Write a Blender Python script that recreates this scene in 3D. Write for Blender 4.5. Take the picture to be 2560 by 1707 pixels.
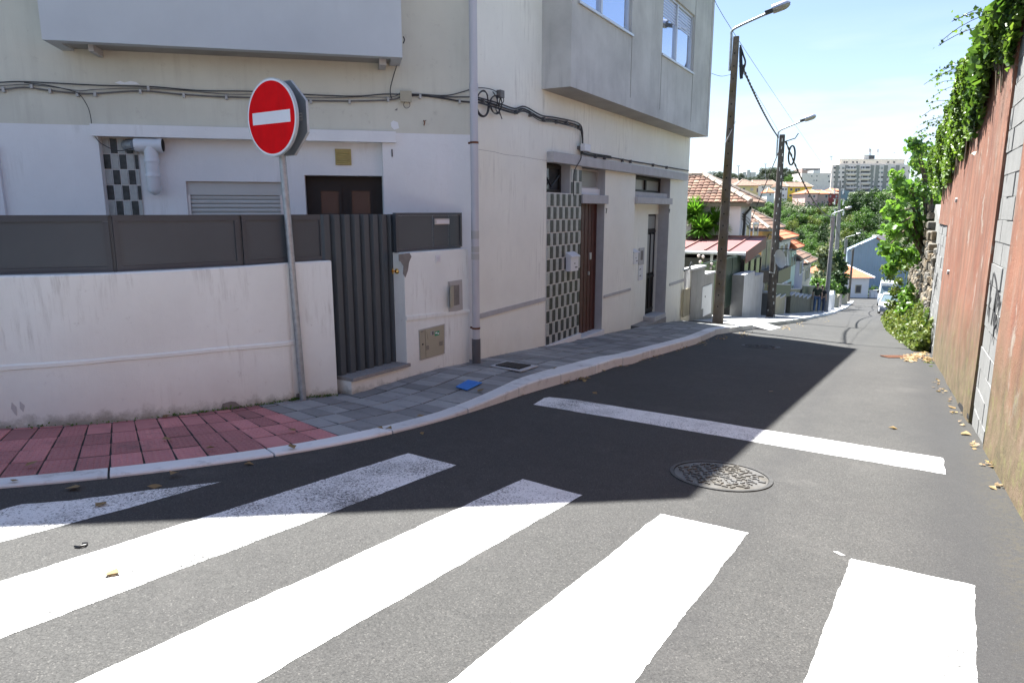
import bpy, bmesh, math, random
import numpy as np
from mathutils import Vector, Matrix
random.seed(7); rng = np.random.default_rng(7)
S = bpy.context.scene
for o in list(bpy.data.objects): bpy.data.objects.remove(o)
# ------------------------------------------------------------------ camera
F = 1707.0; CX, CY = 1280.0, 853.5; TH = math.atan(323/1707.0)
cam = bpy.data.cameras.new('camera'); cam.lens = 24.0; cam.sensor_width = 36.0; cam.clip_start = .05; cam.clip_end = 6000
co = bpy.data.objects.new('camera', cam); S.collection.objects.link(co)
co.rotation_euler = (math.pi/2 - TH, 0, 0); co.location = (0, 0, 0); S.camera = co
# ------------------------------------------------------------------ light
SUN_AZ = math.atan2(-.439, .90)            # clockwise from +y
SUN_EL = math.radians(60.5)
W = bpy.data.worlds.new('World'); S.world = W; W.use_nodes = True
nt = W.node_tree; N = nt.nodes; L = nt.links
for n in list(N): N.remove(n)
out = N.new('ShaderNodeOutputWorld'); bg = N.new('ShaderNodeBackground'); sky = N.new('ShaderNodeTexSky')
sky.sky_type = 'NISHITA'; sky.sun_disc = False; sky.sun_elevation = SUN_EL; sky.sun_rotation = SUN_AZ
sky.air_density = .85; sky.dust_density = .4; sky.ozone_density = .8; sky.altitude = 80
geo = N.new('ShaderNodeNewGeometry'); sep = N.new('ShaderNodeSeparateXYZ'); L.new(geo.outputs['Incoming'], sep.inputs[0])
# thin high cloud, denser towards the horizon
tc = N.new('ShaderNodeTexCoord'); sp = N.new('ShaderNodeSeparateXYZ'); L.new(tc.outputs['Generated'], sp.inputs[0])
mp = N.new('ShaderNodeMapping'); mp.inputs['Scale'].default_value = (2.2, 2.2, 13); mp.inputs['Location'].default_value = (.3, .7, .15); L.new(tc.outputs['Generated'], mp.inputs[0])
nz = N.new('ShaderNodeTexNoise'); nz.inputs['Scale'].default_value = 1.6; nz.inputs['Detail'].default_value = 9; nz.inputs['Roughness'].default_value = .55
L.new(mp.outputs[0], nz.inputs['Vector'])
mr = N.new('ShaderNodeMapRange'); mr.inputs[1].default_value = .46; mr.inputs[2].default_value = .60; mr.inputs[3].default_value = 0; mr.inputs[4].default_value = 1; L.new(nz.outputs[0], mr.inputs[0])
hz = N.new('ShaderNodeMapRange'); hz.inputs[1].default_value = .0; hz.inputs[2].default_value = .24; hz.inputs[3].default_value = 1; hz.inputs[4].default_value = .0; L.new(sp.outputs[2], hz.inputs[0])
mu = N.new('ShaderNodeMath'); mu.operation = 'MULTIPLY'; L.new(mr.outputs[0], mu.inputs[0]); L.new(hz.outputs[0], mu.inputs[1])
ad = N.new('ShaderNodeMath'); ad.operation = 'MULTIPLY_ADD'; ad.inputs[1].default_value = .2; ad.inputs[2].default_value = .11; L.new(hz.outputs[0], ad.inputs[0])
ad2 = N.new('ShaderNodeMath'); ad2.operation = 'MULTIPLY_ADD'; ad2.inputs[1].default_value = .95; L.new(mu.outputs[0], ad2.inputs[0]); L.new(ad.outputs[0], ad2.inputs[2]); ad2.use_clamp = True
mx = N.new('ShaderNodeMix'); mx.data_type = 'RGBA'; mx.inputs[7].default_value = (5.0, 5.6, 6.1, 1)
L.new(ad2.outputs[0], mx.inputs[0]); L.new(sky.outputs[0], mx.inputs[6])
tn = N.new('ShaderNodeMix'); tn.data_type = 'RGBA'; tn.blend_type = 'MULTIPLY'; tn.inputs[0].default_value = 1; tn.inputs[7].default_value = (.89, .905, .96, 1); L.new(mx.outputs[2], tn.inputs[6]); L.new(tn.outputs[2], bg.inputs[0]); bg.inputs[1].default_value = .05; L.new(bg.outputs[0], out.inputs[0])
sl = bpy.data.lights.new('sun', 'SUN'); sl.energy = 4.25; sl.angle = math.radians(.53); sl.color = (1, .985, .94)
so = bpy.data.objects.new('sun', sl); S.collection.objects.link(so)
sd = Vector((math.sin(SUN_AZ)*math.cos(SUN_EL), math.cos(SUN_AZ)*math.cos(SUN_EL), math.sin(SUN_EL)))
so.rotation_euler = sd.to_track_quat('Z', 'Y').to_euler(); so.location = (0, 0, 30)
S.view_settings.view_transform = 'Standard'; S.view_settings.look = 'None'; S.view_settings.exposure = 2.26; S.view_settings.gamma = 1.0
S.view_settings.use_curve_mapping = False
S.render.engine = 'CYCLES'

# ------------------------------------------------------------------ frames
ES = Vector((.5, math.sqrt(3)/2, 0)); EW = Vector((math.sqrt(3)/2, -.5, 0)); UP = Vector((0, 0, 1))
def ray(px, py):
    u = (px-CX)/F; v = (CY-py)/F
    return Vector((u, math.cos(TH)+v*math.sin(TH), -math.sin(TH)+v*math.cos(TH)))
PROF = [(-60, 4.6), (15, -1.155), (20, -1.7), (27.5, -2.63), (53.7, -5.68), (76, -8.05), (97, -9.9), (112, -10.6), (130, -11.0), (400, -11)]
PX, PZ = [p[0] for p in PROF], [p[1] for p in PROF]
def road_z(s, w): return -1.45 + float(np.interp(s, PX, PZ)) + .0075*w
def sw(s, w, z=None, h=0.0):
    p = ES*s + EW*w; p.z = road_z(s, w)+h if z is None else z
    return p
def to_sw(p): return p.x*ES.x+p.y*ES.y, p.x*EW.x+p.y*EW.y
def on_road(px, py, h=0.0):
    r = ray(px, py)
    def f(t):
        p = r*t; s, w = to_sw(p); return p.z-(road_z(s, w)+h)
    a, b = .5, 1.0
    while f(b) > 0 and b < 800: a = b; b *= 1.15
    for _ in range(50):
        m = (a+b)/2
        if f(m) > 0: a = m
        else: b = m
    return r*a
def at(px, py, y): r = ray(px, py); return r*(y/r.y)
class Frame:
    """vertical plane: a = metres along, o = metres out towards the street, z = up"""
    def __init__(s, O, az):
        s.O = Vector((O[0], O[1], 0)); a = math.radians(az); s.A = Vector((math.sin(a), math.cos(a), 0)); s.N = Vector((math.cos(a), -math.sin(a), 0))
    def __call__(s, a, o, z): p = s.O + s.A*a + s.N*o; p.z = z; return p
    def hit(s, px, py, o=0.0):
        r = ray(px, py); t = (s.O.dot(s.N)+o)/r.dot(s.N); p = r*t; return (p-s.O).dot(s.A), p.z
# ------------------------------------------------------------------ mesh builder
class MB:
    def __init__(s): s.v = []; s.f = []; s.m = []; s.cur = 0
    def add(s, vs, fs):
        b = len(s.v); s.v += [tuple(v) for v in vs]; s.f += [tuple(b+i for i in f) for f in fs]; s.m += [s.cur]*len(fs)
    def quad(s, a, b, c, d): s.add([a, b, c, d], [(0, 1, 2, 3)])
    def obox(s, P, ex, ey, ez):
        P = Vector(P); ex = Vector(ex); ey = Vector(ey); ez = Vector(ez)
        vs = [P, P+ex, P+ex+ey, P+ey, P+ez, P+ex+ez, P+ex+ey+ez, P+ey+ez]
        fs = [(0, 3, 2, 1), (4, 5, 6, 7), (0, 1, 5, 4), (1, 2, 6, 5), (2, 3, 7, 6), (3, 0, 4, 7)]
        if ex.cross(ey).dot(ez) < 0: fs = [f[::-1] for f in fs]
        s.add(vs, fs)
    def fbox(s, fr, a0, a1, o0, o1, z0, z1):
        s.obox(fr(a0, o0, z0), fr.A*(a1-a0), fr.N*(o1-o0), UP*(z1-z0))
    def prism(s, pts, ext):
        pts = [Vector(p) for p in pts]; ext = Vector(ext); n = len(pts)
        nn = Vector((0, 0, 0))
        for i in range(n): nn += pts[i].cross(pts[(i+1) % n])
        fl = nn.dot(ext) > 0
        vs = pts+[p+ext for p in pts]
        fs = [tuple(range(n))[::-1], tuple(range(n, 2*n))]+[(i, (i+1) % n, n+(i+1) % n, n+i) for i in range(n)]
        if not fl: fs = [f[::-1] for f in fs]
        s.add(vs, fs)
    def tube(s, pts, r, n=8, cap=True):
        pts = [Vector(p) for p in pts]; k = len(pts); rs = r if hasattr(r, '__len__') else [r]*k
        vs = []; prev = None
        for i, p in enumerate(pts):
            d = (pts[min(i+1, k-1)]-pts[max(i-1, 0)])
            if d.length < 1e-9: d = Vector((0, 0, 1))
            d.normalize()
            if prev is None:
                x = d.orthogonal().normalized()
            else:
                x = (prev-d*prev.dot(d))
                x = x.normalized() if x.length > 1e-6 else d.orthogonal().normalized()
            prev = x; y = d.cross(x)
            for j in range(n):
                a = 2*math.pi*j/n; vs.append(p+(x*math.cos(a)+y*math.sin(a))*rs[i])
        fs = [(i*n+j, i*n+(j+1) % n, (i+1)*n+(j+1) % n, (i+1)*n+j) for i in range(k-1) for j in range(n)]
        if cap: fs += [tuple(range(n))[::-1], tuple((k-1)*n+j for j in range(n))]
        s.add(vs, fs)
    def disc(s, c, nrm, r, th, n=32, up=UP):
        nrm = Vector(nrm).normalized(); x = up.cross(nrm).normalized(); y = nrm.cross(x); c = Vector(c)
        s.prism([c+x*math.cos(2*math.pi*i/n)*r+y*math.sin(2*math.pi*i/n)*r for i in range(n)], nrm*th)
    def build(s, name, mats, parent=None, smooth=False, bevel=0):
        me = bpy.data.meshes.new(name); me.from_pydata(s.v, [], s.f)
        mats = mats if isinstance(mats, (list, tuple)) else [mats]
        for m in mats: me.materials.append(m)
        if len(mats) > 1: me.polygons.foreach_set('material_index', s.m)
        me.update()
        if smooth: me.polygons.foreach_set('use_smooth', [True]*len(me.polygons))
        o = bpy.data.objects.new(name, me); S.collection.objects.link(o)
        if parent: o.parent = parent; o.matrix_parent_inverse = MPI(parent)
        if bevel:
            b = o.modifiers.new('b', 'BEVEL'); b.width = bevel; b.segments = 2; b.limit_method = 'ANGLE'
        if smooth:
            try:
                md = o.modifiers.new('e', 'EDGE_SPLIT'); md.split_angle = math.radians(40)
            except Exception: pass
        return o
def MPI(p):
    m = Matrix.Identity(4); q = p
    chain = []
    while q: chain.append(q); q = q.parent
    for q in reversed(chain): m = m @ q.matrix_parent_inverse @ Matrix.LocRotScale(q.location, q.rotation_euler, q.scale)
    return m.inverted()
def tag(o, label=None, cat=None, group=None, kind=None):
    if label: o['label'] = label
    if cat: o['category'] = cat
    if group: o['group'] = group
    if kind: o['kind'] = kind
    return o
def thing(name, label, cat, loc=(0, 0, 0), group=None):
    o = bpy.data.objects.new(name, None); S.collection.objects.link(o); o.location = loc; o.empty_display_size = .2
    return tag(o, label, cat, group)
def inst(name, mesh, parent, M):
    o = bpy.data.objects.new(name, mesh); S.collection.objects.link(o)
    if parent: o.parent = parent; o.matrix_parent_inverse = MPI(parent)
    loc, rot, sc = M.decompose(); o.location = loc; o.rotation_euler = rot.to_euler(); o.scale = sc
    return o
# ------------------------------------------------------------------ materials
def ramp(nt, fac, stops):
    r = nt.nodes.new('ShaderNodeValToRGB'); nt.links.new(fac, r.inputs[0]); e = r.color_ramp.elements
    while len(e) > 1: e.remove(e[0])
    e[0].position, e[0].color = stops[0][0], tuple(stops[0][1])+(1,)
    for p, c in stops[1:]: q = e.new(p); q.color = tuple(c)+(1,)
    return r.outputs[0]
def noise(nt, vec, scale, detail=4, rough=.55, dist=0):
    n = nt.nodes.new('ShaderNodeTexNoise'); n.inputs['Scale'].default_value = scale; n.inputs['Detail'].default_value = detail
    n.inputs['Roughness'].default_value = rough; n.inputs['Distortion'].default_value = dist; nt.links.new(vec, n.inputs['Vector']); return n.outputs[0]
def mapping(nt, vec, sc=(1, 1, 1), loc=(0, 0, 0), rot=(0, 0, 0)):
    m = nt.nodes.new('ShaderNodeMapping'); m.inputs['Scale'].default_value = sc; m.inputs['Location'].default_value = loc; m.inputs['Rotation'].default_value = rot
    nt.links.new(vec, m.inputs[0]); return m.outputs[0]
def mrange(nt, v, a, b, c=0, d=1):
    m = nt.nodes.new('ShaderNodeMapRange'); nt.links.new(v, m.inputs[0])
    for i, x in enumerate((a, b, c, d)): m.inputs[i+1].default_value = x
    return m.outputs[0]
def math_(nt, op, a, b=None, clamp=False):
    m = nt.nodes.new('ShaderNodeMath'); m.operation = op; m.use_clamp = clamp
    for i, x in enumerate((a, b)):
        if x is None: continue
        if isinstance(x, (int, float)): m.inputs[i].default_value = x
        else: nt.links.new(x, m.inputs[i])
    return m.outputs[0]
def mixc(nt, fac, a, b, mode='MIX'):
    m = nt.nodes.new('ShaderNodeMix'); m.data_type = 'RGBA'; m.blend_type = mode
    for i, x in ((0, fac), (6, a), (7, b)):
        if isinstance(x, (int, float)): m.inputs[i].default_value = x
        elif isinstance(x, (tuple, list)): m.inputs[i].default_value = tuple(x)+(1,) if len(x) == 3 else x
        else: nt.links.new(x, m.inputs[i])
    return m.outputs[2]
def base_mat(name):
    m = bpy.data.materials.new(name); m.use_nodes = True; nt = m.node_tree
    p = nt.nodes['Principled BSDF']
    g = nt.nodes.new('ShaderNodeNewGeometry'); return m, nt, p, g.outputs['Position']
def bump(nt, p, h, strength=.3, dist=.01):
    b = nt.nodes.new('ShaderNodeBump'); b.inputs['Strength'].default_value = strength; b.inputs['Distance'].default_value = dist
    nt.links.new(h, b.inputs['Height']); nt.links.new(b.outputs[0], p.inputs['Normal'])
def mat(name, col, rough=.75, var=.12, vs=1.5, bs=60, bst=.25, bd=.004, metal=0, spec=None, streak=0, streakcol=(.2, .19, .17), spots=0, spotcol=(.15, .14, .12), tint=None, isl=0, fine=0):
    m, nt, p, P = base_mat(name)
    a = noise(nt, P, vs, 6, .6)
    lo = tuple(c*(1-var) for c in col); hi = tuple(min(1, c*(1+var)) for c in col)
    c = ramp(nt, a, [(.3, lo), (.7, hi)])
    if tint: c = mixc(nt, mrange(nt, noise(nt, P, vs*.45, 4), .42, .68), c, tint)
    if fine:
        f = noise(nt, P, 220, 3, .7); c = mixc(nt, fine, c, ramp(nt, f, [(.35, (.0, .0, .0)), (.65, (1, 1, 1))]), 'OVERLAY')
    if isl:
        g = nt.nodes.new('ShaderNodeNewGeometry'); c = mixc(nt, 1.0, c, ramp(nt, g.outputs['Random Per Island'], [(0, (1-isl,)*3), (1, (1, 1, 1))]), 'MULTIPLY')
    if streak:
        s1 = noise(nt, mapping(nt, P, (5, 5, .28)), 2.2, 6, .65); s2 = noise(nt, P, .9, 3)
        k = math_(nt, 'MULTIPLY', mrange(nt, s1, .5, .75), mrange(nt, s2, .4, .65)); k = math_(nt, 'MULTIPLY', k, streak)
        c = mixc(nt, k, c, streakcol)
    if spots:
        k = math_(nt, 'MULTIPLY', mrange(nt, noise(nt, P, 9, 8, .7), .6, .72), spots); c = mixc(nt, k, c, spotcol)
    nt.links.new(c, p.inputs['Base Color']); p.inputs['Roughness'].default_value = rough; p.inputs['Metallic'].default_value = metal
    if spec is not None: p.inputs['Specular IOR Level'].default_value = spec
    if bst: bump(nt, p, noise(nt, P, bs, 6, .6), bst, bd)
    return m
def leafmat(name, cols, trans=.35, rough=.45):
    m, nt, p, P = base_mat(name)
    g = nt.nodes.new('ShaderNodeNewGeometry'); k = len(cols)
    c = ramp(nt, g.outputs['Random Per Island'], [(i/(k-1), cc) for i, cc in enumerate(cols)])
    c = mixc(nt, mrange(nt, noise(nt, P, .8, 3), .35, .7, 0, .5), c, tuple(x*1.5 for x in cols[-1]))
    nt.links.new(c, p.inputs['Base Color']); p.inputs['Roughness'].default_value = rough; p.inputs['Specular IOR Level'].default_value = .4
    t = nt.nodes.new('ShaderNodeBsdfTranslucent'); cc = mixc(nt, 1.0, c, (1.0, 1.0, .45), 'MULTIPLY'); nt.links.new(mixc(nt, .5, cc, c, 'ADD'), t.inputs[0])
    ms = nt.nodes.new('ShaderNodeMixShader'); ms.inputs[0].default_value = trans
    nt.links.new(p.outputs[0], ms.inputs[1]); nt.links.new(t.outputs[0], ms.inputs[2]); nt.links.new(ms.outputs[0], nt.nodes['Material Output'].inputs[0])
    return m
def asphalt():
    m, nt, p, P = base_mat('asphalt')
    big = noise(nt, P, .5, 5, .6); mid = noise(nt, P, 6, 5, .65)
    c = ramp(nt, math_(nt, 'ADD', math_(nt, 'MULTIPLY', big, .6), math_(nt, 'MULTIPLY', mid, .4)), [(.3, (.040, .0395, .0385)), (.7, (.058, .057, .055))])
    v = nt.nodes.new('ShaderNodeTexVoronoi'); v.inputs['Scale'].default_value = 190; nt.links.new(P, v.inputs['Vector'])
    sc = nt.nodes.new('ShaderNodeSeparateColor'); nt.links.new(v.outputs['Color'], sc.inputs[0])
    f = ramp(nt, sc.outputs[0], [(0, (.68, .68, .68)), (.5, (1, 1, 1)), (.94, (1.2, 1.2, 1.18)), (1, (2.1, 2.05, 2.0))])
    c = mixc(nt, 1.0, c, f, 'MULTIPLY')
    n2 = noise(nt, P, 95, 5, .8); c = mixc(nt, 1.0, c, ramp(nt, n2, [(.32, (.62, .62, .62)), (.5, (1.08, 1.08, 1.08)), (.7, (1.35, 1.35, 1.35))]), 'MULTIPLY')
    # darker worn pits
    n3 = noise(nt, mapping(nt, P, (1.6, 1, 1), (0, 0, 0), (0, 0, .5)), 52, 9, .85); c = mixc(nt, mrange(nt, n3, .555, .61, 0, .85), c, (.012, .012, .013)); c = mixc(nt, mrange(nt, noise(nt, P, 1.7, 6, .7), .55, .75, 0, .3), c, (.035, .034, .034)); c = mixc(nt, mrange(nt, noise(nt, mapping(nt, P, (1, 1, 1), (9, 4, 0)), 1.1, 6, .7), .56, .72, 0, .3), c, (.11, .105, .10))
    # the newer dark seam beside the old wall (w about 0.3) and by the kerb
    d = nt.nodes.new('ShaderNodeVectorMath'); d.operation = 'DOT_PRODUCT'; nt.links.new(P, d.inputs[0]); d.inputs[1].default_value = (EW.x-.0087, EW.y+.005, 0)
    wob = math_(nt, 'ADD', d.outputs['Value'], math_(nt, 'MULTIPLY', noise(nt, P, 1.3, 3), .3))
    c = mixc(nt, mrange(nt, wob, .17, .5, 0, .62), c, (.028, .028, .03))
    wl = mrange(nt, math_(nt, 'ABSOLUTE', math_(nt, 'ADD', wob, .55)), .0, .18, .3, 0); c = mixc(nt, wl, c, (.03, .03, .032))
    # grit swept to the foot of the wall
    c = mixc(nt, math_(nt, 'MULTIPLY', mrange(nt, wob, .62, .78), mrange(nt, noise(nt, P, 30, 5, .7), .42, .62)), c, (.05, .046, .038))
    nt.links.new(c, p.inputs['Base Color']); p.inputs['Roughness'].default_value = .85; p.inputs['Specular IOR Level'].default_value = .35
    bump(nt, p, math_(nt, 'ADD', n2, math_(nt, 'MULTIPLY', v.outputs['Distance'], .6)), .55, .003)
    return m
def roadpaint(name, wear, big=0):
    m, nt, p, P = base_mat(name)
    c = ramp(nt, noise(nt, P, 3, 4), [(.3, (.70, .70, .69)), (.7, (.80, .80, .79))])
    sp = noise(nt, P, 62, 8, .9); bg = noise(nt, P, 2.2, 3)
    th = math_(nt, 'ADD', sp, math_(nt, 'MULTIPLY', math_(nt, 'SUBTRACT', bg, .5), .25))
    k = mrange(nt, th, .66-wear, .70-wear); c = mixc(nt, k, c, (.035, .035, .036)); c = mixc(nt, mrange(nt, noise(nt, P, 5, 6, .75), .5, .72, 0, .45), c, (.30, .30, .30))
    vv = nt.nodes.new('ShaderNodeTexVoronoi'); vv.inputs['Scale'].default_value = 38; nt.links.new(mapping(nt, P, (1, 1, 1)), vv.inputs['Vector']); vc = nt.nodes.new('ShaderNodeSeparateColor'); nt.links.new(vv.outputs['Color'], vc.inputs[0])
    c = mixc(nt, math_(nt, 'MULTIPLY', mrange(nt, vv.outputs['Distance'], .10, .26, 1, 0), mrange(nt, vc.outputs[0], .35, .75)), c, (.05, .05, .05))
    if big:   # scuffs
        d = noise(nt, mapping(nt, P, (1, 1, 1)), 11, 6, .8); c = mixc(nt, mrange(nt, d, .58, .7, 0, .6), c, (.1, .1, .1))
    nt.links.new(c, p.inputs['Base Color']); p.inputs['Roughness'].default_value = .7
    bump(nt, p, noise(nt, P, 140, 4, .7), .35, .003)
    return m
def glass(name, col, rough=.04, metal=.85):
    m, nt, p, P = base_mat(name); p.inputs['Base Color'].default_value = tuple(col)+(1,); p.inputs['Roughness'].default_value = rough; p.inputs['Metallic'].default_value = metal
    bump(nt, p, noise(nt, P, 1.2, 2), .05, .02); return m
def pavermat(name, col, sp, lo=.72, hi=1.3, dirt=.45):
    m, nt, p, P = base_mat(name)
    oi = nt.nodes.new('ShaderNodeObjectInfo')
    c = ramp(nt, oi.outputs['Random'], [(0, tuple(x*lo for x in col)), (.5, col), (1, tuple(x*hi for x in col))])
    c = mixc(nt, .5, c, ramp(nt, noise(nt, P, 3, 5, .7), [(.3, (.4, .4, .4)), (.7, (.62, .62, .62))]), 'OVERLAY')
    c = mixc(nt, mrange(nt, noise(nt, P, 90, 3, .7), .6, .75, 0, sp), c, (.45, .42, .4))
    c = mixc(nt, mrange(nt, noise(nt, P, 5, 6, .7), .55, .75, 0, dirt), c, (.09, .08, .075))
    nt.links.new(c, p.inputs['Base Color']); p.inputs['Roughness'].default_value = .8; bump(nt, p, noise(nt, P, 180, 4, .7), .4, .002)
    return m
M = {}
def redplaster():
    m, nt, p, P = base_mat('red_plaster')
    c = ramp(nt, noise(nt, P, 1.1, 6, .65), [(.3, (.19, .066, .037)), (.7, (.29, .13, .078))])
    st = noise(nt, mapping(nt, P, (3.2, 3.2, .32)), 1.6, 9, .72)
    c = mixc(nt, mrange(nt, st, .48, .66, 0, .75), c, (.075, .037, .028))
    c = mixc(nt, mrange(nt, noise(nt, mapping(nt, P, (2.6, 2.6, .6), (3, 1, 2)), 1.9, 8, .72), .54, .68, 0, .7), c, (.30, .20, .15))
    bl_ = noise(nt, mapping(nt, P, (1, 1, .8), (5, 2, 7)), 2.3, 8, .72); c = mixc(nt, mrange(nt, bl_, .50, .60, 0, .45), c, (.19, .12, .085)); c = mixc(nt, mrange(nt, noise(nt, P, 28, 8, .8), .56, .66, 0, .5), c, (.10, .05, .035))
    # peeled flakes
    c = mixc(nt, mrange(nt, noise(nt, mapping(nt, P, (1, 1, .55)), 3.0, 10, .78), .585, .61, 0, .8), c, (.30, .26, .22))
    # moss and damp rising from the ground: height above the sloping road
    d = nt.nodes.new('ShaderNodeVectorMath'); d.operation = 'DOT_PRODUCT'; nt.links.new(P, d.inputs[0]); d.inputs[1].default_value = (ES.x*.077, ES.y*.077, 1)
    hgt = math_(nt, 'ADD', d.outputs['Value'], 1.45)
    hgt = math_(nt, 'ADD', hgt, math_(nt, 'MULTIPLY', math_(nt, 'SUBTRACT', noise(nt, P, 1.2, 6, .7), .5), 1.3))
    damp = mrange(nt, hgt, .35, 1.25, 1, 0)
    dc = ramp(nt, noise(nt, P, 3.2, 8, .75), [(.3, (.05, .045, .025)), (.45, (.105, .085, .042)), (.58, (.16, .115, .07)), (.72, (.23, .165, .12))])
    c = mixc(nt, math_(nt, 'MULTIPLY', damp, .92), c, dc)
    c = mixc(nt, math_(nt, 'MULTIPLY', damp, mrange(nt, noise(nt, P, 7, 6, .75), .52, .68, 0, .8)), c, (.17, .17, .055))
    nt.links.new(c, p.inputs['Base Color']); p.inputs['Roughness'].default_value = .9
    b = math_(nt, 'ADD', noise(nt, P, 38, 6, .7), math_(nt, 'MULTIPLY', noise(nt, P, 4, 5), 1.2)); bump(nt, p, b, .6, .012)
    return m
def whiteplaster(name, col, h0=None, amt=1.0, warm=(.60, .55, .47)):
    """painted render with run-off stains, hairline dirt and damp rising from the pavement"""
    m, nt, p, P = base_mat(name)
    c = ramp(nt, noise(nt, P, 1.3, 6, .6), [(.3, tuple(x*.93 for x in col)), (.7, tuple(min(1, x*1.04) for x in col))])
    c = mixc(nt, mrange(nt, noise(nt, P, .55, 4), .45, .7, 0, .35*amt), c, warm)
    s1 = noise(nt, mapping(nt, P, (8, 8, .8)), 1.9, 9, .72); s2 = noise(nt, P, 1.3, 4)
    k = math_(nt, 'MULTIPLY', mrange(nt, s1, .50, .70), mrange(nt, s2, .50, .64))
    c = mixc(nt, math_(nt, 'MULTIPLY', k, .8*amt), c, (.34, .33, .29))
    c = mixc(nt, mrange(nt, noise(nt, P, 14, 9, .8), .60, .70, 0, .55*amt), c, (.33, .31, .28))
    d = nt.nodes.new('ShaderNodeVectorMath'); d.operation = 'DOT_PRODUCT'; nt.links.new(P, d.inputs[0]); d.inputs[1].default_value = (ES.x*.077, ES.y*.077, 1)
    hgt = math_(nt, 'ADD', d.outputs['Value'], 1.38)
    hgt = math_(nt, 'ADD', hgt, math_(nt, 'MULTIPLY', math_(nt, 'SUBTRACT', noise(nt, P, 5, 6, .75), .5), .32))
    c = mixc(nt, mrange(nt, hgt, .02, .38, .35*amt, 0), c, (.50, .45, .38))
    c = mixc(nt, mrange(nt, hgt, -.07, .03, .65, 0), c, (.12, .115, .07))
    nt.links.new(c, p.inputs['Base Color']); p.inputs['Roughness'].default_value = .85
    b = math_(nt, 'ADD', noise(nt, P, 110, 5, .65), math_(nt, 'MULTIPLY', noise(nt, P, 9, 4), 2.0)); bump(nt, p, b, .3, .006)
    return m
M['asphalt'] = asphalt()
M['paint'] = roadpaint('road_paint', .12); M['paint_worn'] = roadpaint('road_paint_worn', .142); M['paint_stop'] = roadpaint('road_paint_scuffed', .12, 1)
M['red_paver'] = pavermat('red_paver', (.43, .18, .18), .35); M['grey_paver'] = pavermat('grey_paver', (.25, .255, .255), .15)
M['joint'] = mat('sand_joint', (.03, .028, .026), .95, .4, 20)
M['kerb'] = pavermat('granite_kerb', (.72, .725, .72), .2, .84, 1.08, .5)
M['wall_white'] = whiteplaster('white_render', (.84, .875, .84), amt=.7, warm=(.66, .65, .60)); M['wall_cream'] = whiteplaster('cream_render', (.86, .865, .78), amt=.6, warm=(.76, .69, .50))
M['wall_beige'] = mat('beige_render', (.62, .61, .52), .85, .08, 1.1, 90, .25, .004, streak=.3, streakcol=(.3, .27, .22), spots=.35, spotcol=(.36, .33, .28))
M['wall_lilac'] = whiteplaster('clean_white_render', (.80, .81, .81), amt=.4, warm=(.68, .70, .70))
M['bay'] = mat('weathered_grey_render', (.52, .52, .50), .85, .16, 1.4, 80, .25, .004, streak=.65, streakcol=(.30, .31, .31), spots=.3, spotcol=(.4, .36, .3))
M['balcony'] = mat('pale_grey_render', (.52, .55, .57), .8, .07, .9, 90, .15, .003, streak=.35, streakcol=(.42, .44, .46))
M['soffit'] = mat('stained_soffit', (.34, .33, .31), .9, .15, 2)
M['lintel'] = mat('grey_concrete_lintel', (.46, .46, .46), .85, .1, 5, 90, .3, .003, streak=.4, streakcol=(.3, .3, .29))
M['antra'] = mat('anthracite_painted_steel', (.058, .074, .086), .42, .1, 1.2, 300, .04, .001, spec=.5, streak=.2, streakcol=(.10, .10, .10))
M['antra2'] = mat('anthracite_steel_frame', (.050, .062, .073), .4, .1, 2, 300, .04, .001)
M['granite'] = mat('granite_sill', (.27, .26, .25), .8, .15, 8, 150, .4, .003, spots=.5, fine=.4)
M['galv'] = mat('galvanised_steel', (.36, .39, .41), .45, .2, 22, 200, .1, .001, metal=.55)
M['signback'] = mat('sign_back_aluminium', (.24, .27, .29), .5, .1, 3, metal=.3)
M['red_sign'] = mat('reflective_red', (.78, .004, .008), .6, .08, 7, 400, .03, .001, spec=.08, streak=.2, streakcol=(.3, .02, .02))
M['white_sign'] = mat('reflective_white', (.78, .79, .82), .35, .03, 7, 0, 0)
M['rim'] = mat('sign_rim', (.50, .52, .52), .5, .1, 8, metal=.2, spots=.3)
M['pvc'] = mat('grey_pvc', (.50, .50, .53), .45, .05, 2, 0, 0, streak=.25, streakcol=(.35, .34, .34))
M['pvc_white'] = mat('white_duct', (.66, .70, .74), .4, .05, 3, 0, 0)
M['pvc_dark'] = mat('dark_pvc', (.10, .10, .11), .5)
M['cable'] = mat('black_cable', (.035, .035, .038), .6, .3, 8, 0, 0); M['cable_grey'] = mat('grey_cable', (.13, .125, .12), .6, .3, 8, 0, 0)
M['rust'] = mat('rusty_iron', (.15, .06, .03), .9, .3, 20)
M['iron'] = mat('worn_cast_iron', (.105, .095, .08), .55, .3, 12, 150, .4, .003, metal=.4, tint=(.13, .13, .13))
M['iron_dark'] = mat('dark_cast_iron', (.06, .058, .055), .6, .3, 12, metal=.3)
M['hole'] = mat('dark_void', (.008, .008, .009), .9, 0, 1, 0, 0)
M['bluecover'] = mat('blue_paint_cover', (.03, .21, .62), .5, .15, 9, 90, .3, .002)
M['beige_metal'] = mat('beige_cabinet', (.38, .35, .26), .5, .06, 4, 0, 0, streak=.2)
M['box_grey'] = mat('grey_plastic', (.42, .42, .41), .5, .05, 6, 0, 0, streak=.2)
M['white_box'] = mat('white_lacquer', (.68, .69, .72), .4, .04, 5, 0, 0)
M['brass'] = mat('polished_brass', (.75, .48, .15), .18, .05, 5, 0, 0, metal=1)
M['brassplate'] = mat('yellowed_plastic_vent', (.42, .34, .13), .6, .1, 9)
M['wood_dark'] = mat('dark_varnished_wood', (.009, .007, .006), .5, .3, 9)
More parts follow.
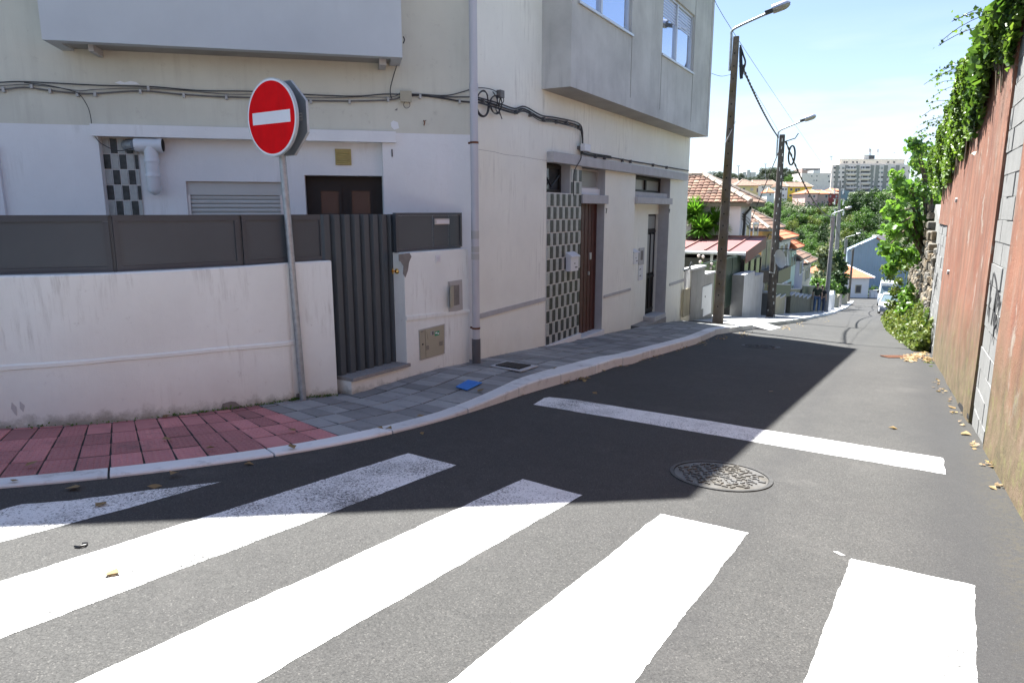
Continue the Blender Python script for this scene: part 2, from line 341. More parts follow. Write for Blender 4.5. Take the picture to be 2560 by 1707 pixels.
M['wood_red'] = mat('red_brown_wood', (.075, .022, .015), .5, .3, 7, 60, .2, .002, streak=.5, streakcol=(.05, .015, .012))
M['tile_dark'] = mat('dark_glass_tile', (.045, .05, .05), .35, .5, 18, 0, 0, spec=.25); M['tile_light'] = mat('pale_glass_tile', (.40, .42, .40), .35, .12, 18, 0, 0, spec=.3)
M['grout'] = mat('white_grout', (.62, .62, .60), .8, .08, 6)
M['pane'] = glass('window_glass', (.60, .68, .86), .04, .9); M['pane_dark'] = glass('dark_window_glass', (.04, .045, .05), .08, .05)
M['pane_frost'] = glass('frosted_glass', (.30, .31, .30), .35, .0)
M['curtain'] = mat('pale_curtain', (.55, .62, .80), .9, .05, 3, 0, 0)
M['alu'] = mat('aluminium_frame', (.60, .61, .62), .35, .04, 3, 0, 0, metal=.5)
M['shutter'] = mat('grey_roller_shutter', (.52, .52, .49), .5, .04, 2, 0, 0)
M['concrete_pole'] = mat('mossy_concrete_pole', (.15, .13, .11), .95, .25, 5, 60, .6, .006, streak=.7, streakcol=(.07, .065, .05), tint=(.12, .09, .04))
M['wood_pole'] = mat('tarred_wood_pole', (.085, .075, .068), .9, .3, 6, 60, .5, .006, streak=.6, streakcol=(.03, .028, .025))
M['pole_pale'] = mat('pale_concrete_pole', (.26, .25, .25), .9, .2, 5, streak=.5)
M['lampalu'] = mat('lamp_aluminium', (.62, .62, .66), .3, .05, 3, 0, 0, metal=.7); M['lampblack'] = mat('lamp_black_housing', (.03, .03, .03), .5)
M['lens'] = glass('lamp_lens', (.30, .29, .25), .1, .2)
M['red_plaster'] = redplaster()
M['cmu'] = mat('concrete_block', (.225, .225, .22), .95, .10, 3, 120, .8, .006, spots=.25, spotcol=(.28, .27, .25), fine=.25)
M['mortar'] = mat('mortar', (.22, .22, .21), .95, .15, 12, 60, .8, .008)
M['stone'] = mat('rubble_stone', (.16, .15, .13), .95, .35, 3.5, 25, 1.0, .03, streak=.6, streakcol=(.10, .09, .08), tint=(.30, .22, .13), spots=.6, isl=.5)
M['graffiti'] = mat('black_spray_paint', (.03, .03, .032), .7, .2, 30, 0, 0)
M['stain'] = mat('bare_cement_patch', (.21, .20, .185), .95, .2, 8)
M['soil'] = mat('dry_soil', (.10, .085, .055), .95, .4, 2)
M['grass_ground'] = mat('rough_grass', (.055, .075, .03), .95, .45, .05, 2, .5, .2, tint=(.12, .11, .06))
M['roof_old'] = mat('old_clay_tile', (.22, .12, .085), .85, .3, 4, 60, .3, .004, spots=.5, spotcol=(.12, .10, .08), isl=.35, tint=(.30, .21, .15))
M['roof_new'] = mat('orange_clay_tile', (.52, .17, .08), .8, .15, 2, 30, .3, .004, isl=.2)
M['ridge'] = mat('pale_ridge_tile', (.46, .38, .31), .85, .25, 6, spots=.4, isl=.3)
M['red_sheet'] = mat('red_painted_sheet', (.22, .09, .09), .5, .1, 1, 0, 0, streak=.3, streakcol=(.25, .1, .1))
M['red_sheet_dark'] = mat('brown_red_fascia', (.20, .085, .07), .6, .1, 2, 0, 0)
M['green_sheet'] = mat('green_metal_painted_sheen', (.035, .075, .025), .35, .3, 1.5, 0, 0, streak=.5, streakcol=(.012, .03, .012))
M['green_dark'] = mat('dark_green_paint', (.012, .035, .022), .5, .2, 2)
M['black'] = mat('black_metal', (.015, .015, .016), .4, .2, 3, 0, 0)
M['concrete'] = mat('stained_concrete_wall', (.27, .265, .25), .95, .15, 2, 60, .5, .005, streak=.7, streakcol=(.16, .15, .14), spots=.4)
M['conc_grey'] = mat('grey_cement_pillar', (.17, .17, .17), .95, .15, 3)
M['beige_wall'] = mat('beige_garden_wall', (.38, .34, .24), .95, .12, 2, 60, .4, .004, streak=.6, streakcol=(.2, .17, .12))
M['dark_wall'] = mat('mossy_garden_wall', (.15, .14, .10), .95, .2, 2, 60, .4, .004, streak=.7, streakcol=(.10, .05, .035))
for k, c in dict(h_white=(.74, .74, .76), h_lilac=(.68, .66, .68), h_ochre=(.50, .29, .10), h_mint=(.56, .68, .60), h_purple=(.38, .38, .46), h_cream=(.52, .50, .42),
                 h_yellow=(.80, .60, .08), h_paleyel=(.74, .66, .34), h_pink=(.74, .50, .47), h_pinkgrey=(.52, .38, .35), h_red=(.42, .10, .10), h_grey=(.62, .60, .60), h_blue=(.32, .41, .54),
                 h_apart=(.88, .78, .74), h_sky=(.25, .35, .42), h_apart2=(.74, .68, .58)).items():
    M[k] = mat(k+'_wall', c, .85, .07, .6, 20, .15, .01, streak=.3, streakcol=tuple(x*.6 for x in c))
M['win_dark'] = mat('far_window', (.07, .07, .08), .3, .2, 1, 0, 0); M['win_far'] = mat('far_blind', (.5, .5, .5), .6, .1, 1, 0, 0)
M['bark'] = mat('bark', (.10, .075, .05), .95, .3, 8, 30, .6, .01)
M['leaf_ivy'] = leafmat('ivy_leaf', [(.012, .035, .012), (.03, .075, .016), (.07, .14, .024), (.16, .25, .04)], .38, .4)
M['leaf_fig'] = leafmat('broad_leaf', [(.04, .10, .02), (.08, .18, .03), (.15, .26, .045)], .42, .4)
M['leaf_dark'] = leafmat('dark_tree_leaf', [(.013, .03, .012), (.026, .058, .018), (.045, .085, .026)], .25, .55)
M['leaf_mid'] = leafmat('garden_leaf', [(.025, .06, .016), (.055, .12, .026), (.11, .20, .045)], .3, .5)
M['leaf_far'] = leafmat('far_pine_leaf', [(.022, .04, .024), (.035, .055, .03), (.05, .07, .036)], .15, .6)
M['leaf_olive'] = leafmat('olive_leaf', [(.07, .10, .05), (.12, .15, .08), (.18, .20, .12)], .25, .5)
M['leaf_weed'] = leafmat('weed_leaf', [(.03, .07, .015), (.06, .12, .02), (.10, .16, .03), (.17, .18, .05)], .3, .5)
M['leaf_yucca'] = leafmat('yucca_leaf', [(.04, .12, .015), (.07, .19, .02), (.12, .26, .03)], .35, .35)
M['leaf_dead'] = leafmat('fallen_leaf', [(.22, .14, .06), (.28, .21, .12), (.15, .09, .05), (.34, .26, .08), (.20, .13, .07)], .15, .6)
M['rose'] = mat('rose_petal', (.65, .55, .52), .6)
M['skin'] = mat('skin', (.42, .26, .19), .5, .05, 5, 0, 0); M['hair'] = mat('dark_hair', (.03, .018, .012), .6); M['shirt_green'] = mat('olive_shirt', (.035, .045, .03), .9); M['shirt_black'] = mat('black_shirt', (.018, .018, .022), .9)
M['jeans'] = mat('blue_jeans', (.075, .12, .21), .9, .2, 6); M['jeans_dark'] = mat('dark_jeans', (.03, .045, .09), .9, .2, 6); M['shoe'] = mat('pale_shoe', (.4, .4, .42), .7)
M['car_white'] = mat('white_car_paint', (.62, .64, .67), .2, .02, 2, 0, 0, spec=.7); M['car_glass'] = glass('car_glass', (.16, .22, .24), .05, .4)
M['tyre'] = mat('tyre_rubber', (.02, .02, .02), .8); M['car_grey'] = mat('grey_bumper', (.24, .26, .28), .5); M['plate'] = mat('white_plate', (.6, .6, .58), .5)
M['sticker_green'] = mat('green_sticker', (.03, .30, .14), .5, .1, 30, 0, 0)
# ================================================================== GROUND
HY = [-200, 60, 95, 112, 130, 160, 200, 240, 262, 300, 330, 440, 600, 900, 1400, 2500]
HZ = [0, -9, -13, -13.8, -14.5, -11.5, -6, -1.5, 1.2, 4.6, 7, 12.5, 20, 24, 20, 0]
def hill_z(x, y):
    s = x*ES.x+y*ES.y
    near = -1.45+float(np.interp(s, PX, PZ))-.35
    if y < 85: return near
    far = float(np.interp(y, HY, HZ))+.5*math.sin(x*.03+y*.017)+.4*math.sin(x*.011-y*.05)
    k = min(1, max(0, (y-85)/25)); return near*(1-k)+far*k
gx = sorted(set([-900, -500, -300, -180, -100, -60, -35]+list(range(-24, 80, 4))+list(range(80, 300, 12))+[300, 340, 400, 500, 700, 1000, 1500]))
gy = sorted(set([-300, -150, -80, -45]+list(range(-28, 120, 4))+list(range(120, 360, 10))+[360, 400, 450, 520, 600, 700, 900, 1200, 1700, 2500]))
b = MB(); vs = [(x, y, hill_z(x, y)) for y in gy for x in gx]; nx = len(gx)
b.add(vs, [(j*nx+i, j*nx+i+1, (j+1)*nx+i+1, (j+1)*nx+i) for j in range(len(gy)-1) for i in range(nx-1)])
tag(b.build('ground', M['grass_ground'], smooth=True), kind='structure')
# ---- road sheet
road_pts = []
b = MB()
ss = [-22, -12, -6, -3, 0, 3, 6, 9, 12, 15, 17, 18.5, 20, 22, 25, 27.5, 32, 40, 48, 53.7, 60, 68, 76, 86, 97, 104, 112]
for i in range(len(ss)-1):
    s0, s1 = ss[i], ss[i+1]
    wl = [-30, -15, -8, -4.9, -3, -1, .85] if s1 <= 9 else ([-6.5, -4.9, -3, -1, .85] if s0 < 86 else [-9, -6.5, -4, -1, 3, 8])
    if s1 <= 9: wl = wl+[]
    for k in range(len(wl)-1): b.quad(sw(s0, wl[k]), sw(s0, wl[k+1]), sw(s1, wl[k+1]), sw(s1, wl[k]))
b.quad(sw(-22, .85), sw(-22, 12), sw(-1.2, 12), sw(-1.2, .85))
road = tag(b.build('road', M['asphalt'], smooth=True), kind='structure')
# ---- kerb line, read on the road plane
KO = [(0, 1222.5), (191, 1209.5), (474, 1173.5), (704, 1140), (911, 1101), (1062, 1069.5), (1178, 1029), (1263, 998), (1311, 986), (1418, 956), (1500, 931), (1741, 860), (1792, 836.5), (1885, 823), (1942, 813.6), (2000, 804), (2092, 781), (2134, 754)]
KI = [(0, 1195), (191, 1180), (465, 1147.5), (760, 1109), (857, 1090), (955, 1066), (1087, 1033), (1182, 1000), (1276, 953), (1301, 943), (1389, 918), (1500, 890)]
def hs(s): return float(np.interp(s, [0, 3.4, 4.9, 6.6, 17.6, 18.2, 20.2, 20.9, 60, 97], [.02, .022, .03, .125, .13, .13, .13, .13, .13, .10]))
ko = [to_sw(on_road(x, y, .0)) for x, y in KO]
ki = []
for x, y in KI:
    h = .03
    for _ in range(4):
        q = to_sw(on_road(x, y, h)); h = hs(q[0])
    ki.append(q)
ko = [(ko[0][0]-(ko[1][0]-ko[0][0])*6, ko[0][1]-(ko[1][1]-ko[0][1])*6)]+ko
ki = [(ki[0][0]-(ki[1][0]-ki[0][0])*6, ki[0][1]-(ki[1][1]-ki[0][1])*6)]+ki
print('kerb outer', [(round(a, 2), round(c, 2)) for a, c in ko]); print('kerb inner', [(round(a, 2), round(c, 2)) for a, c in ki])
def smooth_path(pts, step=.1, k=3):
    pts = [Vector((p[0], p[1], 0)) for p in pts]; out_ = []
    for i in range(len(pts)-1):
        n = max(1, int((pts[i+1]-pts[i]).length/step))
        out_ += [pts[i].lerp(pts[i+1], j/n) for j in range(n)]
    out_.append(pts[-1]); a = np.array([[p.x, p.y] for p in out_]); ker = int(k/step*.25)
    if ker > 1:
        pad = np.pad(a, ((ker, ker), (0, 0)), mode='edge'); w = np.ones(2*ker+1)/(2*ker+1)
        a2 = np.stack([np.convolve(pad[:, i], w, 'valid') for i in (0, 1)], 1); a2[0] = a[0]; a2[-1] = a[-1]; a = a2
    return a
OP = smooth_path(ko[:13], .1, 2.6); OP = np.vstack([OP, smooth_path(ko[12:], .5, 1)[1:]])
IPn = smooth_path(ki, .1, 2.6)
# beyond the last inner reading the kerb keeps its 0.2 m width
tail = OP[OP[:, 0] > ki[-1][0]+.3]; IP = np.vstack([IPn, tail-np.array([0, .21])])
def arclen(a): return np.concatenate([[0], np.cumsum(np.hypot(*np.diff(a, axis=0).T))])
OT = arclen(OP); IT = arclen(IP)
def along(P_, T_, t): return float(np.interp(t, T_, P_[:, 0])), float(np.interp(t, T_, P_[:, 1]))
kerb = thing('kerb', None, None); kerb['kind'] = 'structure'
def inner_n(t):
    s0, w0 = along(IP, IT, max(0, t-.25)); s1, w1 = along(IP, IT, min(IT[-1], t+.25)); d = Vector((s1-s0, w1-w0)).normalized(); return Vector((d.y, -d.x))
KD = np.array([math.sqrt(((OP[:, 0]-q[0])**2+(OP[:, 1]-q[1])**2).min()) for q in IP]); KD = np.convolve(np.pad(KD, 8, mode='edge'), np.ones(17)/17, 'valid')
def outer(t):
    s0, w0 = along(IP, IT, t); n = inner_n(t); n = -n if n.y < 0 else n; d = float(np.interp(t, IT, KD)); return s0+n.x*d, w0+n.y*d
t = 0.0; first = True
while t < IT[-1]-.3:
    s0, w0 = along(IP, IT, t); ln = 1.0 if s0 < 22 else 2.5 if s0 < 50 else 5
    t1 = min(t+ln-.014, IT[-1])
    n = max(1, int(round((t1-t)/.25))); mb = MB(); vs = []
    sm, _ = along(IP, IT, (t+t1)/2)
    if not (18.15 < sm < 20.3):
        for j in range(n+1):
            si, wi = along(IP, IT, t+(t1-t)*j/n); so_, wo_ = outer(t+(t1-t)*j/n); h = hs(si)
            a = sw(si, wi, h=h); c = sw(so_, wo_, h=h); cb = sw(so_, wo_, h=-.15); ab = sw(si, wi, h=-.15)
            c2 = c+(a-c)*.06; c3 = c-UP*min(.014, h*.5)
            vs += [a, c2, c3, cb, ab]
        fs = [(j*5+k, j*5+(k+1) % 5, (j+1)*5+(k+1) % 5, (j+1)*5+k) for j in range(n) for k in range(5)]+[(0, 4, 3, 2, 1), tuple(n*5+k for k in range(5))]
        mb.add(vs, [f[::-1] for f in fs]); mb.build('kerb_stone', M['kerb'], kerb)
    t += ln
# ---- pavement bed and pavers
pave = thing('pavement', None, None); pave['kind'] = 'structure'
b = MB(); st = list(np.arange(0, IT[-1], .4))+[IT[-1]]
def pav_z(s, off): return hs(s)+.018*min(off, 2)
def pav(t, off, dh=0):
    s0, w0 = along(IP, IT, t); n = inner_n(t); n = n if n.y < 0 else -n
    s_, w_ = s0+n.x*off, w0+n.y*off; return sw(s_, w_, h=pav_z(s0, off)+dh)
mb = MB()
for i in range(len(st)-1):
    s_mid = along(IP, IT, st[i])[0]; dh = -.0055 if s_mid < 17.2 else 0
    for o0, o1 in ((0, .6), (.6, 1.3), (1.3, 2.4)):
        mb.cur = 0 if s_mid < 17.2 else 1
        mb.quad(pav(st[i], o0, dh), pav(st[i+1], o0, dh), pav(st[i+1], o1, dh), pav(st[i], o1, dh))
M['paving_far'] = mat('pale_concrete_paving', (.40, .40, .40), .9, .12, 3, 60, .3, .003)
mb.build('paving_bed', [M['joint'], M['paving_far']], pave)
def paver_mesh(name, m, blister):
    mb = MB(); h = .5; e = .485
    mb.add([(-h, -h, -.05), (h, -h, -.05), (h, h, -.05), (-h, h, -.05), (-h, -h, -.006), (h, -h, -.006), (h, h, -.006), (-h, h, -.006), (-e, -e, 0), (e, -e, 0), (e, e, 0), (-e, e, 0)],
           [(0, 1, 5, 4), (1, 2, 6, 5), (2, 3, 7, 6), (3, 0, 4, 7), (4, 5, 9, 8), (5, 6, 10, 9), (6, 7, 11, 10), (7, 4, 8, 11), (8, 9, 10, 11)])
    if blister:
        for i in range(5):
            for j in range(5):
                cx, cy = (i-2)*.19, (j-2)*.19; vs = [(cx+math.cos(a)*.055, cy+math.sin(a)*.055, .0) for a in [k*math.pi/3 for k in range(6)]]+[(cx+math.cos(a)*.034, cy+math.sin(a)*.034, .0045) for a in [k*math.pi/3 for k in range(6)]]
                mb.add(vs, [(k, (k+1) % 6, 6+(k+1) % 6, 6+k) for k in range(6)]+[(6, 7, 8, 9, 10, 11)])
    me = bpy.data.meshes.new(name); me.from_pydata(mb.v, [], mb.f); me.materials.append(m); return me
pm_red = paver_mesh('paver_red', M['red_paver'], True); pm_redp = paver_mesh('paver_red_plain', M['red_paver'], False); pm_grey = paver_mesh('paver_grey', M['grey_paver'], False)
redR = to_sw(on_road(785*2560/2352, 1001*2560/2352, .03)); tR = float(IT[((IP[:, 0]-redR[0])**2+(IP[:, 1]-redR[1])**2).argmin()])
t0v = float(IT[((IP[:, 0]-ki[1][0])**2+(IP[:, 1]-ki[1][1])**2).argmin()])
M['grey_paver_far'] = mat('grey_paver_far', (.25, .255, .255), .85, .2, 3, 120, .3, .002, isl=.35)
def lay(t_, off, lt, wo, me):
    p = pav(t_, off); a = pav(t_+.05, off)-pav(t_-.05, off); c = pav(t_, off+.05)-pav(t_, off-.05)
    a.normalize(); n = a.cross(c).normalized(); n = n if n.z > 0 else -n; c = n.cross(a)
    mtx = Matrix((( a.x, c.x, n.x), (a.y, c.y, n.y), (a.z, c.z, n.z))).to_4x4()
    # the arc length at this distance from the kerb stretches or shrinks the piece
    k = (pav(t_+.1, off)-pav(t_-.1, off)).length/.2
    p = p+n*random.uniform(-.003, .003)
    PV.append((p.length, me, Matrix.Translation(p) @ mtx @ Matrix.Rotation(random.uniform(-.008, .008), 4, 'Z') @ Matrix.Rotation(random.uniform(-.006, .006), 4, 'X') @ Matrix.Diagonal((max(.12, lt*k-.009), wo-.017, 1, 1))))
PV = []
for row in range(5):
    off = .155+row*.31; t_ = tR
    while t_ > t0v-.4:
        lay(t_-.1, off, .2, .31, pm_redp if (row == 4 or random.random() < .12 or (row == 3 and random.random() < .4)) else pm_red); t_ -= .2
    t_ = tR
    while along(IP, IT, t_)[0] < 16.8:
        ln = .215
        if row < 4 or along(IP, IT, t_)[0] < 7: lay(t_+ln/2, off, ln, .31, pm_grey)
        t_ += ln
PV.sort(key=lambda q: q[0]); cnt = len(PV); rest = {}
for k, (d_, me, mtx) in enumerate(PV):
    if k < 300: inst('paver', me, pave, mtx)
    else: rest.setdefault(me.name, []).append((me, mtx))
for ls in rest.values():
    mb = MB()
    for me, mtx in ls: mb.add([mtx @ v.co for v in me.vertices], [tuple(p_.vertices) for p_ in me.polygons])
    o = mb.build('pavers', M['grey_paver_far'] if ls[0][0] is pm_grey else M['red_paver'], pave); o['kind'] = 'stuff'
print('pavers', cnt)
# sloping driveway ramp
b = MB(); a0, a1 = 18.2, 20.3
ow = lambda s: float(np.interp(s, OP[:, 0], OP[:, 1]))
b.add([sw(a0, ow(a0)-.25, h=.15), sw(a1, ow(a1)-.25, h=.15), sw(a1+.25, ow(a1)+.35, h=.004), sw(a0+.1, ow(a0)+.40, h=.004), sw(a0, ow(a0)-.25, h=-.1), sw(a1, ow(a1)-.25, h=-.1)], [(0, 3, 2, 1), (0, 4, 3), (1, 2, 5)])
b.build('driveway_ramp', M['paving_far'], pave)
# ---- painted markings: sheets 4 mm above the asphalt
def dpx(p): return (p[0]*2560/2352, p[1]*2560/2352)
def jitter(poly, step=.03, amp=.002, seed=0):
    r = random.Random(seed); out_ = []
    for i in range(len(poly)):
        a, c = poly[i], poly[(i+1) % len(poly)]; d = c-a; n = max(1, int(d.length/step)); pr = Vector((-d.y, d.x, 0)).normalized(); o_ = 0
        for j in range(n):
            o_ = o_*.75+r.gauss(0, amp); e = 1 if j else 0
            q = a+d*(j/n)+pr*o_*e
            s_, w_ = to_sw(q); out_.append(sw(s_, w_, h=.0018))
    return out_
def marking(name, pts, m, seed):
    c = sum(pts, Vector())/len(pts); ring = jitter(pts, seed=seed)
    me = bpy.data.meshes.new(name); bm = bmesh.new(); vs = [bm.verts.new(v) for v in ring]; f = bm.faces.new(vs); f.normal_update()
    if f.normal.z < 0: f.normal_flip()
    bmesh.ops.triangulate(bm, faces=[f]); bm.to_mesh(me); bm.free(); me.materials.append(m)
    o = bpy.data.objects.new(name, me); S.collection.objects.link(o); o.parent = road; return o
def stripe(l0, r0, l1, r1, m, seed, length=4.0):
    a, c, e, f = [on_road(*dpx(p)) for p in (l0, r0, l1, r1)]
    dl = (e-a).normalized(); dr = (f-c).normalized(); return marking('crosswalk_stripe', [a, c, c+dr*length, a+dl*length], m, seed)
stripe((937, 1041), (1048, 1068), (0, 1335), (0, 1467), M['paint_worn'], 1)
stripe((1200, 1100), (1338, 1137), (175, 1568), (585, 1568), M['paint'], 2)
stripe((1517, 1180), (1720, 1224), (1030, 1568), (1455, 1568), M['paint'], 3)
stripe((1955, 1283), (2240, 1345), (1845, 1568), (2245, 1568), M['paint'], 4, 3)
z0 = [on_road(*dpx(p)) for p in ((510, 1106), (330, 1157), (0, 1245), (-150, 1285), (-150, 1210), (0, 1172), (50, 1158), (160, 1150), (330, 1127))]
marking('crosswalk_stripe', z0, M['paint_worn'], 5)
marking('stop_line', [on_road(*dpx(p)) for p in ((1225, 929), (1250, 914), (1262, 912), (1320, 918), (2166, 1052), (2172, 1089))], M['paint_stop'], 6)
# paint smudges left by the machine
marking('paint_smudge', [on_road(*dpx(p)) for p in ((1914, 1266), (1925, 1267), (1942, 1276), (1928, 1274))], M['paint'], 7)
# ---- iron covers
def basis(s, w, h=0):
    p = sw(s, w, h=h); x = (sw(s, w+.1)-sw(s, w)).normalized(); y = (sw(s+.1, w)-sw(s, w)).normalized(); return p, x, y, x.cross(y).normalized()
def manhole(s, w, r, label, seed, mcover):
    t_ = thing('manhole_cover', label, 'manhole cover', sw(s, w), 'round manhole covers in the road')
    p, x, y, n = basis(s, w); R = random.Random(seed)
    def ring(mb, r0, r1, h0, h1, k=48):
        vs = []
        for i in range(k):
            a = 2*math.pi*i/k; d = x*math.cos(a)+y*math.sin(a); vs += [p+d*r0+n*h1, p+d*r1+n*h1, p+d*r1+n*h0, p+d*r0+n*h0]
        mb.add(vs, [(4*i+q, 4*i+(q+1) % 4, 4*((i+1) % k)+(q+1) % 4, 4*((i+1) % k)+q) for i in range(k) for q in range(4)])
    mb = MB(); ring(mb, r-.012, r+.012, -.02, .008); mb.build('frame', M['iron_dark'], t_)
    mb = MB(); mb.prism([p+(x*math.cos(2*math.pi*i/48)+y*math.sin(2*math.pi*i/48))*(r-.018)-n*.02 for i in range(48)], n*.023); mb.build('lid', mcover, t_)
    mb = MB(); k = 0
    g = .055
    for i in range(-8, 9):
        for j in range(-8, 9):
            cx, cy = (i+.5*(j % 2))*g+R.uniform(-.008, .008), j*g*.86+R.uniform(-.008, .008)
            if math.hypot(cx, cy) > r-.05: continue
            a = R.choice((0, 1.05, 2.1))+R.uniform(-.2, .2); e = x*math.cos(a)+y*math.sin(a); f = n.cross(e); c = p+x*cx+y*cy+n*.0028
            L_, B_ = R.uniform(.017, .024), .0065
            mb.obox(c-e*L_-f*B_, e*2*L_, f*2*B_, n*.008)
            if R.random() < .7:
                e2 = (e*.5+f*.87); f2 = n.cross(e2); mb.obox(c-f2*B_+n*.0006, e2*L_*1.3, f2*2*B_, n*.0078)
    tag(mb.build('relief', mcover, t_), kind='stuff')
q = to_sw(on_road(1655*2560/2352, 1092*2560/2352)); manhole(q[0], q[1], .335, 'round cast iron manhole cover half in shadow between the crosswalk and the stop line', 3, M['iron'])
q = to_sw(on_road(1902, 866)); manhole(q[0], q[1], .335, 'farther dark manhole cover inside the shadow near the raised kerb', 4, M['iron_dark'])
# blue water cover and grate in the pavement
def fit(px, py):
    h = .1; 
    for _ in range(5): q = to_sw(on_road(px, py, h)); h = hs(q[0])+.02
    return q, h
def pavequad(name, pxs, m, parent, dh=.006, th=.01):
    P_ = []
    for x_, y_ in pxs:
        q, h = fit(x_, y_); P_.append(sw(q[0], q[1], h=h+dh))
    mb = MB(); mb.prism([p-UP*th for p in P_], UP*th); return mb.build(name, m, parent), P_
bl = [(1140, 967), (1170, 950), (1205, 957), (1168, 975)]
q, h = fit(1171, 962)
t_ = thing('water_cover', 'small bright blue access cover set in the grey pavement', 'cover', sw(q[0], q[1], h=h))
o, P_ = pavequad('lid', bl, M['bluecover'], t_, .007, .01)
mb = MB(); a, c, d, e = P_
for i in range(1, 9):
    k = i/9; u0, u1 = a.lerp(c, k), e.lerp(d, k); mb.obox(u0.lerp(u1, .06), (u1-u0)*.88, (c-a).normalized()*.006, UP*.003)
tag(mb.build('ribs', M['bluecover'], t_), kind='stuff')
gr = [(1238, 915), (1268, 907), (1328, 915), (1298, 924.5)]; gf = [(1225, 915), (1265, 903), (1346, 915), (1303, 929)]
q, h = fit(1283, 915); t_ = thing('drain_grate', 'dark iron drain grate in a pale concrete frame on the pavement', 'drain grate', sw(q[0], q[1], h=h))
pavequad('concrete_frame', gf, M['lintel'], t_, .006, .01); o, P_ = pavequad('pit', gr, M['hole'], t_, .0095, .003)
mb = MB(); a, c, d, e = P_
for i in range(9):
    k = (i+.3)/9.; u0, u1 = a.lerp(c, k), e.lerp(d, k); mb.obox(u0+UP*.002, (u1-u0), (c-a)*(.5/9.), UP*.008)
for i in range(6):
    k = (i+.3)/6.; u0, u1 = a.lerp(e, k), c.lerp(d, k); mb.obox(u0+UP*.002, (u1-u0), (e-a)*(.25/6.), UP*.0075)
mb.build('grille', M['iron_dark'], t_)
# rusty channel drain across the right edge of the road
a, c = on_road(2210, 893), on_road(2310, 893); t_ = thing('channel_drain', 'rusty slotted drain across the road edge beside the old wall', 'drain', a)
d = (c-a); y = UP.cross(d).normalized(); mb = MB(); mb.obox(a-y*.1+UP*.004, d, y*.2, UP*.004); mb.build('tray', M['hole'], t_)
mb = MB()
for i in range(24): mb.obox(a+d*((i+.2)/24.)-y*.1+UP*.008, d*(.5/24.), y*.2, UP*.01)
mb.build('slats', M['rust'], t_)
# ================================================================== CORNER HOUSE
S0 = 7.36; WF = -4.82
O_ = ES*S0+EW*WF
FR = Frame(O_, 30)
FR.O = FR.O + FR.A*FR.hit(1187, 600)[0]
FL = Frame(FR.O, 77)
house = thing('corner_house', 'pale two storey corner house with grey overhanging bay and number 7 door', 'house', (FR.O.x, FR.O.y, -2))
def rr(fr, px0, py0, px1, py1, o=0):
    a0, z1 = fr.hit(px0, py0, o); a1, z0 = fr.hit(px1, py1, o); return a0, a1, z0, z1
def wall_holes(mb, fr, a0, a1, z0, z1, holes, o=0, depth=.25, rm=0):
    """rectangle with rectangular openings (a0,a1,z0,z1,depth); reveals included"""
    As = sorted(set([a0, a1]+[h[0] for h in holes]+[h[1] for h in holes])); Zs = sorted(set([z0, z1]+[h[2] for h in holes]+[h[3] for h in holes]))
    As = [a for a in As if a0-1e-6 <= a <= a1+1e-6]; Zs = [z for z in Zs if z0-1e-6 <= z <= z1+1e-6]
    for i in range(len(As)-1):
        for j in range(len(Zs)-1):
            ca, cz = (As[i]+As[i+1])/2, (Zs[j]+Zs[j+1])/2
            if any(h[0] < ca < h[1] and h[2] < cz < h[3] for h in holes): continue
            mb.quad(fr(As[i], o, Zs[j]), fr(As[i+1], o, Zs[j]), fr(As[i+1], o, Zs[j+1]), fr(As[i], o, Zs[j+1]))
    for h in holes:
        mb.cur = rm; b0, b1, c0, c1 = h[:4]; d = h[4] if len(h) > 4 else depth
        mb.quad(fr(b0, o, c0), fr(b0, o, c1), fr(b0, o-d, c1), fr(b0, o-d, c0)); mb.quad(fr(b1, o, c0), fr(b1, o-d, c0), fr(b1, o-d, c1), fr(b1, o, c1))
        mb.quad(fr(b0, o, c1), fr(b1, o, c1), fr(b1, o-d, c1), fr(b0, o-d, c1)); mb.quad(fr(b0, o, c0), fr(b0, o-d, c0), fr(b1, o-d, c0), fr(b1, o, c0))
def depth_of(fr, pxf, pxb, py):
    a = fr.hit(pxf, py)[0]; lo, hi = 0, 2.0
    f = lambda d: fr.hit(pxb, py, -d)[0]-a
    s = f(0) > 0
    for _ in range(40):
        m = (lo+hi)/2
        if (f(m) > 0) == s: lo = m
        else: hi = m
    return lo
aE = FR.hit(1726, 347)[0]; ZR = 5.1
OB = .45
ab0, zb = FR.hit(1424.6, 214, OB); ab1, zb2 = FR.hit(1768.8, 344, OB); zb = (zb+zb2)/2
print('corner', FR.O, 'aE', aE, 'bay', ab0, ab1, zb, zb2)
ZL = FR.hit(1369, 403, .12)[1]; ZLt = FR.hit(1369, 375.5, .12)[1]; ZL2 = FR.hit(1700, 440, .12)[1]
print('lintel z', ZL, ZLt, FR.hit(1715, 424, .12))
aT0 = FR.hit(1366, 483)[0]; aT1 = FR.hit(1449, 600)[0]; aTm = FR.hit(1424, 450)[0]; aD1 = FR.hit(1509.5, 600)[0]
zW1b = FR.hit(1390, 482)[1]
dD = min(.45, max(.2, depth_of(FR, 1509, 1483, 650))); print('door depth', dD, 'tile a', aT0, aTm, aT1, aD1)
aG0 = FR.hit(1588, 480)[0]; aG1 = FR.hit(1668, 650)[0]; dG = min(.6, max(.25, depth_of(FR, 1668, 1646, 650))); print('alcove', aG0, aG1, dG)
ZG = -4.6
holes = [(aT0, aTm, zW1b, ZL+.02, .22), (aT1, aD1, ZG, ZL+.02, dD), (aG0, aG1, ZG, ZL+.02, dG)]
mb = MB()
wall_holes(mb, FR, 0, aE, ZG, ZR, holes, rm=1); mb.cur = 0
mb.quad(FR(aE, 0, ZG), FR(aE, -9, ZG), FR(aE, -9, ZR), FR(aE, 0, ZR))
mb.build('street_wall', [M['wall_cream'], M['lintel']], house)
